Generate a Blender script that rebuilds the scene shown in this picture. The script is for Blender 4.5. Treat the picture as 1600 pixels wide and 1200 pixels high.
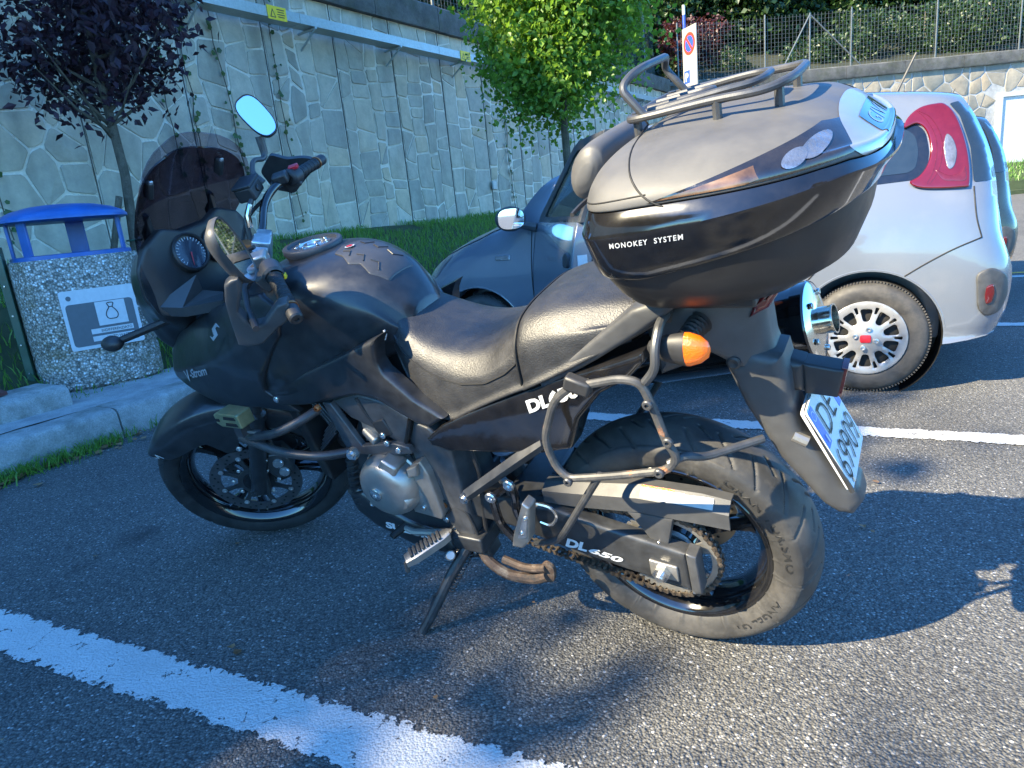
# Sport-tourer motorcycle on a car park, stone retaining wall behind.  Units: metres.
import bpy, math, random
import numpy as np
from mathutils import Vector, Matrix
from mathutils.geometry import delaunay_2d_cdt
rad = math.radians
PI = math.pi
scn = bpy.context.scene
for o in list(bpy.data.objects): bpy.data.objects.remove(o)

# ------------------------------------------------------------------ camera, sky, sun, exposure
def rx(a): return Matrix.Rotation(a, 4, 'X')
def rz(a): return Matrix.Rotation(a, 4, 'Z')
cam_d = bpy.data.cameras.new('camera'); cam = bpy.data.objects.new('camera', cam_d)
scn.collection.objects.link(cam)
cam.matrix_world = Matrix.Translation((0, 0, 1.1043)) @ rx(PI/2 - 0.2499) @ rz(-0.1023)
cam_d.sensor_width = 36.0; cam_d.lens = 36.0 * 1057.18 / 1600.0
cam_d.clip_start = 0.05; cam_d.clip_end = 600
scn.camera = cam
SUN_EL = rad(35.5); SUN_AZ = rad(204)          # direction TOWARDS the sun, azimuth from +X
sd = Vector((math.cos(SUN_AZ)*math.cos(SUN_EL), math.sin(SUN_AZ)*math.cos(SUN_EL), math.sin(SUN_EL)))
world = bpy.data.worlds.new('World'); scn.world = world; world.use_nodes = True
wn = world.node_tree.nodes; wl = world.node_tree.links
sky = wn.new('ShaderNodeTexSky'); sky.sky_type = 'NISHITA'; sky.sun_disc = False
sky.sun_elevation = SUN_EL; sky.sun_rotation = rad(90) - SUN_AZ
sky.air_density = 1.0; sky.dust_density = 0.0; sky.ozone_density = 6.0
wn['Background'].inputs['Strength'].default_value = 0.15
tint = wn.new('ShaderNodeMix'); tint.data_type = 'RGBA'; tint.blend_type = 'MULTIPLY'; tint.inputs[0].default_value = 1.0; tint.inputs[7].default_value = (0.44, 0.82, 1.06, 1)
wl.new(sky.outputs[0], tint.inputs[6]); wl.new(tint.outputs[2], wn['Background'].inputs['Color'])
sl = bpy.data.lights.new('sun', 'SUN'); sl.energy = 4.5; sl.angle = rad(0.53); sl.color = (1.0, 0.86, 0.60)
so = bpy.data.objects.new('sun', sl); scn.collection.objects.link(so)
so.rotation_euler = sd.to_track_quat('Z', 'Y').to_euler(); so.location = (0, 0, 30)
vs = scn.view_settings; vs.view_transform = 'Standard'; vs.look = 'None'; vs.exposure = 2.1; vs.gamma = 1.0
vs.use_curve_mapping = False
scn.render.engine = 'CYCLES'; scn.render.resolution_x = 1024; scn.render.resolution_y = 768
scn.cycles.transparent_max_bounces = 16; scn.cycles.max_bounces = 6; scn.cycles.diffuse_bounces = 3; scn.cycles.glossy_bounces = 4; scn.cycles.transmission_bounces = 4

# ------------------------------------------------------------------ materials
def _nt(name):
    m = bpy.data.materials.new(name); m.use_nodes = True
    nt = m.node_tree; return m, nt, nt.nodes, nt.links, nt.nodes['Principled BSDF']
def _noise(nt, scale, detail=4, coord='Object', rough=.6):
    tc = nt.nodes.new('ShaderNodeTexCoord'); n = nt.nodes.new('ShaderNodeTexNoise')
    n.inputs['Scale'].default_value = scale; n.inputs['Detail'].default_value = detail; n.inputs['Roughness'].default_value = rough
    nt.links.new(tc.outputs[coord], n.inputs['Vector']); return n
def _ramp(nt, src, stops):
    r = nt.nodes.new('ShaderNodeValToRGB'); e = r.color_ramp.elements
    while len(e) < len(stops): e.new(0.5)
    for i, (p, c) in enumerate(stops):
        e[i].position = p; e[i].color = (*c, 1) if len(c) == 3 else c
    nt.links.new(src, r.inputs[0]); return r
def _math(nt, op, a, b=None, clamp=False):
    m = nt.nodes.new('ShaderNodeMath'); m.operation = op; m.use_clamp = clamp
    for i, v in enumerate((a, b)):
        if v is None: continue
        if isinstance(v, (int, float)): m.inputs[i].default_value = v
        else: nt.links.new(v, m.inputs[i])
    return m.outputs[0]
def _mix(nt, fac, a, b):
    m = nt.nodes.new('ShaderNodeMix'); m.data_type = 'RGBA'
    for i, v in ((0, fac), (6, a), (7, b)):
        if isinstance(v, (int, float)): m.inputs[i].default_value = v
        elif isinstance(v, tuple): m.inputs[i].default_value = (*v, 1)
        else: nt.links.new(v, m.inputs[i])
    return m.outputs[2]
def pm(name, col, rough=.5, metal=0., coat=0., var=.25, vs_=30., bump=0., bs=400., bd=.001, spec=.5, dust=0., trans=0., ior=1.5, emit=None, alpha=1):
    """principled material: colour variation, uneven gloss, fine relief and optional dust film"""
    m, nt, N, L, p = _nt(name)
    c2 = tuple(min(1, x*(1+var)+.002) for x in col); c1 = tuple(x*(1-var) for x in col)
    n = _noise(nt, vs_, 5)
    r = _ramp(nt, n.outputs[0], [(.3, c1), (.7, c2)])
    cout = r.outputs[0]
    rr = nt.nodes.new('ShaderNodeMapRange'); L.new(n.outputs[0], rr.inputs[0])
    rr.inputs[1].default_value = .3; rr.inputs[2].default_value = .75
    rr.inputs[3].default_value = max(.02, rough*.82); rr.inputs[4].default_value = min(1, rough*1.2)
    rout = rr.outputs[0]
    if dust > 0:
        d = _noise(nt, 9., 8, rough=.75); dr = _ramp(nt, d.outputs[0], [(.42, (0, 0, 0)), (.72, (dust,)*3)])
        cout = _mix(nt, dr.outputs[0], cout, (.30, .27, .23))
        rout = _math(nt, 'ADD', rout, dr.outputs[0], True)
    L.new(cout, p.inputs['Base Color']); L.new(rout, p.inputs['Roughness'])
    p.inputs['Metallic'].default_value = metal; p.inputs['Coat Weight'].default_value = coat; p.inputs['Coat Roughness'].default_value = .06
    p.inputs['Specular IOR Level'].default_value = spec; p.inputs['IOR'].default_value = ior
    p.inputs['Transmission Weight'].default_value = trans
    if bump:
        b = N.new('ShaderNodeBump'); b.inputs['Strength'].default_value = bump; b.inputs['Distance'].default_value = bd
        bn = _noise(nt, bs, 3); L.new(bn.outputs[0], b.inputs['Height']); L.new(b.outputs[0], p.inputs['Normal'])
    if emit:
        p.inputs['Emission Color'].default_value = (*emit[0], 1); p.inputs['Emission Strength'].default_value = emit[1]
    return m
def tinted(name, col, gloss=.12, rough=.03):
    """thin see-through sheet: tinted transparency with a fresnel gloss"""
    m, nt, N, L, p = _nt(name); N.remove(p)
    t = N.new('ShaderNodeBsdfTransparent'); t.inputs[0].default_value = (*col, 1)
    g = N.new('ShaderNodeBsdfGlossy'); g.inputs['Roughness'].default_value = rough
    lw = N.new('ShaderNodeLayerWeight'); lw.inputs[0].default_value = .5; fo = _math(nt, 'ADD', _math(nt, 'MULTIPLY', _math(nt, 'POWER', lw.outputs['Facing'], 4.), .55), .035)
    n = _noise(nt, 40, 6); dr = _ramp(nt, n.outputs[0], [(.45, (0, 0, 0)), (.8, (gloss,)*3)])
    a = _math(nt, 'ADD', fo, dr.outputs[0], True)
    s = N.new('ShaderNodeMixShader'); L.new(a, s.inputs[0]); L.new(t.outputs[0], s.inputs[1]); L.new(g.outputs[0], s.inputs[2])
    L.new(s.outputs[0], N['Material Output'].inputs[0]); return m
MAT = {}
def setup_mats():
    M = MAT
    M['plastic'] = pm('black_plastic', (.024, .024, .025), .46, bump=.25, bs=700, bd=.0006, dust=.02, var=.1)
    M['plastic_grey'] = pm('weathered_plastic', (.052, .053, .055), .44, bump=.3, bs=600, bd=.0007, dust=.04, var=.1)
    M['satin'] = pm('satin_black_paint', (.019, .020, .022), .36, coat=.25, bump=.03, bs=60, bd=.002, var=.3)
    M['gloss'] = pm('gloss_black_paint', (.006, .006, .007), .10, coat=.8, dust=.02, var=.3)
    M['shell'] = pm('case_shell', (.012, .012, .013), .42, bump=.3, bs=800, bd=.0005, dust=.03, var=.1)
    M['lid'] = pm('case_lid', (.078, .077, .076), .55, bump=.25, bs=500, bd=.0006, dust=.07, var=.12, vs_=14)
    M['silver'] = pm('silver_paint', (.36, .37, .39), .34, metal=.55, coat=.4, var=.05)
    M['vinyl'] = pm('seat_vinyl', (.022, .022, .023), .46, bump=.8, bs=300, bd=.0014, var=.2, vs_=25, spec=.65)
    M['rubber'] = pm('tyre_rubber', (.034, .033, .032), .58, bump=.3, bs=300, bd=.0008, dust=.20, var=.15)
    M['rubber_front'] = pm('tyre_rubber_clean', (.014, .014, .015), .6, bump=.3, bs=300, bd=.0008, dust=.05, var=.3)
    M['grip'] = pm('grip_rubber', (.014, .014, .014), .55, bump=.6, bs=250, bd=.002)
    M['alloy'] = pm('cast_alloy', (.36, .345, .315), .36, metal=.75, bump=.15, bs=500, bd=.0006, dust=.14, var=.12)
    M['alloy_dark'] = pm('dark_alloy', (.042, .044, .047), .38, metal=.35, dust=.06, bump=.1, bs=400, bd=.0006)
    M['frame'] = pm('frame_paint', (.072, .074, .078), .40, metal=.35, dust=.08, bump=.12, bs=600, bd=.0006)
    M['tubeblk'] = pm('tube_black', (.03, .031, .034), .36, metal=.2, dust=.14, bump=.1, bs=300)
    M['rackm'] = pm('rack_tube', (.07, .072, .076), .40, metal=.4, dust=.06, bump=.15, bs=400)
    m, nt, N, L, p = _nt('worn_tube'); n = _noise(nt, 22, 6, rough=.7)
    r = _ramp(nt, n.outputs[0], [(.44, (.055, .056, .058)), (.60, (.10, .095, .09)), (.64, (.30, .13, .06)), (.74, (.34, .30, .27))])
    L.new(r.outputs[0], p.inputs['Base Color']); p.inputs['Roughness'].default_value = .45; p.inputs['Metallic'].default_value = .25; M['worn'] = m
    m, nt, N, L, p = _nt('rusty_steel'); n = _noise(nt, 30, 7, rough=.75)
    r = _ramp(nt, n.outputs[0], [(.36, (.035, .030, .028)), (.52, (.085, .055, .038)), (.66, (.17, .14, .11))])
    L.new(r.outputs[0], p.inputs['Base Color']); p.inputs['Roughness'].default_value = .72; p.inputs['Metallic'].default_value = .2; M['rust'] = m
    M['steel'] = pm('bright_steel', (.62, .61, .59), .24, metal=.95, var=.15, dust=.06)
    M['chain'] = pm('oily_chain', (.085, .066, .050), .5, metal=.6, var=.6, vs_=90, dust=.2)
    M['chrome'] = pm('chrome', (.70, .67, .60), .16, metal=1, var=.05)
    M['disc'] = pm('brake_disc', (.34, .29, .22), .34, metal=.85, var=.2, dust=.1)
    M['disc_dark'] = pm('brake_disc_dark', (.10, .10, .105), .4, metal=.6, var=.2)
    M['white'] = pm('white_print', (.55, .56, .57), .5, var=.08)
    M['grey_print'] = pm('grey_print', (.42, .43, .45), .4, metal=.4, var=.1)
    M['tyre_print'] = pm('tyre_lettering', (.012, .012, .012), .7, var=.1)
    M['orange'] = pm('orange_lens', (.72, .125, .006), .14, coat=.6, bump=.6, bs=260, bd=.003, var=.15, emit=((1, .2, .01), .06))
    M['red'] = pm('red_lens', (.105, .0015, .004), .05, coat=1., var=.10, bump=.12, bs=60, bd=.003)
    M['darkred'] = pm('dark_red_lens', (.10, .006, .010), .12, coat=.8, var=.2)
    M['mirror'] = pm('mirror_glass', (.92, .94, .96), .015, metal=1, var=0)
    M['screen'] = tinted('smoked_screen', (.42, .335, .355), .04)
    M['screen2'] = tinted('smoked_spoiler', (.78, .72, .77), .08)
    M['smoke'] = pm('smoked_reflector', (.016, .013, .011), .10, coat=.9, var=.5, vs_=18, bump=.2, bs=60, bd=.002)
    M['amber_dark'] = pm('faded_amber_reflector', (.11, .06, .03), .2, coat=.6, var=.6, vs_=30)
    M['clearlens'] = pm('clear_reflector', (.26, .28, .31), .10, metal=.75, bump=.8, bs=80, bd=.004, var=.3, coat=.6)
    M['blueplate'] = pm('plate_blue', (.02, .10, .50), .35, var=.08)
    M['plate'] = pm('plate_white', (.55, .56, .57), .38, var=.06)
    M['ink'] = pm('plate_ink', (.02, .02, .022), .45, var=.1)
    M['olive_metal'] = pm('olive_lamp_metal', (.20, .21, .11), .36, metal=.5, dust=.1)
    M['redplastic'] = pm('red_plastic', (.55, .02, .035), .35)
    M['goldanod'] = pm('copper_fitting', (.45, .17, .06), .35, metal=.8)
    M['bluespring'] = pm('blue_grey_spring', (.16, .22, .32), .32, metal=.35)
    M['dial'] = pm('dial_face', (.012, .014, .03), .25, coat=.6)
    M['black'] = pm('deep_black', (.006, .006, .006), .7, var=.2)
    M['clamp'] = pm('clamp_metal', (.55, .55, .55), .3, metal=.8, dust=.1)
    M['sticker'] = pm('white_sticker', (.50, .49, .46), .45, var=.1, dust=.25)
    # car
    m, nt, N, L, p = _nt('car_paint_ice'); n = _noise(nt, 2500, 1)
    r = _ramp(nt, n.outputs[0], [(.3, (.135, .155, .19)), (.7, (.16, .182, .215))])
    d = _noise(nt, 4, 7); dr = _ramp(nt, d.outputs[0], [(.5, (0, 0, 0)), (.8, (.12,)*3)])
    L.new(_mix(nt, dr.outputs[0], r.outputs[0], (.42, .40, .36)), p.inputs['Base Color'])
    p.inputs['Roughness'].default_value = .26; p.inputs['Metallic'].default_value = .2; p.inputs['Coat Weight'].default_value = .9; p.inputs['Coat Roughness'].default_value = .04
    M['carpaint'] = m
    M['carpaint_olive'] = pm('car_paint_olive', (.026, .030, .018), .3, metal=.4, coat=.9, var=.08)
    M['carglass'] = pm('car_glass', (.015, .022, .026), .03, coat=.5, var=.1, spec=.8)
    M['cartrim'] = pm('car_trim', (.045, .047, .05), .5, bump=.2, bs=600, dust=.12)
    M['hubcap'] = pm('hubcap_silver', (.33, .33, .33), .32, metal=.35, coat=.3, var=.06, dust=.08)
    M['carseat'] = pm('car_interior', (.05, .055, .06), .8)
    M['carlampclear'] = pm('lamp_clear', (.20, .20, .215), .14, metal=.5, coat=.7, bump=.8, bs=90, bd=.003)
setup_mats()

# ------------------------------------------------------------------ mesh tools
V3 = lambda p: np.asarray(p, float)
class MB:
    """collects vertices and faces of one mesh"""
    def __init__(s): s.v = []; s.f = []
    def add(s, v, f):
        o = len(s.v); s.v += [tuple(map(float, p)) for p in v]; s.f += [tuple(i+o for i in q) for q in f]; return s
    def xf(s, fn): s.v = [tuple(map(float, fn(np.array(p)))) for p in s.v]; return s
    def mirror(s):
        m = MB(); m.v = [(x, -y, z) for x, y, z in s.v]; m.f = [tuple(reversed(q)) for q in s.f]; return m
def box(mb, c, s, R=None, taper=1.):
    x, y, z = [k/2 for k in s]; P = []
    for sz in (-1, 1):
        t = taper if sz > 0 else 1
        for sx, sy in ((-1, -1), (1, -1), (1, 1), (-1, 1)): P.append((sx*x*t, sy*y*t, sz*z))
    P = np.array(P)
    if R is not None: P = P @ np.array(R).T
    return mb.add(P+V3(c), [(0, 3, 2, 1), (4, 5, 6, 7), (0, 1, 5, 4), (1, 2, 6, 5), (2, 3, 7, 6), (3, 0, 4, 7)])
def loft(mb, rings, cap=(True, True), close=True):
    n = len(rings[0]); v = [p for r in rings for p in r]; f = []
    for i in range(len(rings)-1):
        for j in range(n if close else n-1):
            k = (j+1) % n; f.append((i*n+j, i*n+k, (i+1)*n+k, (i+1)*n+j))
    if cap[0]: f.append(tuple(range(n))[::-1])
    if cap[1]: f.append(tuple((len(rings)-1)*n+j for j in range(n)))
    return mb.add(v, f)
def fillet(P, r, k=5):
    P = [V3(p) for p in P]; out = [P[0]]
    for i in range(1, len(P)-1):
        a, b, c = P[i-1], P[i], P[i+1]; la = np.linalg.norm(a-b); lc = np.linalg.norm(c-b)
        d = min(r, la*.48, lc*.48); p = b+(a-b)/la*d; q = b+(c-b)/lc*d
        for j in range(k+1):
            t = j/k; out.append((1-t)**2*p+2*t*(1-t)*b+t*t*q)
    out.append(P[-1]); return out
def tube(mb, P, r, seg=10, fl=0., closed=False, cap=True, k=5):
    P = fillet(P, fl, k) if fl else [V3(p) for p in P]
    n = len(P); R = r if hasattr(r, '__len__') else [r]*n
    if len(R) != n: R = np.interp(np.linspace(0, 1, n), np.linspace(0, 1, len(R)), R)
    T = []
    for i in range(n):
        a = P[i-1] if (i > 0 or closed) else P[i]; b = P[(i+1) % n] if (i < n-1 or closed) else P[i]
        t = b-a; T.append(t/(np.linalg.norm(t)+1e-12))
    u = np.cross(T[0], (0, 0, 1.)); 
    if np.linalg.norm(u) < .1: u = np.cross(T[0], (0, 1., 0))
    u /= np.linalg.norm(u); rings = []
    for i in range(n):
        u = u-T[i]*np.dot(u, T[i]); u /= np.linalg.norm(u)+1e-12; w = np.cross(T[i], u)
        rings.append([P[i]+R[i]*(math.cos(a)*u+math.sin(a)*w) for a in np.linspace(0, 2*PI, seg, endpoint=False)])
    if closed: rings.append(rings[0]); cap = False
    return loft(mb, rings, (cap, cap))
def lathe(mb, prof, c, ax, seg=40, a0=0., a1=2*PI, closed_prof=False):
    """prof: (radius, height along ax)"""
    ax = V3(ax); ax /= np.linalg.norm(ax); u = np.cross(ax, (0, 0, 1.))
    if np.linalg.norm(u) < .1: u = np.cross(ax, (1., 0, 0))
    u /= np.linalg.norm(u); w = np.cross(ax, u); full = abs(a1-a0-2*PI) < 1e-6
    A = np.linspace(a0, a1, seg, endpoint=not full); n = len(prof); v = []; f = []
    for a in A:
        d = math.cos(a)*u+math.sin(a)*w
        for r, h in prof: v.append(V3(c)+d*r+ax*h)
    for i in range(seg if full else seg-1):
        k = (i+1) % seg
        for j in range(n if closed_prof else n-1):
            l = (j+1) % n; f.append((i*n+j, k*n+j, k*n+l, i*n+l))
    return mb.add(v, f)
def cyl(mb, a, b, r, seg=16, r2=None, ch=0.):
    a = V3(a); b = V3(b); L = np.linalg.norm(b-a); r2 = r if r2 is None else r2
    p = [(1e-5, 0), (r-ch, 0), (r, ch), (r2, L-ch), (r2-ch, L), (1e-5, L)] if ch else [(1e-5, 0), (r, 0), (r2, L), (1e-5, L)]
    return lathe(mb, p, a, b-a, seg)
def bolt(mb, c, ax=(0, 1, 0), r=.008, h=.006, hexa=False):
    c = V3(c); ax = V3(ax)/np.linalg.norm(ax)
    if hexa: cyl(mb, c, c+ax*h, r, 6); cyl(mb, c+ax*h, c+ax*h*1.5, r*.55, 10)
    else: lathe(mb, [(r, 0), (r, h*.7), (r*.8, h), (r*.42, h), (r*.40, h*.4), (1e-5, h*.4)], c, ax, 14)
    return mb
def ball(mb, c, r, seg=14, rg=9):
    r = r if hasattr(r, '__len__') else (r, r, r)
    rings = []
    for i in range(rg+1):
        a = PI*i/rg; a = min(max(a, .02), PI-.02)
        rings.append([(c[0]+r[0]*math.sin(a)*math.cos(t), c[1]+r[1]*math.sin(a)*math.sin(t), c[2]-r[2]*math.cos(a)) for t in np.linspace(0, 2*PI, seg, endpoint=False)])
    return loft(mb, rings)
def catmull(P, n, closed=False):
    P = np.asarray(P, float); m = len(P); out = []
    if m == 2 and not closed: return np.array([P[0]+(P[1]-P[0])*t for t in np.linspace(0, 1, n)])
    T = np.linspace(0, m if closed else m-1, n, endpoint=not closed)
    for t in T:
        i = int(min(math.floor(t), (m if closed else m-1)-1)); s = t-i
        if closed: a, b, c, d = P[(i-1) % m], P[i % m], P[(i+1) % m], P[(i+2) % m]
        else: b, c = P[i], P[i+1]; a = P[i-1] if i > 0 else 2*b-c; d = P[i+2] if i+2 < m else 2*c-b
        out.append(.5*((2*b)+(-a+c)*s+(2*a-5*b+4*c-d)*s*s+(-a+3*b-3*c+d)*s**3))
    return np.array(out)
def dense(O, res):
    O = np.asarray(O, float); out = []
    for i in range(len(O)):
        a, b = O[i], O[(i+1) % len(O)]; k = max(1, int(np.linalg.norm(b-a)/res))
        out += [a+(b-a)*j/k for j in range(k)]
    return np.array(out)
def rpoly(O, r, k=4):
    """round the corners of a closed 2D outline"""
    O = [V3(p) for p in O]; n = len(O); out = []
    for i in range(n):
        a, b, c = O[i-1], O[i], O[(i+1) % n]; la = np.linalg.norm(a-b)+1e-9; lc = np.linalg.norm(c-b)+1e-9
        d = min(r, la*.45, lc*.45); p = b+(a-b)/la*d; q = b+(c-b)/lc*d
        for j in range(k+1):
            t = j/k; out.append((1-t)**2*p+2*t*(1-t)*b+t*t*q)
    return np.array(out)
def inside(Q, O):
    x, y = Q[:, 0], Q[:, 1]; c = np.zeros(len(Q), bool); n = len(O)
    for i in range(n):
        (x1, y1), (x2, y2) = O[i-1], O[i]
        if y1 == y2: continue
        c ^= ((y1 > y) != (y2 > y)) & (x < (x2-x1)*(y-y1)/(y2-y1)+x1)
    return c
def bdist(Q, O):
    d = np.full(len(Q), 1e9)
    for i in range(len(O)):
        a, b = O[i-1], O[i]; ab = b-a; L = ab@ab+1e-15
        t = np.clip(((Q-a)@ab)/L, 0, 1); d = np.minimum(d, np.linalg.norm(Q-a-t[:, None]*ab, axis=1))
    return d
def cdt(O, res, inner=(), holes=()):
    """triangulate the inside of outline O with grid points; returns pts, tris, boundary count"""
    O = dense(O, res); nb = len(O); loops = [O]+[dense(h, res) for h in holes]
    lo = O.min(0); hi = O.max(0)
    gx = np.arange(lo[0]+res/2, hi[0], res); gy = np.arange(lo[1]+res/2, hi[1], res)
    Q = np.array([(a+(res/2 if j % 2 else 0), b) for j, b in enumerate(gy) for a in gx]).reshape(-1, 2)
    for d in inner:
        t = np.roll(O, -1, 0)-np.roll(O, 1, 0); nrm = np.stack([-t[:, 1], t[:, 0]], 1); nrm /= np.linalg.norm(nrm, axis=1)[:, None]+1e-12
        for sg in (-1, 1): Q = np.concatenate([Q, O+nrm*d*sg])
    if len(Q):
        k = inside(Q, O); Q = Q[k]
    if len(Q):
        d = bdist(Q, O); mn = (min(inner)*.7 if inner else res*.35); Q = Q[d > mn]
        for h in loops[1:]:
            if len(Q): Q = Q[~inside(Q, h)]; 
            if len(Q): Q = Q[bdist(Q, h) > mn]
    if len(Q) and inner:
        keep = []; cell = {}; md = min(inner)*.55
        for p in Q:
            key = (int(p[0]/md), int(p[1]/md))
            if key in cell: continue
            cell[key] = 1; keep.append(p)
        Q = np.array(keep)
    A = np.concatenate(loops+([Q] if len(Q) else []))
    edges = []; o = 0
    for l in loops:
        m = len(l); edges += [(o+i, o+(i+1) % m) for i in range(m)]; o += m
    r = delaunay_2d_cdt([Vector((float(p[0]), float(p[1]))) for p in A], edges, [], 2 if holes else 1, 1e-6)
    P = np.array([(p.x, p.y) for p in r[0]]); F = [tuple(f) for f in r[2]]
    if holes:
        C = np.array([P[list(f)].mean(0) for f in F]); k = inside(C, O)
        for h in loops[1:]: k &= ~inside(C, h)
        F = [f for f, q in zip(F, k) if q]
    return P, F, loops
AX = {'y': (0, 2, 1), 'x': (1, 2, 0), 'z': (0, 1, 2)}
def put(P, D, ax):
    i, j, k = AX[ax]; out = np.zeros((len(P), 3)); out[:, i] = P[:, 0]; out[:, j] = P[:, 1]; out[:, k] = D; return out
def p2(O, ax='y'):
    i, j, k = AX[ax]; O = np.asarray(O, float); return O[:, (i, j)] if O.shape[1] == 3 else O
def slab(mb, O, d0, d1, r=.006, res=.02, ax='y', rnd=0., holes=(), deg=0):
    """solid plate: outline O, back at depth d0, front at depth d1 (numbers or functions of 2D points), edge rounding r"""
    O = p2(O, ax); O = rpoly(O, rnd) if rnd else O
    f0 = d0 if callable(d0) else (lambda q: np.full(len(q), float(d0))); f1 = d1 if callable(d1) else (lambda q: np.full(len(q), float(d1)))
    if r and not holes: return slab_ring(mb, O, f0, f1, r, res, ax)
    inn = ((r*.08, r*.3, r*.62, r) if r >= .006 else (r*.3, r)) if r else ()
    P, F, loops = cdt(O, res, inn, [p2(h, ax) for h in holes])
    s = np.sign((f1(P[:1])-f0(P[:1]))[0]) or 1
    D1 = f1(P); D0 = f0(P)
    d = bdist(P, loops[0])
    for h in loops[1:]: d = np.minimum(d, bdist(P, h))
    if r:
        k = 1-np.minimum(d, r)/r; D1 = D1-s*r*(1-np.sqrt(np.maximum(0, 1-k*k)))
    n = len(P); mb0 = len(mb.v)
    bnd = {}
    for f in F:
        for i in range(len(f)):
            a, b = f[i], f[(i+1) % len(f)]
            if (b, a) in bnd: del bnd[(b, a)]
            else: bnd[(a, b)] = 1
    fr = [f if True else f for f in F]; bk = [tuple(i+n for i in f[::-1]) for f in F]; sd_ = [(b, a, a+n, b+n) for a, b in bnd]
    mb.add(np.concatenate([put(P, D1, ax), put(P, D0, ax)]), fr+bk+sd_); return mb
def slab_ring(mb, O, f0, f1, r, res, ax):
    """plate with an evenly rolled edge: offset rings along the outline, triangulated middle"""
    O = dense(O, min(res, .012)); keep = [0]
    for i in range(1, len(O)):
        if np.linalg.norm(O[i]-O[keep[-1]]) > 5e-4: keep.append(i)
    O = O[keep]; n = len(O)
    A = .5*np.sum(O[:, 0]*np.roll(O[:, 1], -1)-np.roll(O[:, 0], -1)*O[:, 1]); O = O if A > 0 else O[::-1]
    e = np.roll(O, -1, 0)-O; e /= np.linalg.norm(e, axis=1)[:, None]+1e-12; nn = np.stack([-e[:, 1], e[:, 0]], 1); nv = nn+np.roll(nn, 1, 0); nl = np.linalg.norm(nv, axis=1)
    nv = nv/np.maximum(nl, .2)[:, None]; nv /= np.clip((nv*nn).sum(1), .5, 1)[:, None]
    for _ in range(2): nv = .25*np.roll(nv, 1, 0)+.5*nv+.25*np.roll(nv, -1, 0)
    D = [0, .10, .30, .62, 1.0] if r >= .005 else [0, .35, 1.0]; s = np.sign((f1(O[:1])-f0(O[:1]))[0]) or 1
    R_ = [O+nv*r*d for d in D]; last = R_[-1]; Q, F, _ = cdt(last, res)
    # match the middle's outline points to the last ring
    mp = {}; 
    for i, q in enumerate(Q):
        d2 = ((last-q)**2).sum(1); j = int(d2.argmin())
        if d2[j] < 1e-10: mp[i] = j
    V = []; N_ = len(D)
    for d, P in zip(D, R_): k = 1-d; V.append(put(P, f1(P)-s*r*(1-math.sqrt(max(0, 1-k*k))), ax))
    base = n*N_; extra = [i for i in range(len(Q)) if i not in mp]; idx = {i: (N_-1)*n+mp[i] for i in mp}; idx.update({i: base+m for m, i in enumerate(extra)})
    if extra: V.append(put(Q[extra], f1(Q[extra]), ax))
    nf = base+len(extra); V.append(put(O, f0(O), ax)); B0 = put(Q, f0(Q), ax); ob = nf+n; V.append(B0)
    faces = [(a*n+i, a*n+(i+1) % n, (a+1)*n+(i+1) % n, (a+1)*n+i) for a in range(N_-1) for i in range(n)]
    faces += [tuple(idx[i] for i in f) for f in F]
    faces += [(i, nf+i, nf+(i+1) % n, (i+1) % n) for i in range(n)]
    inv = {j: i for i, j in mp.items()}
    if len(inv) == n: faces += [(nf+i, ob+inv[i], ob+inv[(i+1) % n], nf+(i+1) % n) for i in range(n)]
    faces += [tuple(ob+i for i in f[::-1]) for f in F]
    return mb.add(np.concatenate(V), faces)
def symsolid(mb, O, yf, r=.02, res=.025, rnd=0.):
    """left-right symmetric solid: half width yf over the side outline O"""
    f = yf if callable(yf) else (lambda q: np.full(len(q), float(yf)))
    return slab(mb, O, lambda q: np.zeros(len(q)), f, r, res, rnd=rnd)
def sym(mb):
    m = MB(); m.v = list(mb.v); m.f = list(mb.f); k = mb.mirror(); return m.add(k.v, k.f)
def yfit(ctrl, deg=2):
    """smooth depth function through control points (a, b, depth)"""
    C = np.asarray(ctrl, float)
    def B(x, z):
        c = [np.ones_like(x), x, z]
        if deg > 1: c += [x*x, x*z, z*z]
        return np.stack(c, 1)
    k, *_ = np.linalg.lstsq(np.vstack([B(C[:, 0], C[:, 1]), 1e-3*np.eye(6 if deg > 1 else 3)]), np.concatenate([C[:, 2], np.zeros(6 if deg > 1 else 3)]), rcond=None)
    return lambda q: B(q[:, 0], q[:, 1]) @ k
def y3(pts, deg=2): return yfit([(x, z, y) for x, y, z in pts], deg)
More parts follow.
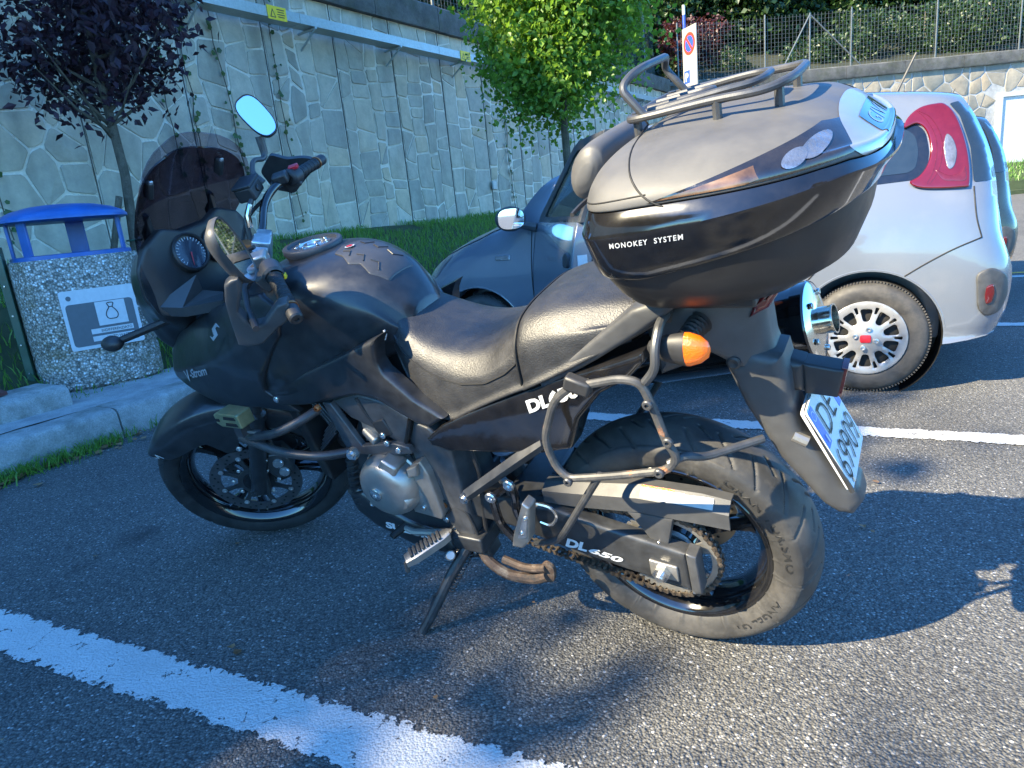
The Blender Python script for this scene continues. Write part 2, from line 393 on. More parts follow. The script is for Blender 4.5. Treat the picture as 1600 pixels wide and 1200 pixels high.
class Caster:
    """depth of a mesh seen along one axis, to lay decals and lettering on it"""
    def __init__(s, mb, ax='y', out=1):
        s.ax = ax; s.out = out; v = np.array(mb.v); i, j, k = AX[ax]; T = []
        for f in mb.f:
            for a in range(1, len(f)-1):
                if len(f) > 8: break
                T.append((f[0], f[a], f[a+1]))
        T = np.array(T); s.A = v[T[:, 0]][:, (i, j, k)]; s.B = v[T[:, 1]][:, (i, j, k)]; s.C = v[T[:, 2]][:, (i, j, k)]
        e1 = s.B-s.A; e2 = s.C-s.A; s.den = e1[:, 0]*e2[:, 1]-e1[:, 1]*e2[:, 0]
        ok = np.abs(s.den) > 1e-12; s.A, s.B, s.C, s.den = s.A[ok], s.B[ok], s.C[ok], s.den[ok]
        s.ctr = (s.A+s.B+s.C)/3; st = np.stack([s.A, s.B, s.C]); s.lo = st.min(0)[:, :2]; s.hi = st.max(0)[:, :2]; s.memo = {}
    def __call__(s, Q):
        Q = np.asarray(Q, float); key = (len(Q), float(Q.sum()), float(Q[0, 0]), float(Q[-1, 1]))
        if key in s.memo: return s.memo[key]
        out = np.zeros(len(Q)); m = .03
        for c0 in range(0, len(Q), 60):
            q_ = Q[c0:c0+60]; k0 = ((s.hi >= q_.min(0)-m) & (s.lo <= q_.max(0)+m)).all(1)
            if not k0.any(): k0[:] = True
            A, B, C, den, ctr = s.A[k0], s.B[k0], s.C[k0], s.den[k0], s.ctr[k0]; e1 = B-A; e2 = C-A
            w = q_[:, None, :]-A[None, :, :2]; u = (w[:, :, 0]*e2[:, 1]-w[:, :, 1]*e2[:, 0])/den; t = (e1[:, 0]*w[:, :, 1]-e1[:, 1]*w[:, :, 0])/den
            k = (u >= -1e-4) & (t >= -1e-4) & (u+t <= 1.0002); d = A[:, 2]+u*e1[:, 2]+t*e2[:, 2]
            d = np.where(k, d, -1e9 if s.out > 0 else 1e9); r = d.max(1) if s.out > 0 else d.min(1); hit = k.any(1)
            for n in np.where(~hit)[0]:
                dd = ((ctr[:, :2]-q_[n])**2).sum(1); mm = np.argsort(dd)[:6]; r[n] = ctr[mm, 2].max() if s.out > 0 else ctr[mm, 2].min()
            out[c0:c0+60] = r
        s.memo[key] = out; return out
def decal(mb, caster, O, off=.0015, res=.015, rnd=0., thick=.004, r=0.):
    O = p2(O, caster.ax); s = caster.out
    return slab(mb, O, lambda q: caster(q)-s*thick, lambda q: caster(q)+s*off, r, res, caster.ax, rnd)
def grid_surf(rings, nu, nt, smooth_t=True):
    """rings: list of (m,3) arrays -> dense grid (nu, nt, 3)"""
    R = np.array([catmull(r, nt) for r in rings]) if smooth_t else np.asarray(rings, float)
    G = np.zeros((nu, R.shape[1], 3))
    for j in range(R.shape[1]): G[:, j] = catmull(R[:, j], nu)
    return G
def body(rings, nu=40, nt=30, smooth_t=True):
    """closed symmetric body from half rings running crown -> bottom (y>=0)"""
    G = grid_surf(rings, nu, nt, smooth_t); G[:, :, 1] = np.maximum(G[:, :, 1], 0)
    rr = []
    for g in G:
        m = g[::-1].copy(); m[:, 1] *= -1
        full = list(g)+list(m[(1 if g[-1][1] < 1e-6 else 0):(-1 if g[0][1] < 1e-6 else None)])
        rr.append(full)
    mb = MB(); loft(mb, rr); return mb
def shell(mb, G, t, flip=False):
    """open surface grid (nu,nt,3) given thickness t"""
    G = np.asarray(G, float); du = np.gradient(G, axis=0); dv = np.gradient(G, axis=1); n = np.cross(du, dv); n /= np.linalg.norm(n, axis=2)[:, :, None]+1e-12
    if flip: n = -n
    a, b = G.shape[:2]; H = G-n*t; v = list(G.reshape(-1, 3))+list(H.reshape(-1, 3)); f = []; o = a*b
    for i in range(a-1):
        for j in range(b-1):
            q = (i*b+j, (i+1)*b+j, (i+1)*b+j+1, i*b+j+1); f.append(q); f.append(tuple(k+o for k in q[::-1]))
    for i in range(a-1):
        for j in (0, b-1): f.append((i*b+j, (i+1)*b+j, (i+1)*b+j+o, i*b+j+o))
    for j in range(b-1):
        for i in (0, a-1): f.append((i*b+j, i*b+j+1, i*b+j+1+o, i*b+j+o))
    return mb.add(v, f)
C_ = scn.collection
SPLIT = {'rack_strut', 'rack_post', 'rack_bolt', 'frame_bolt', 'hanger_bolt', 'pad_screw', 'cover_bolt', 'sprocket_bolt', 'wheel_bolt', 'caliper_bolt', 'cap_screw', 'end_cap_bolt', 'bar_bolt', 'disc_bobbin', 'mudguard_bolt', 'plate_rivet', 'white_bars', 'screw', 'headlight', 'inner_rails', 'blue_band', 'lamp_slot', 'crash_bar', 'passenger_hanger', 'pad_ribs', 'swingarm_bridge', 'lettering', 'print', 'limbs', 'wiring_sleeve', 'plate_number', 'expansion_joint'}
STUFF = {'disc_holes', 'gauge_marks', 'tread_blocks', 'grip_ribs', 'chain', 'country_code'}
def pieces(mb):
    """separate pieces of a mesh; pieces whose boxes overlap stay together"""
    par = list(range(len(mb.v)))
    def find(i):
        while par[i] != i: par[i] = par[par[i]]; i = par[i]
        return i
    for f in mb.f:
        a = find(f[0])
        for q in f[1:]: par[find(q)] = a
    gr = {}
    for f in mb.f: gr.setdefault(find(f[0]), []).append(f)
    V = np.array(mb.v); B_ = [[V[[i for f in g for i in f]].min(0), V[[i for f in g for i in f]].max(0), g] for g in gr.values()]
    ch = True
    while ch:
        ch = False
        for i in range(len(B_)):
            for j in range(i+1, len(B_)):
                if (B_[i][0] <= B_[j][1]+.0005).all() and (B_[j][0] <= B_[i][1]+.0005).all():
                    B_[i] = [np.minimum(B_[i][0], B_[j][0]), np.maximum(B_[i][1], B_[j][1]), B_[i][2]+B_[j][2]]; B_.pop(j); ch = True; break
            if ch: break
    out = []
    for _, _, g in B_:
        ids = sorted({i for f in g for i in f}); mp = {k: n for n, k in enumerate(ids)}; m = MB(); m.v = [mb.v[i] for i in ids]; m.f = [tuple(mp[i] for i in f) for f in g]; out.append(m)
    return out
def obj(name, mb, mat, parent=None, **k):
    if name in SPLIT:
        for m in pieces(mb): o = obj1(name, m, mat, parent, **k)
        return o
    o = obj1(name, mb, mat, parent, **k)
    if name in STUFF: o['kind'] = 'stuff'
    return o
def obj1(name, mb, mat, parent=None, smooth=True, ang=35, bevel=0., M=None):
    me = bpy.data.meshes.new(name); me.from_pydata(mb.v, [], mb.f); me.validate(); me.update()
    import bmesh
    bm = bmesh.new(); bm.from_mesh(me); bmesh.ops.recalc_face_normals(bm, faces=bm.faces); bm.to_mesh(me); bm.free()
    if smooth:
        me.polygons.foreach_set('use_smooth', [True]*len(me.polygons)); me.set_sharp_from_angle(angle=rad(ang))
    me.materials.append(MAT[mat] if isinstance(mat, str) else mat)
    o = bpy.data.objects.new(name, me); C_.objects.link(o)
    if parent is not None: o.parent = parent
    if M is not None: o.matrix_local = M
    if bevel:
        b = o.modifiers.new('bevel', 'BEVEL'); b.width = bevel; b.segments = 2; b.limit_method = 'ANGLE'; b.angle_limit = rad(40)
    return o
def tag(o, label, cat, group=None, kind=None):
    o['label'] = label; o['category'] = cat
    if group: o['group'] = group
    if kind: o['kind'] = kind
    return o
def struct(o, kind='structure', label=None, cat=None):
    o['kind'] = kind
    if label: o['label'] = label; o['category'] = cat
    return o
def empty(name, M=None, parent=None):
    o = bpy.data.objects.new(name, None); C_.objects.link(o); o.empty_display_size = .1
    if M is not None: o.matrix_world = M
    return o
def text2d(s, shear=0., bold=0., spacing=1.):
    """letter shapes as (verts 2D, faces), height about 1, starting at x=0"""
    cu = bpy.data.curves.new('t', 'FONT'); cu.body = s; cu.size = 1.0; cu.shear = shear; cu.offset = bold; cu.space_character = spacing; cu.resolution_u = 3
    to = bpy.data.objects.new('t', cu); C_.objects.link(to)
    dg = bpy.context.evaluated_depsgraph_get(); me = bpy.data.meshes.new_from_object(to.evaluated_get(dg))
    v = np.array([(p.co.x, p.co.y) for p in me.vertices]); f = [tuple(p.vertices) for p in me.polygons]
    bpy.data.objects.remove(to); bpy.data.curves.remove(cu); bpy.data.meshes.remove(me)
    v[:, 0] -= v[:, 0].min(); return v, f
def letters(mb, s, p0, p1, h, depth, ax='y', off=.0022, shear=0., bold=.02, spacing=1., up=None):
    """lettering from p0 to p1 (2D points on the plane across ax), cap height h, laid on depth()"""
    v, f = text2d(s, shear, bold, spacing); p0 = V3(p0)[:2]; p1 = V3(p1)[:2]; d = p1-p0; L = np.linalg.norm(d); d /= L
    if up is None:
        u = np.array([-d[1], d[0]]); u = u if u[1] > 0 else -u
    else: u = V3(up)[:2]
    Q = p0+np.outer(v[:, 0]/v[:, 0].max()*L, d)+np.outer((v[:, 1])/.7*h, u)
    D = depth(Q)+off if callable(depth) else np.full(len(Q), depth+off)
    return mb.add(put(Q, D, ax), f)
def xz(p): return (p[0], p[2])

# ------------------------------------------------------------------ the place: ground, kerb, bank, wall, trees
rng = random.Random(7); nrg = np.random.default_rng(11)
WD = np.array([math.cos(rad(57)), math.sin(rad(57))]); WN = np.array([-WD[1], WD[0]])    # wall direction, and away from the car park
WP = 7.6                                                                                  # wall distance from the origin
def wpt(s, p, z=0.): q = WD*s+WN*p; return (q[0], q[1], z)
KD = np.array([math.cos(rad(62)), math.sin(rad(62))]); KN = np.array([-KD[1], KD[0]]); KP = 3.98
def kpt(s, p, z=0.): q = KD*s+KN*p; return (q[0], q[1], z)
LD = np.array([math.cos(rad(-29)), math.sin(rad(-29))]); LN = np.array([-LD[1], LD[0]])   # stall line direction

def asphalt_nodes(nt, coord):
    """returns colour, roughness and height sockets of worn asphalt"""
    N, L = nt.nodes, nt.links
    def vor(scale, feat='F1', out='Distance'):
        v = N.new('ShaderNodeTexVoronoi'); v.feature = feat; v.inputs['Scale'].default_value = scale; L.new(coord, v.inputs['Vector']); return v
    wob = N.new('ShaderNodeTexNoise'); wob.inputs['Scale'].default_value = 60; L.new(coord, wob.inputs['Vector'])
    v1 = vor(165); v2 = vor(85)
    sep = N.new('ShaderNodeSeparateColor'); L.new(v1.outputs['Color'], sep.inputs[0])
    c = _ramp(nt, sep.outputs[0], [(.0, (.085, .085, .082)), (.30, (.125, .123, .116)), (.75, (.165, .162, .15)), (.93, (.215, .21, .19)), (.99, (.36, .35, .33))])
    edge = _ramp(nt, v1.outputs['Distance'], [(.3, (1, 1, 1)), (.85, (.45, .45, .45))])
    col = _mix(nt, 1.0, c.outputs[0], edge.outputs[0]); col.node.blend_type = 'MULTIPLY'
    s2 = N.new('ShaderNodeSeparateColor'); L.new(v2.outputs['Color'], s2.inputs[0])
    chip = _math(nt, 'MULTIPLY', _math(nt, 'GREATER_THAN', s2.outputs[0], .962), _math(nt, 'LESS_THAN', v2.outputs['Distance'], .33))
    col = _mix(nt, chip, col, (.44, .43, .41))
    big = N.new('ShaderNodeTexNoise'); big.inputs['Scale'].default_value = 1.3; big.inputs['Detail'].default_value = 6; L.new(coord, big.inputs['Vector'])
    bg = _ramp(nt, big.outputs[0], [(.25, (.70, .70, .71)), (.5, (1, 1, 1)), (.75, (1.18, 1.16, 1.12))])
    col2 = _mix(nt, 1.0, col, bg.outputs[0]); col2.node.blend_type = 'MULTIPLY'
    h = _math(nt, 'ADD', _math(nt, 'MULTIPLY', v1.outputs['Distance'], -1.0), _math(nt, 'MULTIPLY', wob.outputs[0], .6))
    h = _math(nt, 'ADD', h, _math(nt, 'MULTIPLY', v2.outputs['Distance'], -.7))
    return col2, h
def asphalt_mat():
    m, nt, N, L, p = _nt('asphalt'); tc = N.new('ShaderNodeTexCoord')
    col, h = asphalt_nodes(nt, tc.outputs['Object'])
    # oil drips where engines stood
    nz = _noise(nt, 14, 2)
    for (x, y, r) in ((-1.533, 2.50, .13), (-1.66, 2.29, .06), (.75, 2.15, .13)):
        d = N.new('ShaderNodeVectorMath'); d.operation = 'DISTANCE'; L.new(tc.outputs['Object'], d.inputs[0]); d.inputs[1].default_value = (x, y, 0)
        dd = _math(nt, 'ADD', d.outputs['Value'], _math(nt, 'MULTIPLY', nz.outputs[0], .12))
        k = _ramp(nt, dd, [(r*.55, (.62,)*3), (r+.06, (0, 0, 0))]); col = _mix(nt, k.outputs[0], col, (.022, .022, .024))
    L.new(col, p.inputs['Base Color']); p.inputs['Roughness'].default_value = .82; p.inputs['Specular IOR Level'].default_value = .35
    b = N.new('ShaderNodeBump'); b.inputs['Strength'].default_value = .75; b.inputs['Distance'].default_value = .006
    L.new(h, b.inputs['Height']); L.new(b.outputs[0], p.inputs['Normal']); return m
def line_mat(name, colr, wear):
    """worn road paint: flakes off at the edges, aggregate shows through"""
    m, nt, N, L, p = _nt(name); tc = N.new('ShaderNodeTexCoord'); uv = N.new('ShaderNodeSeparateXYZ'); L.new(tc.outputs['UV'], uv.inputs[0])
    col, h = asphalt_nodes(nt, tc.outputs['Object'])
    n1 = _noise(nt, 20, 9, rough=.72); n2 = _noise(nt, 5, 3)
    e = _math(nt, 'ABSOLUTE', _math(nt, 'SUBTRACT', uv.outputs[1], .5))            # 0 centre .. .5 edge
    lim = _math(nt, 'ADD', _math(nt, 'MULTIPLY', _math(nt, 'SUBTRACT', n1.outputs[0], .5), .85), .445)
    al = _math(nt, 'LESS_THAN', e, lim)
    vc = N.new('ShaderNodeTexVoronoi'); vc.feature = 'DISTANCE_TO_EDGE'; vc.inputs['Scale'].default_value = 8; L.new(tc.outputs['Object'], vc.inputs['Vector'])
    crack = _math(nt, 'MULTIPLY', _math(nt, 'LESS_THAN', vc.outputs['Distance'], .014), _math(nt, 'GREATER_THAN', n1.outputs[0], .57))
    flake = _math(nt, 'GREATER_THAN', _math(nt, 'ADD', n1.outputs[0], _math(nt, 'MULTIPLY', n2.outputs[0], .25)), wear)
    bare = _math(nt, 'MAXIMUM', crack, flake)
    pc = _ramp(nt, n2.outputs[0], [(.3, tuple(c*.84 for c in colr)), (.7, colr)])
    fine = _noise(nt, 160, 4); sp = _ramp(nt, fine.outputs[0], [(.34, (.75, .74, .72)), (.45, (1, 1, 1))])
    pcc = _mix(nt, 1.0, pc.outputs[0], sp.outputs[0]); pcc.node.blend_type = 'MULTIPLY'
    L.new(_mix(nt, bare, pcc, col), p.inputs['Base Color']); p.inputs['Roughness'].default_value = .7
    b = N.new('ShaderNodeBump'); b.inputs['Strength'].default_value = .55; b.inputs['Distance'].default_value = .004; L.new(h, b.inputs['Height']); L.new(b.outputs[0], p.inputs['Normal'])
    t = N.new('ShaderNodeBsdfTransparent'); s = N.new('ShaderNodeMixShader'); L.new(al, s.inputs[0]); L.new(t.outputs[0], s.inputs[1]); L.new(p.outputs[0], s.inputs[2])
    L.new(s.outputs[0], N['Material Output'].inputs[0]); return m
def concrete_mat(name, c1, c2, moss=.0, scale=6., bump=.5):
    m, nt, N, L, p = _nt(name); n = _noise(nt, scale, 9, rough=.7); r = _ramp(nt, n.outputs[0], [(.28, c1), (.68, c2)])
    f = _noise(nt, 130, 4); sp = _ramp(nt, f.outputs[0], [(.3, (.72,)*3), (.62, (1.08,)*3)])
    col = _mix(nt, 1.0, r.outputs[0], sp.outputs[0]); col.node.blend_type = 'MULTIPLY'
    if moss:
        q = _noise(nt, 3.2, 8, rough=.75); k = _ramp(nt, q.outputs[0], [(.46, (0, 0, 0)), (.66, (moss,)*3)]); col = _mix(nt, k.outputs[0], col, (.055, .062, .026))
    L.new(col, p.inputs['Base Color']); p.inputs['Roughness'].default_value = .9
    b = N.new('ShaderNodeBump'); b.inputs['Strength'].default_value = bump; b.inputs['Distance'].default_value = .01
    L.new(_math(nt, 'ADD', f.outputs[0], _math(nt, 'MULTIPLY', n.outputs[0], 2.)), b.inputs['Height']); L.new(b.outputs[0], p.inputs['Normal']); return m
def leaf_mat(name, c1, c2, trans=.3, rough=.45):
    m, nt, N, L, p = _nt(name); g = N.new('ShaderNodeNewGeometry')
    r = _ramp(nt, g.outputs['Random Per Island'], [(0, c1), (1, c2)]); L.new(r.outputs[0], p.inputs['Base Color']); p.inputs['Roughness'].default_value = rough
    t = N.new('ShaderNodeBsdfTranslucent'); k = N.new('ShaderNodeMix'); k.data_type = 'RGBA'; k.inputs[0].default_value = .5
    L.new(r.outputs[0], k.inputs[6]); k.inputs[7].default_value = (c2[0]*1.6, c2[1]*1.7, c2[2]*.7, 1); L.new(k.outputs[2], t.inputs[0])
    s = N.new('ShaderNodeMixShader'); s.inputs[0].default_value = trans; L.new(p.outputs[0], s.inputs[1]); L.new(t.outputs[0], s.inputs[2]); L.new(s.outputs[0], N['Material Output'].inputs[0]); return m
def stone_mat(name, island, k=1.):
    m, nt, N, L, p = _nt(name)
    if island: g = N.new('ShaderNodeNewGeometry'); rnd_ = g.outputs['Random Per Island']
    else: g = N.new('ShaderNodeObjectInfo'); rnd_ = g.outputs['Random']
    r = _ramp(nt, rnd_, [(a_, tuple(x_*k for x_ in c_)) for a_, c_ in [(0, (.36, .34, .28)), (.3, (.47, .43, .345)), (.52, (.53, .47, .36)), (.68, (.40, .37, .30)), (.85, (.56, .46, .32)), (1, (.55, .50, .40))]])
    n = _noise(nt, 7, 9, rough=.7); k = _ramp(nt, n.outputs[0], [(.3, (.78, .79, .80)), (.7, (1.15, 1.13, 1.1))])
    col = _mix(nt, 1.0, r.outputs[0], k.outputs[0]); col.node.blend_type = 'MULTIPLY'
    w = _noise(nt, 1.6, 8, rough=.8); kw = _ramp(nt, w.outputs[0], [(.56, (0, 0, 0)), (.75, (.35,)*3)]); col = _mix(nt, kw.outputs[0], col, (.48, .46, .42))
    tcs = N.new('ShaderNodeTexCoord'); mps = N.new('ShaderNodeMapping'); mps.inputs['Scale'].default_value = (2.2, 2.2, .22); L.new(tcs.outputs['Object'], mps.inputs[0]); sn = N.new('ShaderNodeTexNoise'); sn.inputs['Scale'].default_value = 1.3; sn.inputs['Detail'].default_value = 7; L.new(mps.outputs[0], sn.inputs['Vector'])
    ks = _ramp(nt, sn.outputs[0], [(.48, (0, 0, 0)), (.72, (.55,)*3)]); col = _mix(nt, ks.outputs[0], col, (.17, .165, .13))
    L.new(col, p.inputs['Base Color']); p.inputs['Roughness'].default_value = .82
    b = N.new('ShaderNodeBump'); b.inputs['Strength'].default_value = .55; b.inputs['Distance'].default_value = .015; L.new(_noise(nt, 14, 9, rough=.65).outputs[0], b.inputs['Height']); L.new(b.outputs[0], p.inputs['Normal']); return m
MAT['asphalt'] = asphalt_mat(); MAT['line'] = line_mat('road_paint_white', (.60, .60, .58), .76); MAT['yline'] = line_mat('road_paint_yellow', (.72, .40, .03), .86)
MAT['kerb'] = concrete_mat('kerb_concrete', (.20, .21, .20), (.42, .42, .40), .55); MAT['coping'] = concrete_mat('coping_concrete', (.05, .05, .048), (.17, .165, .15), .5, 3.)
MAT['walkway'] = concrete_mat('walkway_concrete', (.24, .25, .25), (.46, .46, .44), .15)
m, nt, N, L, p = _nt('mortar'); n = _noise(nt, 1.1, 9, rough=.75)
r = _ramp(nt, n.outputs[0], [(.33, (.46, .41, .31)), (.48, (.70, .65, .54)), (.70, (.80, .77, .68))]); L.new(r.outputs[0], p.inputs['Base Color']); p.inputs['Roughness'].default_value = .92
b = N.new('ShaderNodeBump'); b.inputs['Distance'].default_value = .02; L.new(_noise(nt, 40, 6).outputs[0], b.inputs['Height']); L.new(b.outputs[0], p.inputs['Normal']); MAT['mortar'] = m
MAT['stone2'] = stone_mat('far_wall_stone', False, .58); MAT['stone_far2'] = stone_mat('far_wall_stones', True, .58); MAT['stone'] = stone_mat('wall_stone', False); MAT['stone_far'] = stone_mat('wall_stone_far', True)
MAT['grass'] = leaf_mat('grass_blades', (.06, .16, .025), (.16, .31, .055), .35); MAT['soil'] = concrete_mat('bank_soil', (.025, .040, .014), (.05, .075, .025), .6, 5.)
MAT['leaf_green'] = leaf_mat('maple_leaves', (.04, .13, .018), (.22, .36, .05), .42); MAT['leaf_purple'] = leaf_mat('plum_leaves', (.016, .007, .016), (.042, .016, .030), .15, .62)
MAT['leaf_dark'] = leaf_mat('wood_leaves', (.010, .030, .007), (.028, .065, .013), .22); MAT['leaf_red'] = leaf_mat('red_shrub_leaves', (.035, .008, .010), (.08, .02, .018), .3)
MAT['leaf_vine'] = leaf_mat('vine_leaves', (.02, .06, .015), (.05, .11, .025), .2)
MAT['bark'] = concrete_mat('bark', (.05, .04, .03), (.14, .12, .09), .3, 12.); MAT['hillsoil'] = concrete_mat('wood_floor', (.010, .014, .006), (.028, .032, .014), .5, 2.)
MAT['galv'] = pm('galvanised', (.40, .44, .44), .45, metal=.5, var=.15, dust=.1); MAT['fence_steel'] = pm('fence_steel', (.13, .145, .145), .5, metal=.5)
MAT['green_paint'] = pm('green_post_paint', (.012, .06, .035), .35, coat=.2, dust=.1); MAT['yellow_sign'] = pm('yellow_sign', (.80, .56, .02), .5, var=.1); MAT['blue_plastic'] = pm('blue_plastic', (.014, .105, .36), .38, coat=.1, var=.2, dust=.08, vs_=8)
MAT['sign_grey'] = pm('sign_grey', (.10, .115, .13), .4, var=.05); MAT['signred'] = pm('sign_red', (.55, .05, .03), .4); MAT['signblue'] = pm('sign_blue', (.03, .08, .40), .4); MAT['doorwhite'] = pm('door_white', (.50, .50, .48), .45)
MAT['signpanel'] = pm('sign_panel', (.34, .33, .29), .5, var=.05); MAT['redboard'] = pm('red_brown_board', (.09, .018, .016), .6, dust=.1); MAT['dryleaf'] = leaf_mat('dry_leaves', (.16, .07, .03), (.32, .19, .09), .2)
m, nt, N, L, p = _nt('washed_aggregate'); tc = N.new('ShaderNodeTexCoord'); v = N.new('ShaderNodeTexVoronoi'); v.inputs['Scale'].default_value = 74; v.inputs['Randomness'].default_value = 1.0; L.new(tc.outputs['Object'], v.inputs['Vector'])
sp_ = N.new('ShaderNodeSeparateColor'); L.new(v.outputs['Color'], sp_.inputs[0])
r = _ramp(nt, sp_.outputs[0], [(0, (.18, .175, .16)), (.35, (.36, .33, .28)), (.6, (.48, .44, .39)), (.8, (.56, .46, .38)), (.95, (.82, .81, .79))])
e = _ramp(nt, v.outputs['Distance'], [(.3, (1, 1, 1)), (.7, (.38, .37, .34))]); cc = _mix(nt, 1.0, r.outputs[0], e.outputs[0]); cc.node.blend_type = 'MULTIPLY'
q = _noise(nt, 4, 7, rough=.7); k = _ramp(nt, q.outputs[0], [(.50, (0, 0, 0)), (.66, (.55,)*3)]); cc = _mix(nt, k.outputs[0], cc, (.15, .12, .035))
L.new(cc, p.inputs['Base Color']); p.inputs['Roughness'].default_value = .8; b = N.new('ShaderNodeBump'); b.inputs['Distance'].default_value = .008; b.inputs['Strength'].default_value = .6
L.new(_math(nt, 'MULTIPLY', v.outputs['Distance'], -1.), b.inputs['Height']); L.new(b.outputs[0], p.inputs['Normal']); MAT['aggregate'] = m

# --- asphalt ground
mb = MB(); g = 150.; mb.add([(-g, -g, 0), (g, -g, 0), (g, g, 0), (-g, g, 0)], [(0, 1, 2, 3)])
struct(obj('asphalt_ground', mb, 'asphalt', smooth=False))
# --- painted lines
def strip(name, c, d, length, width, z, mat, label):
    d = np.array(d)/np.linalg.norm(d); n = np.array([-d[1], d[0]]); c = np.array(c); a = c-d*length/2; b = c+d*length/2; w = width/2
    k = int(length/.25)+1; v = []; f = []
    for i in range(k+1):
        q = a+(b-a)*i/k; v += [(*(q-n*w), z), (*(q+n*w), z)]
        if i: f.append((2*i-2, 2*i, 2*i+1, 2*i-1))
    mbx = MB().add(v, f); o = obj(name, mbx, mat, smooth=False)
    uvl = o.data.uv_layers.new(name='UVMap')
    for poly in o.data.polygons:
        for li, vi in zip(poly.loop_indices, poly.vertices): uvl.data[li].uv = (vi//2/k, vi % 2)
    return struct(o)
LC0 = (-.93, 1.53); LC1 = (1.50, -.745)
def stall(off, s0, s1, w=.125, mat='line', nm='parking_line'):
    c = LN*off+LD*(s0+s1)/2; return strip(nm, c, LD, s1-s0, w, .004, mat, '')
strip('parking_line', LC0, LC1, 5.6, .165, .004, 'line', ''); stall(3.215, -3.4, 1.9, .13); stall(5.67, -3.4, 2.2, .13); stall(8.1, -3.4, 2.2, .13)
strip('yellow_line', (9.4, 11.0), (.62, .78), 9.0, .5, .004, 'yline', ''); strip('yellow_line', (5.2, 6.7), (.95, -.30), 3.2, .09, .004, 'yline', '')
# --- kerb, walkway, bank
def kerb_piece(s0, s1):
    mbx = MB(); P = [(0, 0), (.012, .16), (.03, .182), (.055, .188), (.22, .19), (.22, 0)]; rings = []
    for s in np.linspace(s0, s1, 9):
        rings.append([kpt(s, KP+a+rng.uniform(-.004, .004), b+rng.uniform(-.003, .003)*(b > 0)) for a, b in P])
    loft(mbx, rings); return mbx
kerb_root = struct(obj('kerb', kerb_piece(-4.0, -3.0), 'kerb', ang=50))
for i in range(34):
    k = obj('kerb_stone', kerb_piece(-3.0+i*.9+.006, -3.0+(i+1)*.9-.006), 'kerb', kerb_root, ang=50)
mb = MB(); ss = np.linspace(-4, 28, 60); pp = np.linspace(KP+.216, KP+1.35, 8)
mb.add([kpt(s, p, .187+.008*math.sin(s*3+p*5)+(p-KP)*.01) for s in ss for p in pp], [(i*8+j, (i+1)*8+j, (i+1)*8+j+1, i*8+j+1) for i in range(59) for j in range(7)])
struct(obj('walkway', mb, 'walkway'))
def bank_z(p): t = min(1, max(0, (p-4.6)/(WP-.1-4.6))); return .12+.93*(t*t*(3-2*t)*.5+t*.5)
mb = MB(); ss = np.linspace(-14, 26, 90); pp = np.linspace(4.55, WP+.05, 14)
mb.add([wpt(s, p, bank_z(p)+.03*math.sin(s*2.1)*math.sin(p*3)) for s in ss for p in pp], [(i*14+j, (i+1)*14+j, (i+1)*14+j+1, i*14+j+1) for i in range(89) for j in range(13)])
struct(obj('grass_bank', mb, 'soil'))
# far bank under the wall's second leg
CR = np.array(wpt(23.2, WP)[:2]); RD = np.array([math.cos(rad(2.5)), math.sin(rad(2.5))]); RN = np.array([-RD[1], RD[0]])
def rpt(s, p, z=0.): q = CR+RD*s+RN*p; return (q[0], q[1], z)
mb = MB(); ss = np.linspace(-3, 34, 40); mb.add([rpt(s, p, z) for s in ss for p, z in ((.05, 1.02), (-.8, .75), (-1.7, .42), (-1.75, .14), (-1.9, .13), (-1.9, -.02))], [(i*6+j, (i+1)*6+j, (i+1)*6+j+1, i*6+j+1) for i in range(39) for j in range(5)])
struct(obj('far_bank', mb, 'soil', smooth=False))
def blades(name, pts, hgt, wid, mat, lean=.35):
    v = []; f = []
    for (x, y, z) in pts:
        a = rng.uniform(0, 2*PI); h = hgt*rng.uniform(.5, 1.25); w = wid*rng.uniform(.7, 1.3); lx, ly = rng.gauss(0, lean)*h, rng.gauss(0, lean)*h
        dx, dy = math.cos(a)*w, math.sin(a)*w; o = len(v)
        v += [(x-dx, y-dy, z-.01), (x+dx, y+dy, z-.01), (x+lx*.45+dx*.7, y+ly*.45+dy*.7, z+h*.6), (x+lx*.45-dx*.7, y+ly*.45-dy*.7, z+h*.6), (x+lx, y+ly, z+h*.95)]
        f += [(o, o+1, o+2, o+3), (o+3, o+2, o+4)]
    return obj(name, MB().add(v, f), mat, smooth=False)
P = []
for _ in range(42000):
    s = rng.uniform(-1., 21) if rng.random() < .8 else rng.uniform(3, 12); p = rng.uniform(4.75, WP-.02)
    if math.sin(s*1.7)*math.sin(p*2.9+s) < -.62: continue
    P.append(wpt(s, p, bank_z(p)+.03*math.sin(s*2.1)*math.sin(p*3)))
struct(blades('grass', P, .085, .005, 'grass'), 'stuff', 'green grass growing on the bank below the stone wall', 'grass')
P = [rpt(rng.uniform(2, 30), p, .42+(p+1.7)/1.7*.6) for p in [rng.uniform(-1.7, -.05) for _ in range(7000)]]
struct(blades('grass', P, .16, .012, 'grass'), 'stuff', 'grass strip at the foot of the far sunlit wall', 'grass')
P = []
for _ in range(900):
    s = rng.uniform(.9, 2.15); P.append(kpt(s+.2, KP-abs(rng.gauss(0, .06)), 0))
for _ in range(160): P.append(kpt(rng.uniform(2.4, 4.3), KP-abs(rng.gauss(0, .03)), 0))
struct(blades('weeds', P, .085, .0035, 'grass', .7), 'stuff', 'weeds growing along the foot of the kerb', 'weeds')
v = []; f = []
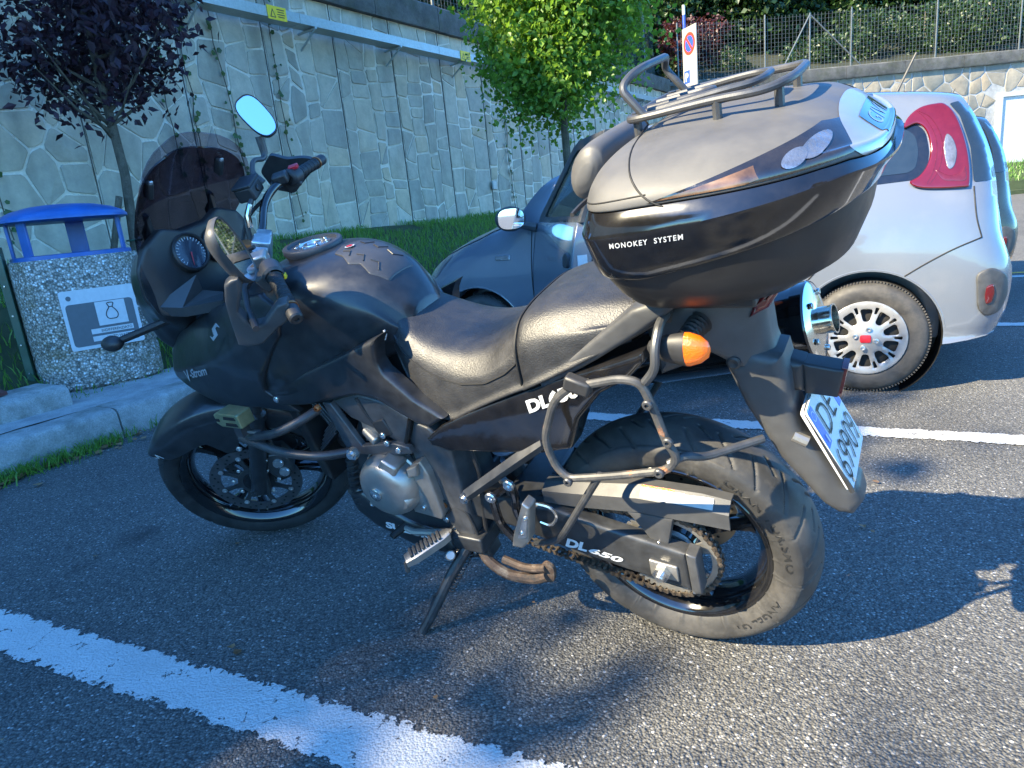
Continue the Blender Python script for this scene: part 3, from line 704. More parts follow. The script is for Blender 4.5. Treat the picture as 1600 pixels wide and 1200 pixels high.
for _ in range(170):
    x, y, z = kpt(rng.uniform(.8, 4.5), KP-abs(rng.gauss(.03, .09)), .008); a = rng.uniform(0, 6.28); r_ = rng.uniform(.010, .028); o = len(v)
    for k_ in range(5): v.append((x+r_*math.cos(a+k_*1.257)*(1.7 if k_ == 0 else 1), y+r_*math.sin(a+k_*1.257)*(1.7 if k_ == 0 else 1), z+rng.uniform(0, .014)))
    f.append(tuple(range(o, o+5)))
for _ in range(26):
    x, y, z = rng.uniform(-2, 2.6), rng.uniform(.9, 3.6), .008; a = rng.uniform(0, 6.28); r_ = rng.uniform(.004, .013); o = len(v)
    for k_ in range(5): v.append((x+r_*math.cos(a+k_*1.257)*(1.7 if k_ == 0 else 1), y+r_*math.sin(a+k_*1.257), z+rng.uniform(0, .006)))
    f.append(tuple(range(o, o+5)))
struct(obj('leaf_litter', MB().add(v, f), 'dryleaf', smooth=False), 'stuff', 'dry brown leaves along the kerb foot and strewn on the asphalt', 'leaves')
# pale gravel patch by the car's nose
v = []; f = []; mbg = MB()
for _ in range(700):
    s, p = rng.uniform(5.0, 9.0), rng.gauss(4.75, .22); x, y, z = kpt(s, p, .17); box(mbg, (x, y, z+.012), (rng.uniform(.02, .06), rng.uniform(.02, .06), .03), np.array(Matrix.Rotation(rng.uniform(0, 3), 3, 'Z')))
struct(obj('gravel', mbg, 'white', smooth=False), 'stuff', 'pale gravel scattered between car nose and grass', 'gravel')

# --- stone wall
def clip_cell(poly, a, b):
    """keep the side of the perpendicular bisector of a-b nearer to a"""
    m = (a+b)/2; n = b-a; out = []
    for i in range(len(poly)):
        p, q = poly[i-1], poly[i]; dp, dq = (p-m)@n, (q-m)@n
        if dp <= 0: 
            if dq > 0: out.append(p+(q-p)*(dp/(dp-dq)))
            else: out.append(q); continue
        elif dq <= 0: out += [p+(q-p)*(dp/(dp-dq)), q]; continue
    return out
def clip2(poly, a, b):
    m = (a+b)/2; n = b-a; out = []; k = len(poly)
    for i in range(k):
        p, q = poly[i], poly[(i+1) % k]; dp, dq = (p-m)@n, (q-m)@n
        if dp <= 0: out.append(p)
        if (dp <= 0) != (dq <= 0): out.append(p+(q-p)*(dp/(dp-dq)))
    return out
def stones(u0, u1, z0, z1, size, sx=1.):
    """irregular polygon stones filling a panel"""
    n = max(3, int((u1-u0)*(z1-z0)/(size*size*sx))); S = []
    tries = 0
    while len(S) < n and tries < 4000:
        tries += 1; c = np.array([rng.uniform(u0, u1)/sx, rng.uniform(z0, z1)]); md = size*rng.uniform(.30, 1.0)
        if all(np.linalg.norm(c-q) > md for q in S): S.append(c)
    out = []; box_ = [np.array([u0/sx, z0]), np.array([u1/sx, z0]), np.array([u1/sx, z1]), np.array([u0/sx, z1])]
    for i, a in enumerate(S):
        poly = [p.copy() for p in box_]
        for j, b in enumerate(S):
            if i != j and np.linalg.norm(a-b) < size*4: poly = clip2(poly, a, b)
            if len(poly) < 3: break
        if len(poly) >= 3:
            poly = np.array(poly); poly[:, 0] *= sx; out.append(poly)
    return out
def ashlar(u0, u1, z0, z1):
    """rough upright courses: wavering column joints, slanting cross joints"""
    out = []; xs = [u0]
    while xs[-1] < u1-.30: xs.append(xs[-1]+rng.uniform(.20, .42))
    if len(xs) > 1 and u1-xs[-1] < .22: xs[-1] = u1
    else: xs.append(u1)
    kz = np.linspace(z0, z1, 10); bd = [[x+(0 if i in (0, len(xs)-1) else rng.gauss(0, .035)) for _ in kz] for i, x in enumerate(xs)]
    bx = lambda i, z: float(np.interp(z, kz, bd[i]))
    for i in range(len(xs)-1):
        z = z0; a0, a1 = z0, z0
        while z < z1-.02:
            h = rng.uniform(.16, .62); e = min(z1, z+h); e = z1 if z1-e < .16 else e; b0, b1 = (e, e) if e >= z1 else (e+rng.gauss(0, .045), e+rng.gauss(0, .045)); b0 = max(b0, a0+.06); b1 = max(b1, a1+.06)
            m0, m1 = (a0+b0)/2, (a1+b1)/2; P = [np.array(p) for p in ((bx(i, a0), a0), (bx(i+1, a1), a1), (bx(i+1, m1), m1), (bx(i+1, b1), b1), (bx(i, b0), b0), (bx(i, m0), m0))]
            if rng.random() < .22 and h > .3:
                out += [np.array([P[0], P[1], P[2], P[5]]), np.array([P[5], P[2], P[3], P[4]])] if rng.random() < .5 else [np.array([P[0], P[1], P[2], P[3]]), np.array([P[0], P[3], P[4], P[5]])]
            else: out.append(np.array(P))
            z = e; a0, a1 = b0, b1
    return out
def stone_mesh(poly, place, gap):
    c = poly.mean(0); P = []
    for p in poly:
        d = p-c; L_ = np.linalg.norm(d); P.append(c+d*max(.3, (L_-gap)/L_))
    P = rpoly(P, .022, 1); P = P+nrg.normal(0, .004, P.shape); h = rng.uniform(.008, .017); n = len(P); Q = c+(P-c)*.965
    v = [place(p[0], -.01, p[1]) for p in P]+[place(p[0], h*.7, p[1]) for p in P]+[place(q[0], h+rng.uniform(-.006, .006), q[1]) for q in Q]
    f = [(i, (i+1) % n, n+(i+1) % n, n+i) for i in range(n)]+[(n+i, n+(i+1) % n, 2*n+(i+1) % n, 2*n+i) for i in range(n)]+[tuple(range(2*n, 3*n))]
    return v, f
WZ0, WZ1 = .80, 4.20
wall = empty('retaining_wall', Matrix.Translation(wpt(10, WP)))
tag(wall, 'long shaded retaining wall of irregular grey stone panels behind the grass bank', 'stone wall')
wall.matrix_world = Matrix.Identity(4)
mb = MB(); loft(mb, [[wpt(s, WP, WZ0-1), wpt(s, WP, WZ1), wpt(s, WP+.45, WZ1), wpt(s, WP+.45, WZ0-1)] for s in np.linspace(-16, 22.6, 30)])
obj('mortar_core', mb, 'mortar', wall, smooth=False)
cells = []; s = -1.0; pw = 1.27
while s < 22.3:
    for poly in (stones(s+.012, s+pw-.012, WZ0, WZ1, .31+.09*rng.random(), .85) if s < 5.0 else ashlar(s+.012, s+pw-.012, WZ0, WZ1)): cells.append((s, poly))
    s += pw
lplace = lambda u, h, z: wpt(u, WP-h, z)
def ang_size(poly):
    c = poly.mean(0); x, y, _ = wpt(c[0], WP); vis = 3.4 < c[0] < 22; a = .5*abs(np.dot(poly[:, 0], np.roll(poly[:, 1], 1))-np.dot(poly[:, 1], np.roll(poly[:, 0], 1)))
    top = c[1] < 1.1+math.hypot(x, y)*.30
    return a/(x*x+y*y) if (2.2 < c[0] and top and c[1] > .95) else -1
cells.sort(key=lambda c: -ang_size(c[1]))
for s_, poly in cells[:296]:
    v, f = stone_mesh(poly, lplace, .016 if poly[:, 0].mean() < 5 else rng.uniform(.008, .030)); obj('stone', MB().add(v, f), 'stone', wall, ang=30)
mbr = MB()
for s_, poly in cells[296:]:
    v, f = stone_mesh(poly, lplace, .030); mbr.add(v, f)
struct(obj('stones', mbr, 'stone_far', wall, ang=30), 'stuff')
mbj = MB(); s = -1.0
while s < 22.3: box(mbj, wpt(s, WP-.004, (WZ0+WZ1)/2), (.007, .02, WZ1-WZ0), np.array(Matrix.Rotation(rad(57), 3, 'Z'))); s += pw
obj('expansion_joint', mbj, 'coping', wall, smooth=False)
def coping(place, s0, s1, parent, step=1.6):
    s = s0
    while s < s1:
        m_ = MB(); P = [(-.10, WZ1), (-.12, WZ1+.05), (-.12, WZ1+.36), (-.10, WZ1+.385), (.5, WZ1+.40), (.5, WZ1)]
        e = min(s+step-.012, s1)
        loft(m_, [[place(q, a, b_+rng.uniform(-.006, .006)) for a, b_ in P] for q in np.linspace(s, e, 4)]); obj('coping_slab', m_, 'coping', parent, ang=25); s += step
coping(lambda u, d, z: wpt(u, WP+d, z), 4.0, 22.4, wall)
# socket plate on the wall
mb = MB(); c = wpt(11.7, WP-.07, 1.62); box(mb, c, (.14, .04, .16), np.array(Matrix.Rotation(rad(57), 3, 'Z'))); obj('socket_plate', mb, 'galv', wall, bevel=.008)
# second leg of the wall, sunlit
wall2 = empty('retaining_wall'); tag(wall2, 'sunlit pale stone wall at the far end, with the white door', 'stone wall')
mb = MB(); loft(mb, [[rpt(s, 0, -.2), rpt(s, 0, WZ1), rpt(s, .45, WZ1), rpt(s, .45, -.2)] for s in np.linspace(-.5, 34, 30)]); obj('mortar_core', mb, 'walkway', wall2, smooth=False)
cells = []; s = 0.; DOOR = (11.15, 12.65, 3.15)
rplace = lambda u, h, z: rpt(u, -h, z)
allst = []
while s < 26:
    for poly in stones(s+.012, s+2.0-.012, .9, WZ1, .42, 1.):
        c = poly.mean(0)
        if DOOR[0]-.25 < c[0] < DOOR[1]+.25 and c[1] < DOOR[2]+.25: continue
        allst.append(poly)
    s += 2.0
allst.sort(key=lambda q: -(len(q)*0+abs(6 < q[:, 0].mean() < 17)*10+q[:, 1].mean()*.1))
mbr = MB()
for i, poly in enumerate(allst):
    v, f = stone_mesh(poly, rplace, .03)
    if i < 120: obj('stone', MB().add(v, f), 'stone2', wall2, ang=30)
    else: mbr.add(v, f)
struct(obj('stones', mbr, 'stone_far2', wall2, ang=30), 'stuff')
coping(lambda u, d, z: rpt(u, d, z), -.3, 26, wall2, 2.0)
RR = np.array(Matrix.Rotation(rad(2.5), 3, 'Z'))
mb = MB(); dx0, dx1, dz = DOOR
for a, b_, c_, d_ in ((dx0-.14, dx0, .8, dz+.14), (dx1, dx1+.14, .8, dz+.14)): box(mb, rpt((a+b_)/2, -.03, (c_+d_)/2), (b_-a, .16, d_-c_), RR)
box(mb, rpt((dx0+dx1)/2, -.03, dz+.07), (dx1-dx0, .16, .14), RR); obj('door_frame', mb, 'doorwhite', wall2, smooth=False)
mb = MB(); box(mb, rpt((dx0+dx1)/2, -.01, (dz+.8)/2), (dx1-dx0-.01, .08, dz-.8), RR); d_o = obj('door', mb, 'doorwhite', wall2, smooth=False)
mb = MB(); box(mb, rpt(dx1-.15, -.08, 1.9), (.05, .06, .16), RR); obj('door_handle', mb, 'alloy_dark', d_o)
# --- cable tray with brackets, warning signs
tray = empty('cable_tray'); tag(tray, 'galvanised cable tray on brackets running below the wall coping', 'cable tray')
mb = MB(); zt = 3.74
for s0_ in np.arange(-2, 22, 3.0):
    m_ = MB(); loft(m_, [[wpt(s, WP-.10, zt+.012), wpt(s, WP-.34, zt+.012), wpt(s, WP-.34, zt+.12), wpt(s, WP-.345, zt+.12), wpt(s, WP-.345, zt), wpt(s, WP-.10, zt)] for s in (s0_+.004, s0_+2.996)]); obj('tray_section', m_, 'galv', tray, smooth=False)
for s in np.arange(-1.5, 22, 1.75):
    m_ = MB(); tube(m_, [wpt(s, WP-.0, zt-.03), wpt(s, WP-.36, zt-.015)], .018, 6); tube(m_, [wpt(s, WP, zt-.24), wpt(s, WP-.33, zt-.03)], .014, 6); obj('bracket', m_, 'galv', tray)
def wsign(s, label):
    t = empty('warning_sign', Matrix.Translation(wpt(s, WP-.352, zt+.055)) @ Matrix.Rotation(rad(57), 4, 'Z')); tag(t, label, 'sign', 'yellow signs on the cable tray')
    m_ = MB(); box(m_, (0, 0, 0), (.30, .006, .16)); obj('panel', m_, 'yellow_sign', t, smooth=False)
    m_ = MB()
    tri = [(-.115, -.055), (-.025, -.055), (-.07, .05)]
    slab(m_, [(a, b_) for a, b_ in tri], -.003, -.0045, 0, .05); tri2 = [(-.099, -.046), (-.041, -.046), (-.07, .022)]
    obj('triangle', m_, 'ink', t, smooth=False); m2 = MB(); slab(m2, tri2, -.0045, -.0052, 0, .05); obj('triangle_field', m2, 'yellow_sign', t, smooth=False)
    m2 = MB(); 
    for i in range(4): box(m2, (.06, -.0042, .045-.028*i), (.12-.02*(i % 2), .001, .010))
    obj('print', m2, 'ink', t, smooth=False)
wsign(6.62, 'yellow warning sign on the cable tray, the nearer one at the top left'); wsign(10.75, 'yellow warning sign on the cable tray beside the green tree')
# --- fences on top of the walls
def fence(place, s0, s1, h, step, label, dz=WZ1+.38, mesh=.10, wire=.0022):
    t = empty('wire_fence'); tag(t, label, 'fence'); m_ = MB()
    for s in np.arange(s0, s1, mesh): box(m_, place(s, .22, dz+h/2), (wire*2, wire*2, h))
    pz = dz
    while pz < dz+h: tube(m_, [place(s, .22, pz) for s in np.arange(s0, s1+.1, 2.)], wire, 4); pz += mesh
    struct(obj('wire_mesh', m_, 'fence_steel', t, smooth=False), 'stuff')
    for s in np.arange(s0, s1, step):
        m2 = MB(); tube(m2, [place(s, .2, dz-.05), place(s, .2, dz+h+.06)], .026, 8); obj('post', m2, 'fence_steel', t)
    return t
fl_ = fence(lambda u, d, z: wpt(u, WP+d, z), 5.5, 22, 1.9, 2.6, 'wire mesh fence on the shaded wall above the cable tray')
fr_ = fence(lambda u, d, z: rpt(u, d, z), .2, 26, 1.75, 2.9, 'wire mesh fence with steel posts above the far sunlit wall', mesh=.12, wire=.0035)
for a, b_ in ((4.6, 3.6), (4.6, 6.4)):
    m_ = MB(); tube(m_, [rpt(a, .2, WZ1+.38+1.7), rpt(b_, .2, WZ1+.36)], .024, 8); obj('brace', m_, 'fence_steel', fr_)
m_ = MB(); tube(m_, [rpt(4.6, .2, WZ1+.3), rpt(4.6, .2, WZ1+.38+1.75)], .026, 8); obj('post', m_, 'fence_steel', fr_)
# --- hillside behind the walls
def hill_z(d): return WZ1+.25+max(0, d-.5)*.30
mb = MB(); rows = []
path = [wpt(s, WP) for s in np.linspace(-30, 21.5, 18)]+[rpt(s, 0) for s in np.linspace(1, 60, 18)]
offs = [.46, 3, 8, 18, 40]
for i, q in enumerate(path):
    nrm = WN if i < 18 else RN
    if i in (17, 18): nrm = (WN+RN)/np.linalg.norm(WN+RN)
    for d in offs: mb.v.append((q[0]+nrm[0]*d, q[1]+nrm[1]*d, hill_z(d)))
mb.f = [(i*5+j, (i+1)*5+j, (i+1)*5+j+1, i*5+j+1) for i in range(35) for j in range(4)]
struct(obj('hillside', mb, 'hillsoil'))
# --- trees
def leaf_cloud(n, R, size, seedv, clumps=26, zs=1., hollow=.45, lobes=True):
    """leaves gathered in clumps through the crown's volume"""
    g = np.random.default_rng(seedv); v = []; f = []
    C = []
    while len(C) < clumps:
        q = g.uniform(-1, 1, 3); l = np.linalg.norm(q)
        if hollow < l < 1: C.append(q)
    C = np.array(C); ci = C[g.integers(0, clumps, n)]; q = (ci*.84+g.normal(0, .15, (n, 3)))*np.array([R, R, R*zs])
    un = lambda a_: a_/np.linalg.norm(a_, axis=1)[:, None]
    a = un(g.normal(0, 1, (n, 3))); a[:, 2] = np.abs(a[:, 2])*.6+.2; b_ = un(np.cross(a, g.normal(0, 1, (n, 3)))); c2 = un(np.cross(a, b_)); s = size*g.uniform(.6, 1.3, (n, 1)); k = (.45, 1.15, .1, .2, .55) if lobes else (.32, 1.2, 0., .15, .5)
    V = np.stack([q, q+b_*s*k[4]+c2*s*k[0], q+b_*s*k[1]+c2*s*k[2]-a*s*k[3], q+b_*s*k[4]-c2*s*k[0]], 1).reshape(-1, 3)
    m_ = MB(); m_.v = V.tolist(); m_.f = [(4*i, 4*i+1, 4*i+2, 4*i+3) for i in range(n)]; return m_
def tree(name, label, loc, trunk_h, r0, crown, crown_z, R, zs, leafmat, group=None, limbs=9, lean=(0, 0), seedv=1, sticks=True):
    t = empty(name, Matrix.Translation(loc)); tag(t, label, 'tree', group); g = random.Random(seedv)
    m_ = MB(); top = np.array([lean[0], lean[1], crown_z]); P = [np.array([0, 0, -.25])]+[top*k+np.array([g.gauss(0, .02), g.gauss(0, .02), 0]) for k in (.25, .5, .75, 1)]+[top+np.array([0, 0, R*zs*.7])]
    tube(m_, P, [r0*1.25, r0, r0*.92, r0*.82, r0*.6, r0*.12], 10); obj('trunk', m_, 'bark', t)
    if sticks:
        m_ = MB()
        for i in range(limbs):
            a = i*2.4+g.uniform(-.3, .3); h0 = g.uniform(trunk_h*.92, crown_z); el = g.uniform(.35, 1.0); Lb = R*g.uniform(.6, .95)
            b0 = top*(h0/crown_z); e = b0+np.array([math.cos(a)*math.cos(el), math.sin(a)*math.cos(el), math.sin(el)*zs])*Lb; mid = (b0+e)/2+np.array([0, 0, -.06*R])
            tube(m_, [b0, mid, e], [r0*.42, r0*.25, r0*.06], 6)
        obj('limbs', m_, 'bark', t)
    c = crown if isinstance(crown, bpy.types.Object) else obj('crown', crown, leafmat, t, smooth=False)
    if isinstance(crown, bpy.types.Object):
        c = crown.copy(); C_.objects.link(c); c.parent = t
    c.location = (lean[0], lean[1], crown_z); return t
def at_az(az, d): return (math.cos(rad(az))*d, math.sin(rad(az))*d)
x, y = at_az(83.7, 9.6)
tree('young_maple_tree', 'bright green young maple tree standing before the stone wall', (x, y, .50), 2.0, .055, leaf_cloud(44000, 1.32, .066, 3, 120, 1.28, .0), 3.25, 1.32, 1.28, 'leaf_green', seedv=4, limbs=12)
x, y = at_az(117.2, 6.9)
tree('purple_plum_tree', 'young plum tree with dark purple leaves beside the blue lidded bin', (x, y, .42), 1.75, .042, leaf_cloud(6200, .92, .072, 5, 55, 1.0, .1, False), 2.60, .92, 1.0, 'leaf_purple', seedv=9, limbs=16)
st = empty('tree_stake'); tag(st, 'leaning wooden stake tied to the purple tree trunk', 'stake')
m_ = MB(); tube(m_, [(x-.30, y-.35, .3), (x-.02, y-.06, 1.55)], .028, 8); obj('pole', m_, 'bark', st)
m_ = MB(); tube(m_, [(x+.10, y-.25, .3), (x+.02, y+.02, 1.2)], .026, 8); obj('pole', m_, 'galv', st)
m_ = MB(); tube(m_, [(x+.06*math.cos(a), y+.06*math.sin(a)-.02, 1.18) for a in np.linspace(0, 6.2, 12)], .008, 5); obj('tie', m_, 'green_paint', st)
# wood above the walls
cA = leaf_cloud(11000, 2.3, .17, 21, 90, 1.1, .0); cB = leaf_cloud(4200, 1.7, .13, 22, 45, .9, .2); cC = leaf_cloud(2600, 1.2, .11, 23, 30, .8, .1)
keep = {}
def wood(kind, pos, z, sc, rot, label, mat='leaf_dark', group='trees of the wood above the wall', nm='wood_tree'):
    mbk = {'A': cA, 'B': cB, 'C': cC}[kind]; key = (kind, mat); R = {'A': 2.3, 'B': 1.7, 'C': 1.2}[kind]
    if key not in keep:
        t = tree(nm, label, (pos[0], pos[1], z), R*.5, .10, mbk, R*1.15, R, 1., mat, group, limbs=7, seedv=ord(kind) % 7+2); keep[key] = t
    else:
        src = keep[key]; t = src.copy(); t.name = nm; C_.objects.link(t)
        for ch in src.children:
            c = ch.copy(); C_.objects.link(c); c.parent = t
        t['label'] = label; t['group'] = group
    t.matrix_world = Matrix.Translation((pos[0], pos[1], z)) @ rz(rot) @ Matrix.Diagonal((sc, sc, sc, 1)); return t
g2 = random.Random(5)
LBL = 'leafy tree in the dark wood above the retaining wall'
for s in np.arange(5.5, 23, 2.1):
    q = wpt(s+g2.uniform(-.4, .4), WP+1.9+g2.uniform(0, .8)); wood('BC'[int(s) % 2], q, WZ1+.2, g2.uniform(.9, 1.15), g2.uniform(0, 6), LBL)
for s in np.arange(7, 26, 3.2):
    q = wpt(s+g2.uniform(-.5, .5), WP+6+g2.uniform(0, 1.5)); wood('A', q, WZ1+1.2, g2.uniform(.95, 1.25), g2.uniform(0, 6), LBL)
for s in np.arange(-1, 28, 2.3):
    q = rpt(s+g2.uniform(-.5, .5), 2.6+g2.uniform(0, 1.2))
    wood('BC'[int(s) % 2], q, WZ1+.1, g2.uniform(.8, 1.15), g2.uniform(0, 6), 'leafy tree in the wood behind the far fence', group='trees behind the far fence')
for s in np.arange(-4, 32, 3.3):
    q = rpt(s+g2.uniform(-.5, .5), 7+g2.uniform(0, 1.5)); wood('A', q, WZ1+1.3, g2.uniform(1.0, 1.3), g2.uniform(0, 6), 'leafy tree in the wood behind the far fence', group='trees behind the far fence')
for s in np.arange(-8, 36, 4.2):
    q = rpt(s, 13+g2.uniform(0, 2)); wood('A', q, WZ1+3, g2.uniform(1.4, 1.8), g2.uniform(0, 6), 'leafy tree in the wood behind the far fence', group='trees behind the far fence')
for s in np.arange(12, 30, 4.2):
    q = wpt(s, WP+12+g2.uniform(0, 2)); wood('A', q, WZ1+3, g2.uniform(1.4, 1.7), g2.uniform(0, 6), LBL)
wood('C', rpt(1.2, 1.7), WZ1+.55, 1.0, .3, 'dark red leaved shrub behind the far fence', 'leaf_red', None, 'red_shrub')
# dense tree row on the wall to the left (its shade falls across the bike's front)
for s in np.arange(-18, 5.5, 1.25):
    q = wpt(s+g2.uniform(-.3, .3), WP+1.6+g2.uniform(0, .3)); wood('A', q, WZ1-.10+g2.uniform(-.1, .1), 1.17 if s < -1.2 else .80, g2.uniform(0, 6), 'leafy tree of the tall row above the wall on the left', group='tree row above the wall on the left')
for s in np.arange(-18, 4, 2.6):
    q = wpt(s+g2.uniform(-.3, .3), WP+4.2); wood('A', q, WZ1-.2, 1.25 if s < -1.2 else .90, g2.uniform(0, 6), 'leafy tree of the tall row above the wall on the left', group='tree row above the wall on the left')
# --- vines on the wall
def vine(s, z0, z1, label, seedv):
    g = random.Random(seedv); t = empty('climbing_vine'); tag(t, label, 'vine', 'vines climbing the wall'); P = []; zz = z0; u = s
    while zz < z1: P.append(wpt(u, WP-.055, zz)); zz += .25; u += g.gauss(0, .025)
    m_ = MB(); tube(m_, P, .006, 5); obj('stem', m_, 'bark', t); v = []; f = []
    for q in P:
        for _ in range(g.choice((1, 2, 3, 4))):
            c = np.array(q)+np.array([*(WD*g.gauss(0, .035)), g.uniform(-.12, .12)]); c[:2] -= WN*g.uniform(0, .03); r_ = g.uniform(.018, .04); a = g.uniform(0, 6); o = len(v)
            for k_ in range(5): v.append((*(c[:2]+WD*r_*math.cos(a+k_*1.257)-WN*g.uniform(-.01, .015)), c[2]+r_*math.sin(a+k_*1.257)))
            f.append(tuple(range(o, o+5)))
    obj('leaves', MB().add(v, f), 'leaf_vine', t, smooth=False)
for i, (s, z0, z1, l) in enumerate(((3.15, 1.3, 4.4, 'thin green vine on the wall left of the purple tree'), (5.05, 1.9, 4.4, 'thin vine on the wall right of the purple tree crown'), (5.35, 1.8, 4.4, 'thin vine on the wall just left of the raised mirror'),
        (5.95, 1.9, 4.45, 'thin vine on the wall right of the raised mirror'), (6.75, 1.3, 4.5, 'vine hanging down the wall above the right handlebar grip'), (12.45, 1.1, 3.9, 'dark vine on the wall left of the green tree'))): vine(s, z0, z1, l, 30+i)
# --- parking sign
x, y = at_az(74.3, 15.5); ps = empty('parking_sign', Matrix.Translation((x, y, .1)) @ rz(rad(-74))); tag(ps, 'no parking sign on a blue steel post behind the top case', 'sign')
m_ = MB(); tube(m_, [(0, 0, 0), (0, 0, 4.62)], .03, 10); obj('post', m_, 'signblue', ps)
m_ = MB(); tube(m_, [(0, 0, 4.45), (0, 0, 4.63)], .031, 10); obj('post_cap', m_, 'white', ps)
m_ = MB(); box(m_, (.26, -.05, 3.5), (.50, .02, 1.35)); obj('panel', m_, 'signpanel', ps, smooth=False)
def ring(mbx, c, r0_, r1_, yy, n=32): return lathe(mbx, [(r0_, 0), (r1_, 0)], (c[0], yy, c[1]), (0, -1, 0), n)
m_ = MB(); ring(m_, (.26, 3.86), .15, .21, -.0615); obj('red_ring', m_, 'signred', ps, smooth=False)
m_ = MB(); ring(m_, (.26, 3.86), 1e-4, .15, -.0612); obj('blue_field', m_, 'signblue', ps, smooth=False)
m_ = MB(); box(m_, (.26, -.063, 3.86), (.05, .001, .32), np.array(Matrix.Rotation(rad(-40), 3, 'Y'))); obj('red_bar', m_, 'signred', ps, smooth=False)
m_ = MB(); box(m_, (.15, -.062, 3.26), (.20, .003, .24)); obj('blue_square', m_, 'signblue', ps, smooth=False)
m_ = MB(); letters(m_, 'P', (.10, 3.18), (.20, 3.18), .16, -.0645, bold=.02, up=(0, 1), off=-.0005); obj('letter', m_, 'white', ps, smooth=False)
# --- litter bin
bx, by = kpt(2.99, 5.03)[:2]; BIN = Matrix.Translation((bx, by, .195)) @ rz(rad(36))
lb = empty('litter_bin', BIN); tag(lb, 'washed aggregate concrete litter bin with blue hood and waste sign', 'litter bin')
def sq(r, z, n=40, e=3.2): return [(r*np.sign(math.cos(a))*abs(math.cos(a))**(2/e), r*np.sign(math.sin(a))*abs(math.sin(a))**(2/e), z) for a in np.linspace(0, 2*PI, n, endpoint=False)]
m_ = MB(); loft(m_, [sq(r_, z_) for r_, z_ in ((.375, 0), (.395, .02), (.40, .22), (.39, .235), (.39, .25), (.40, .265), (.40, .88), (.385, .90), (.34, .90), (.34, .70))]); obj('body', m_, 'aggregate', lb, ang=40)
m_ = MB(); loft(m_, [sq(r_, z_, e=2.6) for r_, z_ in ((.36, .895), (.37, .90), (.37, .925), (.33, .93), (.33, .90))]); obj('rim', m_, 'blue_plastic', lb)
m_ = MB(); loft(m_, [sq(r_, z_, e=2.6) for r_, z_ in ((.385, 1.150), (.397, 1.155), (.397, 1.172), (.375, 1.195), (.31, 1.225), (.21, 1.25), (.1, 1.262), (.02, 1.264))]); obj('hood', m_, 'blue_plastic', lb, ang=50)
for a, wd in ((rad(-140), .07), (rad(-25), .05), (rad(75), .12), (rad(170), .05)):
    m_ = MB(); c, s_ = math.cos(a), math.sin(a); box(m_, (c*.345, s_*.345, 1.04), (.02, wd, .29), np.array(Matrix.Rotation(a, 3, 'Z'))); obj('hood_leg', m_, 'blue_plastic', lb, bevel=.004)
SG = Matrix.Translation((.05, -.402, .48)) @ Matrix.Diagonal((.86, 1, .92, 1)) 
def sgn(name, mbx, mat, par=lb): return obj(name, mbx, mat, par, smooth=False, M=SG)
m_ = MB(); slab(m_, rpoly([(-.26, -.22), (.26, -.22), (.26, .22), (-.26, .22)], .02), 0, -.006, 0, .1); plate = sgn('sign_plate', m_, 'plate')
def sgs(name, mbx, mat): return obj(name, mbx, mat, plate, smooth=False)
m_ = MB(); slab(m_, rpoly([(-.235, -.195), (.235, -.195), (.235, .12), (-.235, .12)], .03), -.006, -.0075, 0, .1); sgs('grey_field', m_, 'sign_grey')
m_ = MB(); slab(m_, [(-.035, -.06), (.175, -.06), (.175, .115), (-.035, .115)], -.0075, -.009, 0, .2); sgs('white_square', m_, 'plate')
m_ = MB(); slab(m_, [(-.10, -.115), (.20, -.115), (.20, -.078), (-.10, -.078)], -.0075, -.009, 0, .2); slab(m_, [(-.10, -.17), (.20, -.17), (.20, -.133), (-.10, -.133)], -.0075, -.009, 0, .2); sgs('white_bars', m_, 'plate')
m_ = MB(); letters(m_, 'INDIFFERENZIATO', (-.03, -.107), (.19, -.107), .020, -.0098, bold=.01, up=(0, 1), off=0); letters(m_, 'MIXED WASTE', (.0, -.161), (.17, -.161), .020, -.0098, bold=.01, up=(0, 1), off=0); sgs('lettering', m_, 'ink')
bag = [(0, -.045), (.03, -.04), (.042, -.01), (.030, .025), (.012, .052), (.022, .085), (-.022, .085), (-.012, .052), (-.030, .025), (-.042, -.01), (-.03, -.04)]
m_ = MB(); tube(m_, [(.07+a, -.010, .022+b_*.9) for a, b_ in catmull(bag, 40, True)], .0035, 5, closed=True); tube(m_, [(.058, -.010, .07), (.082, -.010, .07)], .003, 5); sgs('bag_symbol', m_, 'ink')
m_ = MB(); lathe(m_, [(1e-4, .0068), (.018, .0068)], (-.20, 0, .165), (0, -1, 0), 16); sgs('blue_dot', m_, 'sign_grey')
# --- green fence post, raised kerb block and red board on the left
x, y = kpt(2.55, 5.10)[:2]; gp = empty('green_post'); tag(gp, 'slim green steel post left of the litter bin', 'post')
m_ = MB(); box(m_, (x, y, .68), (.05, .07, 1.05), np.array(Matrix.Rotation(rad(20), 3, 'Z'))); obj('upright', m_, 'green_paint', gp, bevel=.005)
m_ = MB()
for i in range(5): bolt(m_, (x+.01, y-.036, .35+.2*i), (.3, -1, 0), .006, .004)
obj('screw', m_, 'steel', gp)
m_ = MB(); loft(m_, [[kpt(s, a, b_) for a, b_ in ((4.45, .16), (4.46, .29), (4.49, .315), (4.80, .32), (4.82, .16))] for s in (.2, 1.6, 2.3, 2.42)]); kb = obj('kerb_block', m_, 'kerb', ang=50, bevel=.01); struct(kb)
m_ = MB(); loft(m_, [[kpt(s, 4.62, .325), kpt(s, 5.05, .40), kpt(s, 5.05, .42), kpt(s, 4.62, .345)] for s in (.5, 2.15)]); tag(obj('board', m_, 'redboard', smooth=False), 'red brown board lying behind the kerb block', 'board')

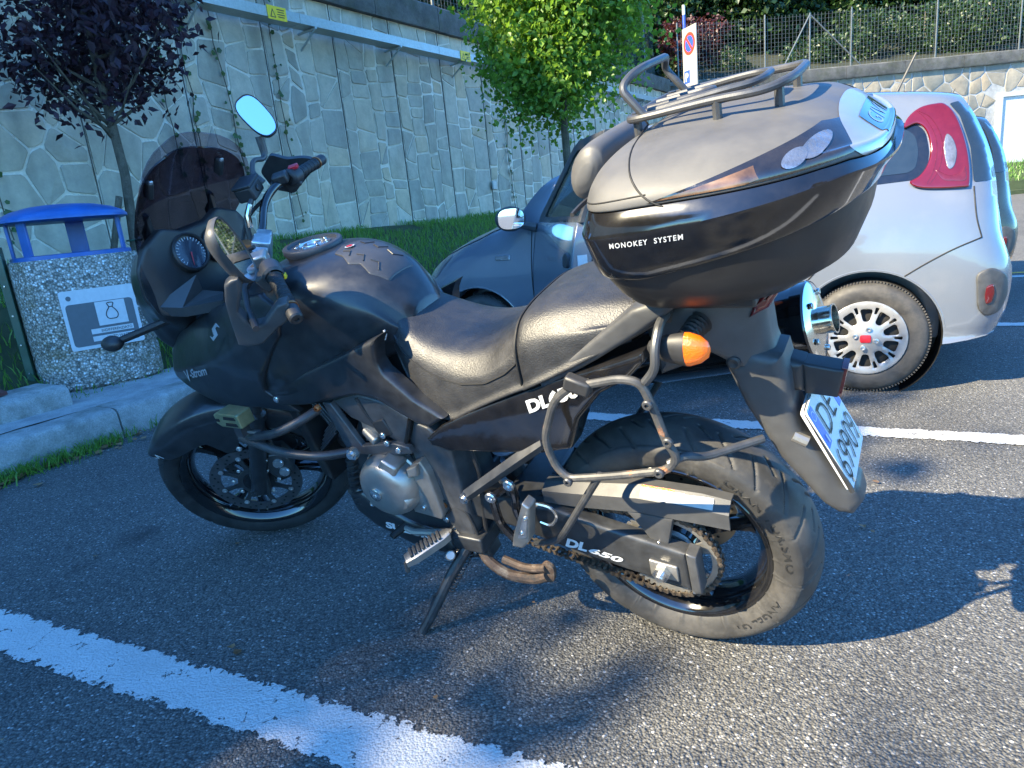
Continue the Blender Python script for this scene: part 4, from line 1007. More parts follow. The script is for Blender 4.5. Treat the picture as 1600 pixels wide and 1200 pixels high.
# ------------------------------------------------------------------ the motorcycle (local: x forward from rear axle, y left, z up)
BIKE = Matrix.Translation((.4190, 1.5756, 0)) @ rz(2.5772) @ rx(-.2502)
RAKE = rad(26.5); AX0 = Vector((1.65, 0, 0)); AXD = Vector((-math.sin(RAKE), 0, math.cos(RAKE)))
STEER = Matrix.Translation(AX0) @ Matrix.Rotation(.6458, 4, AXD) @ Matrix.Translation(-AX0)
bike = empty('motorcycle', BIKE)
tag(bike, 'matt black touring motorcycle leaning on its side stand in the parking bay', 'motorcycle')
def bp(name, mb, mat, parent=bike, **k): return obj(name, mb, mat, parent, **k)
def sp_(name, mb, mat, **k): return obj(name, mb, mat, bike, M=STEER, **k)
FA = (1.54, 0, .329); RA = (0, 0, .321)
def tyre_mb(c, R, w, rim, ng, gw, seg=640):
    """tyre with cut tread grooves"""
    prof = [(w*.74, rim), (w*.80, rim+.004), (w*.92, rim+.018), (w*1.0, rim+(R-rim)*.42), (w*.995, rim+(R-rim)*.55), (w*.96, rim+(R-rim)*.66), (w*.90, R-.030)]
    n = 26; 
    for i in range(n+1):
        t = 1-i/n; y = w*.90*t; prof.append((y, R-.030*(t**2.3)))
    full = prof+[(-a, b) for a, b in prof[-2::-1]]
    Y = np.array([p[0] for p in full]); Rr = np.array([p[1] for p in full]); A = np.linspace(0, 2*PI, seg, endpoint=False)
    a, y = np.meshgrid(A, Y, indexing='ij'); r = np.repeat(Rr[None], seg, 0).copy(); u = np.abs(y)/w
    for k, (off, lo, hi, sl) in enumerate(((0, .10, .86, .55), (.5, .30, .97, .40), (.27, .02, .40, .9))):
        ph = (a*ng/(2*PI)+off+np.where(y > 0, 0, .5)-sl*u**1.4) % 1.0; per = 2*PI*R/ng; dist = np.minimum(ph, 1-ph)*per
        g = np.clip(1-dist/gw, 0, 1)*(u > lo)*(u < hi); r -= .0055*np.sqrt(g)*(g > 0)
    v = np.stack([c[0]+r*np.cos(a), c[1]+y, c[2]+r*np.sin(a)], 2).reshape(-1, 3); m = len(full); f = []
    for i in range(seg):
        k = (i+1) % seg
        for j in range(m-1): f.append((i*m+j, i*m+j+1, k*m+j+1, k*m+j))
    return MB().add(v, f)
def rim_mb(c, rim, w, hub, nsp, sp_a, spw):
    mb = MB(); p = [(rim+.003, w*.78), (rim+.006, w*.84), (rim+.002, w*.90), (rim-.006, w*.88), (rim-.012, w*.78), (rim-.026, w*.55), (rim-.034, w*.2), (rim-.036, 0)]
    p = p+[(r, -h) for r, h in p[-2::-1]]; lathe(mb, p, c, (0, 1, 0), 96)
    p = [(rim-.008, w*.86), (rim-.020, w*.55), (rim-.030, 0)]; 
    lathe(mb, [(hub*.4, .075), (hub, .072), (hub, .03), (hub*.8, .02), (hub*.8, -.02), (hub, -.03), (hub, -.072), (hub*.4, -.075)], c, (0, 1, 0), 32)
    for k in range(nsp):
        a = sp_a+2*PI*k/nsp
        for s in (-1, 1):
            rings = []
            for t, ww, hh in ((hub*.7, spw*1.1, .030), (hub*1.6, spw*.75, .026), (rim*.62, spw*.72, .020), (rim-.045, spw*1.0, .022), (rim-.028, spw*1.5, .026)):
                q = a+s*(.10+.16*(t/rim)); d = np.array([math.cos(q), 0, math.sin(q)]); e = np.array([-math.sin(q), 0, math.cos(q)]); o = V3(c)+d*t
                rings.append([o+e*ww*cx+np.array([0, hh*cy, 0]) for cx, cy in ((-.5, -.6), (-.3, -1), (.3, -1), (.5, -.6), (.5, .6), (.3, 1), (-.3, 1), (-.5, .6))])
            loft(mb, rings)
    return mb
def disc_mb(c, r0, r1, y, holes=36, th=.005):
    mb = MB(); lathe(mb, [(r0, y-th/2), (r0, y+th/2), (r1, y+th/2), (r1, y-th/2), (r0, y-th/2)], c, (0, 1, 0), 72)
    d = MB()
    for k in range(holes):
        a = 2*PI*k/holes; rr = r0+(r1-r0)*(.25+.25*(k % 3)); p = V3(c)+np.array([rr*math.cos(a), y+th/2+.0006, rr*math.sin(a)])
        lathe(d, [(1e-4, 0), (.0042, 0)], p, (0, 1, 0), 8); p2_ = p-np.array([0, th+.0012, 0]); lathe(d, [(1e-4, 0), (.0042, 0)], p2_, (0, 1, 0), 8)
    return mb, d
def ring_text(mb, s, c, r, y, a_mid, span, h, flip=1):
    v, f = text2d(s, 0, .015, 1.05); W = v[:, 0].max(); P = []
    for a_, b_ in v:
        t = a_mid+flip*(a_/W-.5)*span; rr = r+(b_/.7-.5)*h; P.append((c[0]+rr*math.cos(t), y-abs(rr-r)*.25, c[2]+rr*math.sin(t)))
    return mb.add(P, f)
# rear wheel
rw = bp('wheel', rim_mb(RA, .2215, .070, .062, 3, .5, .036), 'gloss', ang=40)
tr = bp('tyre', tyre_mb(RA, .321, .076, .2215, 13, .0048), 'rubber', rw, ang=48)
mb = MB(); ring_text(mb, 'GRAN TURISMO', RA, .262, .0775, rad(152), 1.05, .020, 1); ring_text(mb, 'ANGEL GT', RA, .262, .0775, rad(222), .62, .022, 1); bp('lettering', mb, 'tyre_print', rw, smooth=False)
a, d = disc_mb(RA, .075, .120, -.075, 30); bp('brake_disc', a, 'disc', rw); bp('disc_holes', d, 'black', rw, smooth=False)
mb = MB()  # sprocket
R0 = .1165; n = 47; v = []
prof = []
for i in range(n*4):
    a_ = 2*PI*i/(n*4); prof.append((R0+(.006 if i % 4 in (0, 1) else -.004))*np.array([math.cos(a_), math.sin(a_)])+np.array([RA[0], RA[2]]))
hol = []
for k in range(5):
    a0 = 2*PI*k/5+.2; A_ = np.linspace(a0+.16, a0+1.257-.16, 8)
    hol.append([(RA[0]+.099*math.cos(q), RA[2]+.099*math.sin(q)) for q in A_]+[(RA[0]+.066*math.cos(q), RA[2]+.066*math.sin(q)) for q in A_[::-1]])
hol.append([(RA[0]+.03*math.cos(q), RA[2]+.03*math.sin(q)) for q in np.linspace(0, 2*PI, 16, endpoint=False)])
slab(mb, prof, .087, .094, 0, .02, holes=hol); bp('sprocket', mb, 'alloy', rw, smooth=False)
mb = MB(); lathe(mb, [(.02, .10), (.040, .10), (.048, .085), (.060, .07), (.062, .03)], RA, (0, 1, 0), 32); bp('hub_carrier', mb, 'alloy', rw)
mb = MB()
for k in range(5):
    a_ = 2*PI*k/5+.2; bolt(mb, (RA[0]+.056*math.cos(a_), .094, RA[2]+.056*math.sin(a_)), r=.009, h=.009, hexa=True)
bp('sprocket_bolt', mb, 'steel', rw)
# chain
mb = MB(); fs = np.array([.585, .375]); r1, r2 = .1187, .040; path = []
dd = fs-np.array([0, .321]); L_ = np.linalg.norm(dd); th0 = math.atan2(dd[1], dd[0]); be = math.acos((r1-r2)/L_)
for a_ in np.arange(th0+be, th0-be+2*PI, .01588/r1): path.append((r1*math.cos(a_), .321+r1*math.sin(a_)))
q0 = np.array(path[-1]); q1 = fs+r2*np.array([math.cos(th0-be), math.sin(th0-be)]); k = int(np.linalg.norm(q1-q0)/.01588)
for i in range(1, k): t = i/k; path.append(tuple(q0+(q1-q0)*t+np.array([0, -.012*4*t*(1-t)])))
for a_ in np.arange(th0-be, th0+be-2*PI+2*PI*0-.0, .4): pass
for a_ in np.linspace(th0-be, th0+be, 9): path.append((fs[0]+r2*math.cos(a_), fs[1]+r2*math.sin(a_)))
q0 = np.array(path[-1]); q1 = np.array(path[0]); k = int(np.linalg.norm(q1-q0)/.01588)
for i in range(1, k): path.append(tuple(q0+(q1-q0)*i/k))
for i in range(len(path)):
    p, q = np.array(path[i]), np.array(path[(i+1) % len(path)]); d_ = q-p; l = np.linalg.norm(d_)+1e-9; d_ /= l; e = np.array([-d_[1], d_[0]]); c0 = (p+q)/2; hw = .0105 if i % 2 else .0085
    for yy in ((.0985, .079) if i % 2 else (.0955, .082)):
        O = [c0+d_*(l/2+.0045)*cx+e*hw*cy*.62 for cx, cy in ((-1, -.5), (-.75, -1), (-.3, -.85), (0, -.62), (.3, -.85), (.75, -1), (1, -.5), (1, .5), (.75, 1), (.3, .85), (0, .62), (-.3, .85), (-.75, 1), (-1, .5))]
        v0 = [(o[0], yy, o[1]) for o in O]+[(o[0], yy+.0022, o[1]) for o in O]; m_ = len(O)
        mb.add(v0, [tuple(range(m_))[::-1], tuple(range(m_, 2*m_))]+[(j, (j+1) % m_, m_+(j+1) % m_, m_+j) for j in range(m_)])
    cyl(mb, (p[0], .078, p[1]), (p[0], .1025, p[1]), .0042, 7)
bp('chain', mb, 'chain', smooth=False)
# swingarm
sw = [(.56, .455), (.39, .462), (.249, .448), (.138, .419), (-.058, .380), (-.062, .268), (.10, .296), (.258, .330), (.395, .368), (.56, .385)]
mb = MB(); slab(mb, sw, .108, .144, .012, .03); arm = bp('swingarm', mb, 'alloy_dark', ang=48)
mb = MB(); slab(mb, sw, -.108, -.144, .012, .03); bp('swingarm', mb, 'alloy_dark', ang=48)
mb = MB(); box(mb, (.36, 0, .42), (.10, .24, .075)); box(mb, (.55, 0, .42), (.05, .27, .05)); bp('swingarm_bridge', mb, 'alloy_dark', bevel=.01)
mb = MB(); slab(mb, [(-.058, .384), (-.082, .378), (-.086, .27), (-.062, .262)], .106, .147, .004, .05); bp('swingarm_end_cap', mb, 'frame', bevel=.002)
mb = MB(); P = [(0.246,0.145,0.341),(0.188,0.145,0.335),(0.098,0.145,0.318)]; letters(mb, 'DL', xz(P[0]), (P[1][0], P[1][2]), .026, .1442, shear=.25, bold=.05); letters(mb, '650', (P[1][0]-.004, P[1][2]), xz(P[2]), .017, .1442, shear=.3, bold=.04); bp('lettering', mb, 'white', arm, smooth=False)
mb = MB(); slab(mb, [(.030, .349), (-.036, .341), (-.036, .296), (.030, .303)], .144, .150, .003, .03, rnd=.004); bp('axle_plate', mb, 'alloy', bevel=.001)
mb = MB(); bolt(mb, (0, .150, .321), r=.020, h=.016, hexa=True); cyl(mb, (0, .15, .321), (0, .178, .321), .010, 14, ch=.002); bp('axle_nut', mb, 'steel', smooth=False)
# chain guard
rings = []
for x, z0, z1, zt in ((.285, .458, .492, .505), (.20, .458, .497, .512), (.04, .470, .510, .530), (-.10, .462, .503, .526), (-.158, .458, .497, .517)):
    rings.append([(x, .131, z0), (x, .131, z1), (x, .105, zt), (x, .078, zt-.002), (x, .078, zt-.008), (x, .103, zt-.008), (x, .126, z1-.004), (x, .126, z0)])
mb = MB(); loft(mb, rings); cg = bp('chain_guard', mb, 'plastic_grey', ang=25)
mb = MB(); slab(mb, [(.075, .468), (-.035, .462), (-.012, .372), (.012, .365), (.03, .40), (.055, .44)], .112, .129, .004, .03); bp('guard_bracket', mb, 'plastic_grey', cg)
mb = MB(); bolt(mb, (.006, .129, .385), r=.008); bp('guard_bolt', mb, 'steel', cg)
mb = MB(); v = [(.035, .1285, .5118), (-.125, .1285, .5035), (-.125, .1085, .5195), (.035, .1085, .5265)]; mb.add([(x, y+.0012, z+.0012) for x, y, z in v], [(0, 1, 2, 3)]); bp('warning_sticker', mb, 'sticker', cg, smooth=False)
mb = MB(); v = [(.035, .1085, .5265), (-.04, .1085, .523), (-.04, .1045, .5262), (.035, .1045, .5297)]; mb.add([(x, y+.0014, z+.0014) for x, y, z in v], [(0, 1, 2, 3)]); bp('sticker_edge', mb, 'orange', cg, smooth=False)
# shock spring
mb = MB(); P = [(.46+.10*t-.05+.040*math.cos(t*2*PI*6), .02+.040*math.sin(t*2*PI*6), .50+.17*t) for t in np.linspace(0, 1, 110)]; tube(mb, P, .0075, 8); bp('shock_spring', mb, 'bluespring')
mb = MB(); cyl(mb, (.42, .02, .45), (.52, .02, .72), .022, 16); bp('shock_body', mb, 'black')
# engine
mb = MB(); symsolid(mb, [(.50, .31), (.72, .285), (.92, .32), (.95, .42), (.86, .60), (.80, .68), (.62, .70), (.52, .62)], .135, .02, .04); bp('crankcase', mb, 'alloy_dark', ang=40)
mb = MB()
for i in range(7):
    o = np.array([.83+i*.022, 0, .55+i*.012]); R_ = np.array(Matrix.Rotation(rad(30), 3, 'Y')); box(mb, o, (.010, .24, .20), R_)
box(mb, (.92, 0, .59), (.14, .18, .16), np.array(Matrix.Rotation(rad(30), 3, 'Y'))); bp('front_cylinder', mb, 'alloy_dark', bevel=.003)
mb = MB(); symsolid(mb, [(.45, .60), (.62, .62), (.66, .78), (.50, .80)], .10, .02, .04); bp('rear_cylinder', mb, 'black')
EC = [(0.718,0.200,0.491)][0]; EC = (EC[0], 0, EC[2])
mb = MB(); lathe(mb, [(1e-5, .232), (.055, .232), (.070, .229), (.080, .220), (.0895, .200), (.091, .190), (.091, .13)], (EC[0]+.0, 0, EC[2]), (0, 1, 0), 48)
gc = bp('generator_cover', mb, 'alloy', ang=50)
mb = MB(); box(mb, (EC[0]-.035, .190, EC[2]+.068), (.062, .07, .050), np.array(Matrix.Rotation(rad(-28), 3, 'Y')), .8); bp('cover_lug', mb, 'alloy', gc, bevel=.006)
mb = MB(); lathe(mb, [(.019, .230), (.019, .237), (.016, .239), (.007, .239), (.006, .234), (1e-5, .234)], (EC[0]+.020, 0, EC[2]-.006), (0, 1, 0), 20); bp('timing_plug', mb, 'steel', gc)
mb = MB(); slab(mb, [(0.629,0.185,0.559),(0.593,0.185,0.576),(0.580,0.185,0.537),(0.573,0.185,0.405),(0.585,0.185,0.390),(0.673,0.185,0.400),(0.670,0.185,0.455)], .13, .186, .006, .03); sc = bp('sprocket_cover', mb, 'alloy', ang=48)
mb = MB(); slab(mb, [(0.637,0.180,0.554),(0.596,0.180,0.572),(0.604,0.180,0.538),(0.639,0.180,0.525)], .15, .198, .006, .02); bp('cover_block', mb, 'alloy', sc)
P = [(0.649,0.200,0.464)][0]; mb = MB(); lathe(mb, [(1e-5, .228), (.018, .228), (.023, .222), (.028, .205), (.031, .19), (.040, .186), (.042, .16)], (P[0]+.012, 0, P[2]), (0, 1, 0), 28); bp('shift_shaft_cover', mb, 'alloy', sc, ang=40)
mb = MB()
for q in ((.020, .045), (-.018, -.040), (.052, .02)): bolt(mb, (P[0]+q[0], .186, P[2]+q[1]), r=.007)
bp('cover_bolt', mb, 'steel', sc)
mb = MB(); tube(mb, [(0.892,0.130,0.521),(0.917,0.130,0.466),(0.936,0.130,0.393),(0.917,0.130,0.336)], .020, 10, .03)
for i in range(9):
    t = i/8; p = V3([(0.898,0.130,0.513)][0])*(1-t)+V3([(0.931,0.130,0.357)][0])*t; lathe(mb, [(.018, -.004), (.025, -.002), (.025, .002), (.018, .004)], p, (-.1, 0, -1), 16)
bp('radiator_hose', mb, 'rubber_front')
mb = MB(); symsolid(mb, [(.985, .44), (1.02, .46), (1.06, .70), (1.02, .70)], .16, .01, .04); bp('radiator', mb, 'black')
mb = MB(); tube(mb, [(.97, .06, .55), (1.02, .06, .50), (1.0, .05, .36), (.90, .02, .27), (.6, -.06, .25), (.42, -.12, .30)], .022, 12, .08); bp('exhaust_header', mb, 'disc_dark')
mb = MB(); slab(mb, [(0.783,0.155,0.669),(0.722,0.155,0.665),(0.728,0.155,0.612),(0.791,0.155,0.597)], .10, .156, .006, .03); bp('throttle_linkage_cover', mb, 'alloy')
mb = MB(); tube(mb, [(0.669,0.150,0.586),(0.656,0.150,0.564),(0.652,0.150,0.527),(0.651,0.150,0.506)], .006, 8, .02); tube(mb, [(0.878,0.150,0.584),(0.799,0.150,0.572),(0.776,0.150,0.542)], .007, 8, .02); bp('wiring_sleeve', mb, 'tubeblk')
for i in range(6):
    mb = MB(); o = V3([(0.957,0.140,0.569)][0])+np.array([-.012*i, 0, .016*i]); box(mb, (o[0], .10, o[2]), (.13, .10, .006), np.array(Matrix.Rotation(rad(38), 3, 'Y'))); bp('cooling_fin', mb, 'alloy_dark', bevel=.002)
mb = MB(); cyl(mb, [(0.781,0.150,0.632)][0], [(0.731,0.170,0.613)][0], .014, 14, ch=.003); bp('water_union', mb, 'alloy')
for pa, rr_, mt in (([(0.756,0.165,0.742),(0.737,0.165,0.689),(0.717,0.165,0.656),(0.713,0.165,0.612)], .0055, 'rubber_front'), ([(0.701,0.155,0.607),(0.685,0.155,0.563),(0.673,0.155,0.532),(0.677,0.155,0.495)], .005, 'steel'), ([(0.578,0.160,0.397),(0.544,0.160,0.425),(0.512,0.160,0.409),(0.500,0.160,0.347),(0.499,0.160,0.303)], .005, 'rubber_front'), ([(0.455,0.140,0.604),(0.449,0.140,0.527),(0.470,0.140,0.422),(0.486,0.140,0.333)], .006, 'rubber_front'), ([(0.417,0.130,0.524),(0.389,0.130,0.489),(0.386,0.130,0.429)], .005, 'tubeblk')):
    mb = MB(); tube(mb, pa, rr_, 8, .02); bp('hose', mb, mt)
mb = MB()
for p in [(0.772,0.190,0.546),(0.705,0.190,0.577),(0.645,0.190,0.511),(0.760,0.190,0.377),(0.837,0.190,0.392),(0.829,0.190,0.473)]: lathe(mb, [(.009, 0), (.009, .012), (.006, .015), (.004, .012), (1e-5, .012)], (p[0], .165, p[2]), (0, 1, 0), 12)
bp('cover_bolt', mb, 'alloy', gc)
mb = MB(); lathe(mb, [(.095, .150), (.099, .156), (.099, .166), (.094, .170)], (EC[0], 0, EC[2]), (0, 1, 0), 48); bp('gasket_flange', mb, 'alloy', gc)
mb = MB(); box(mb, (.70, .155, .655), (.05, .03, .05), np.array(Matrix.Rotation(rad(20), 3, 'Y'))); box(mb, (.64, .15, .64), (.03, .025, .035)); bp('sensor_block', mb, 'plastic', bevel=.004)
mb = MB(); slab(mb, [(0.580,0.150,0.410),(0.499,0.150,0.321),(0.482,0.150,0.252),(0.563,0.150,0.229),(0.614,0.150,0.269)], .10, .152, .005, .03); bp('stand_mount', mb, 'alloy_dark')
mb = MB()
for p in [(0.594,0.155,0.249),(0.534,0.155,0.263),(0.557,0.155,0.285)]: bolt(mb, (p[0], .152, p[2]), r=.009, h=.008, hexa=True)
bp('frame_bolt', mb, 'steel')
mb = MB(); cyl(mb, V3([(0.623,0.160,0.233)][0]), V3([(0.566,0.215,0.296)][0]), .014, 14, ch=.003); bp('stand_pivot', mb, 'alloy')
# belly pan
mb = MB(); O = [(.97, .40), (.96, .32), (.90, .265), (.78, .215), (.64, .20), (.60, .235), (.66, .300), (.76, .325), (.84, .365), (.92, .42)]
symsolid(mb, O, lambda q: .150+.03*(q[:, 0]-.9), .03, .03); bl = bp('belly_pan', mb, 'satin'); cst = Caster(mb)
mb = MB(); P = [(0.849,0.140,0.283),(0.680,0.140,0.264)]; letters(mb, 'SUZUKI', xz(P[0]), xz(P[1]), .022, cst, bold=.05, shear=.1); bp('lettering', mb, 'white', bl, smooth=False)
# frame: upper beam, pivot plate
fy = lambda y: (lambda q: np.full(len(q), y))
mb = MB(); O = [(0.851,0.165,0.728),(0.776,0.165,0.754),(0.743,0.165,0.753),(0.668,0.165,0.733),(0.596,0.165,0.688),(0.644,0.165,0.603),(0.657,0.165,0.610),(0.732,0.165,0.646),(0.805,0.165,0.674)]
slab(mb, O, .10, lambda q: .168-.16*np.abs(q[:, 1]-(.735-.62*(.83-q[:, 0])*1.0))*.6, .010, .02); fb = bp('frame_beam', mb, 'frame', ang=48)
mb = MB(); O2 = [(0.597,0.160,0.679),(0.544,0.160,0.669),(0.504,0.160,0.604),(0.504,0.160,0.492),(0.504,0.160,0.333),(0.539,0.160,0.298),(0.572,0.160,0.336),(0.601,0.160,0.380),(0.631,0.160,0.516),(0.645,0.160,0.584),(0.647,0.160,0.600)]
slab(mb, O2, .09, lambda q: .166-.35*np.abs(q[:, 0]-.545)*.4, .010, .02); pl = bp('pivot_plate', mb, 'frame', ang=48)
for s_, O_ in ((fb, O), (pl, O2)):
    mb = MB(); slab(mb, [(x, -y, z) for x, y, z in O_], -.10, -.165, .010, .03); bp('frame_beam', mb, 'frame', ang=48)
P = [(0.585,0.160,0.419)][0]; mb = MB(); lathe(mb, [(.026, .010), (.022, .012), (.020, .004), (1e-5, .002)], (P[0], .155, P[2]), (0, 1, 0), 24); bp('pivot_hole', mb, 'black', pl)
mb = MB(); lathe(mb, [(1e-5, .168), (.009, .168), (.009, .16)], (P[0]-.008, 0, P[2]+.006), (0, 1, 0), 12); bp('pivot_nut', mb, 'goldanod', pl)
mb = MB(); tube(mb, [(0.595,0.165,0.692),(0.644,0.165,0.600)], .006, 6); bp('frame_seam', mb, 'black', fb)
mb = MB()
for p in [(0.543,0.155,0.298),(0.576,0.155,0.336),(0.599,0.155,0.363)]: bolt(mb, (p[0], .15, p[2]), r=.010, h=.008)
bp('frame_bolt', mb, 'steel', pl)
# subframe strut
mb = MB(); P = [(0.485,0.170,0.476),(0.295,0.170,0.614),(0.219,0.170,0.668)]; tube(mb, [P[0], P[1], P[2]], .016, 4); bp('subframe_strut', mb, 'frame', smooth=False)
mb = MB(); bolt(mb, V3(P[0])+np.array([.0, .004, 0]), r=.014, h=.014, hexa=True); bp('strut_bolt', mb, 'steel')
# tank
def ringT(x, w, top, bot, sh=.5, wb=.86): 
    m = top-(top-bot)*sh
    return [(x, 0, top), (x, w*.35, top-.004), (x, w*.66, top-.022), (x, w*.90, top-.062), (x, w, m), (x, w*.985, m-(m-bot)*.4), (x, w*.95, m-(m-bot)*.75), (x, w*wb, bot), (x, 0, bot-.01)]
tank = body([ringT(.575, .085, .945, .86), ringT(.60, .105, .985, .85), ringT(.65, .130, 1.045, .835, .42), ringT(.72, .155, 1.080, .81, .42), ringT(.80, .180, 1.094, .79, .44), ringT(.88, .198, 1.094, .765, .45), ringT(.96, .205, 1.084, .745, .45),
    ringT(1.03, .203, 1.066, .735, .45), ringT(1.09, .190, 1.035, .745, .45), ringT(1.11, .175, 1.01, .76)], 60, 40)
tk = bp('fuel_tank', tank, 'satin', ang=60); ctop = Caster(tank, 'z', 1)
mb = MB(); decal(mb, ctop, [(.625, -.05), (.625, .05), (.66, .072), (.69, .060), (.715, .075), (.745, .055), (.775, .05), (.79, 0), (.775, -.05), (.745, -.055), (.715, -.075), (.69, -.06), (.66, -.072)], .003, .012, .004, .006, .002); pad = bp('tank_pad', mb, 'plastic_grey', tk)
mb = MB()
for s in (-1, 1):
    for x0 in (.66, .70, .74): tube(mb, [(x0-.012, s*.050, ctop(np.array([(x0-.012, s*.05)]))[0]+.004), (x0, s*.028, ctop(np.array([(x0, s*.028)]))[0]+.004), (x0+.018, s*.034, ctop(np.array([(x0+.018, s*.034)]))[0]+.004)], .0016, 5)
bp('pad_ribs', mb, 'plastic', tk)
mb = MB(); z_ = ctop(np.array([(.762, .005)]))[0]; lathe(mb, [(1e-5, .0), (.013, .0)], (.762, .005, z_+.0045), (0, 0, 1), 20); bp('pad_badge', mb, 'white', tk, smooth=False)
mb = MB(); lathe(mb, [(1e-5, .0), (.009, .0)], (.762, .005, z_+.0053), (0, 0, 1), 20); bp('badge_centre', mb, 'redplastic', tk, smooth=False)
# filler cap with tank-bag ring
cp = (.895, .0, 1.092); mb = MB(); lathe(mb, [(.073, -.006), (.079, .004), (.079, .016), (.076, .019), (.066, .019), (.064, .012), (.050, .010), (1e-5, .010)], cp, (-.04, 0, 1), 48); cap = bp('filler_ring', mb, 'plastic_grey', tk, ang=48)
mb = MB(); lathe(mb, [(.048, .010), (.048, .015), (.036, .016), (.034, .011), (.026, .011), (.024, .016), (.014, .017), (.012, .013), (1e-5, .013)], cp, (-.04, 0, 1), 36); bp('filler_cap', mb, 'steel', tk, ang=48)
mb = MB()
for k in range(7): bolt(mb, V3(cp)+np.array([.042*math.cos(k*.9), .042*math.sin(k*.9), .014]), (0, 0, 1), .005, .004)
bp('cap_screw', mb, 'chrome', tk)
# frame cover trim
mb = MB(); O = [(1.078,0.190,0.757),(0.896,0.190,0.820),(0.730,0.190,0.877),(0.585,0.190,0.930),(0.606,0.190,0.900),(0.617,0.190,0.863),(0.608,0.190,0.837),(0.540,0.190,0.766),(0.465,0.190,0.718),(0.518,0.190,0.689),(0.554,0.190,0.696),(0.607,0.190,0.727),(0.660,0.190,0.760),(0.725,0.190,0.768),(0.813,0.190,0.747),(0.920,0.190,0.724),(1.027,0.190,0.714),(1.055,0.190,0.727)]
tf = lambda q: .194+.05*np.maximum(0, .62-q[:, 0])*-.6
slab(mb, O, .15, tf, .011, .018); tr_ = bp('frame_cover', mb, 'satin', ang=48)
mb2 = mb.mirror(); bp('frame_cover', mb2, 'satin', ang=48)
mb = MB(); P = [(1.031,0.190,0.737)][0]; bolt(mb, (P[0], .193, P[2]), r=.010, h=.005); bp('cover_screw', mb, 'steel', tr_)
# side cover
mb = MB(); O = [(0.546,0.178,0.650),(0.487,0.178,0.695),(0.380,0.178,0.744),(0.265,0.178,0.793),(0.165,0.178,0.834),(0.049,0.178,0.871),(-0.051,0.178,0.908),(-0.053,0.178,0.888),(-0.013,0.178,0.848),(0.053,0.178,0.810),(0.115,0.178,0.741),(0.155,0.178,0.656),(0.231,0.178,0.633),(0.362,0.178,0.621),(0.495,0.178,0.612),(0.541,0.178,0.628)]
cf = lambda q: .186-.25*np.maximum(0, .655+(.55-q[:, 0])*.33-q[:, 1])*.5+.02*(q[:, 0] < .3)*(.3-q[:, 0])
slab(mb, O, .11, cf, .012, .018); scv = bp('side_cover', mb, 'gloss', ang=48); bp('side_cover', mb.mirror(), 'gloss', ang=48)
ccs = Caster(mb); mb = MB(); P = [(0.227,0.180,0.754),(0.091,0.180,0.809)]; letters(mb, 'DL650', xz(P[0]), xz(P[1]), .027, ccs, shear=.25, bold=.05); bp('lettering', mb, 'white', scv, smooth=False)
# seat
def ringS(x, w, top, bot, dish=.0): 
    return [(x, 0, top-dish), (x, w*.42, top-.002-dish*.4), (x, w*.76, top-.014), (x, w*.95, top-.045), (x, w*1.02, top-(top-bot)*.5), (x, w*1.04, bot+.022), (x, w*1.0, bot), (x, 0, bot+.01)]
rs = body([ringS(.640, .070, .935, .905), ringS(.625, .095, .948, .875), ringS(.60, .118, .940, .825), ringS(.56, .140, .915, .762), ringS(.51, .152, .893, .712), ringS(.46, .160, .880, .703), ringS(.40, .166, .876, .730), ringS(.33, .171, .889, .763), ringS(.27, .175, .920, .790), ringS(.222, .177, .955, .810)], 60, 40)
seat = bp('rider_seat', rs, 'vinyl', ang=70)
psb = body([ringS(.236, .168, .935, .812), ringS(.226, .177, .962, .808), ringS(.20, .181, .975, .820), ringS(.14, .180, .988, .847), ringS(.06, .175, .994, .884), ringS(-.02, .165, .994, .920), ringS(-.07, .150, .988, .945), ringS(-.095, .125, .978, .955)], 50, 40)
pst = bp('pillion_seat', psb, 'vinyl', ang=70)
cs = Caster(rs); mb = MB(); xs_ = np.linspace(.60, .235, 34); P = np.stack([xs_, np.interp(xs_, [.235, .27, .33, .40, .46, .51, .56, .60], [.948-.080, .920-.078, .889-.075, .876-.072, .880-.070, .893-.066, .915-.062, .940-.056])], 1); D = cs(P); tube(mb, [(p[0], d+.001, p[1]) for p, d in zip(P, D)], .0022, 6); bp('seam', mb, 'black', seat)
mb = MB(); G_ = grid_surf([ringS(.229, .1785, .960, .808)], 1, 40) if False else None
P = catmull(np.array(ringS(.229, .1795, .962, .806))[:7], 30); tube(mb, [tuple(p) for p in P]+[(p[0], -p[1], p[2]) for p in P[::-1]], .0032, 6); bp('seam', mb, 'black', pst)
mb = MB(); P = [(0.597,0.150,0.929),(0.595,0.150,0.919),(0.604,0.150,0.905)]; tube(mb, P, .003, 6); bp('seat_hook', mb, 'white', seat)
mb = MB(); symsolid(mb, [(1.04, .74), (1.06, .86), (.9, .90), (.66, .92), (.60, .88), (.42, .78), (.15, .83), (.05, .86), (.05, .78), (.30, .68), (.60, .66), (.85, .66)], .105, .02, .04); bp('inner_frame', mb, 'black')
# grab rail
mb = MB(); O = [(0.191,0.175,0.831),(0.139,0.175,0.866),(0.046,0.175,0.931),(-0.038,0.175,0.990),(-0.119,0.175,1.015),(-0.221,0.175,1.019),(-0.220,0.175,1.001),(-0.124,0.175,0.993),(-0.045,0.175,0.939),(0.048,0.175,0.883),(0.164,0.175,0.819),(0.183,0.175,0.816)]
slab(mb, O, .135, .188, .012, .02); bp('grab_rail', mb, 'plastic_grey', ang=48); bp('grab_rail', mb.mirror(), 'plastic_grey', ang=48)
mb = MB(); box(mb, (-.13, 0, .975), (.22, .26, .022)); box(mb, (-.16, 0, .99), (.20, .20, .016)); bp('luggage_plate', mb, 'plastic', bevel=.005)
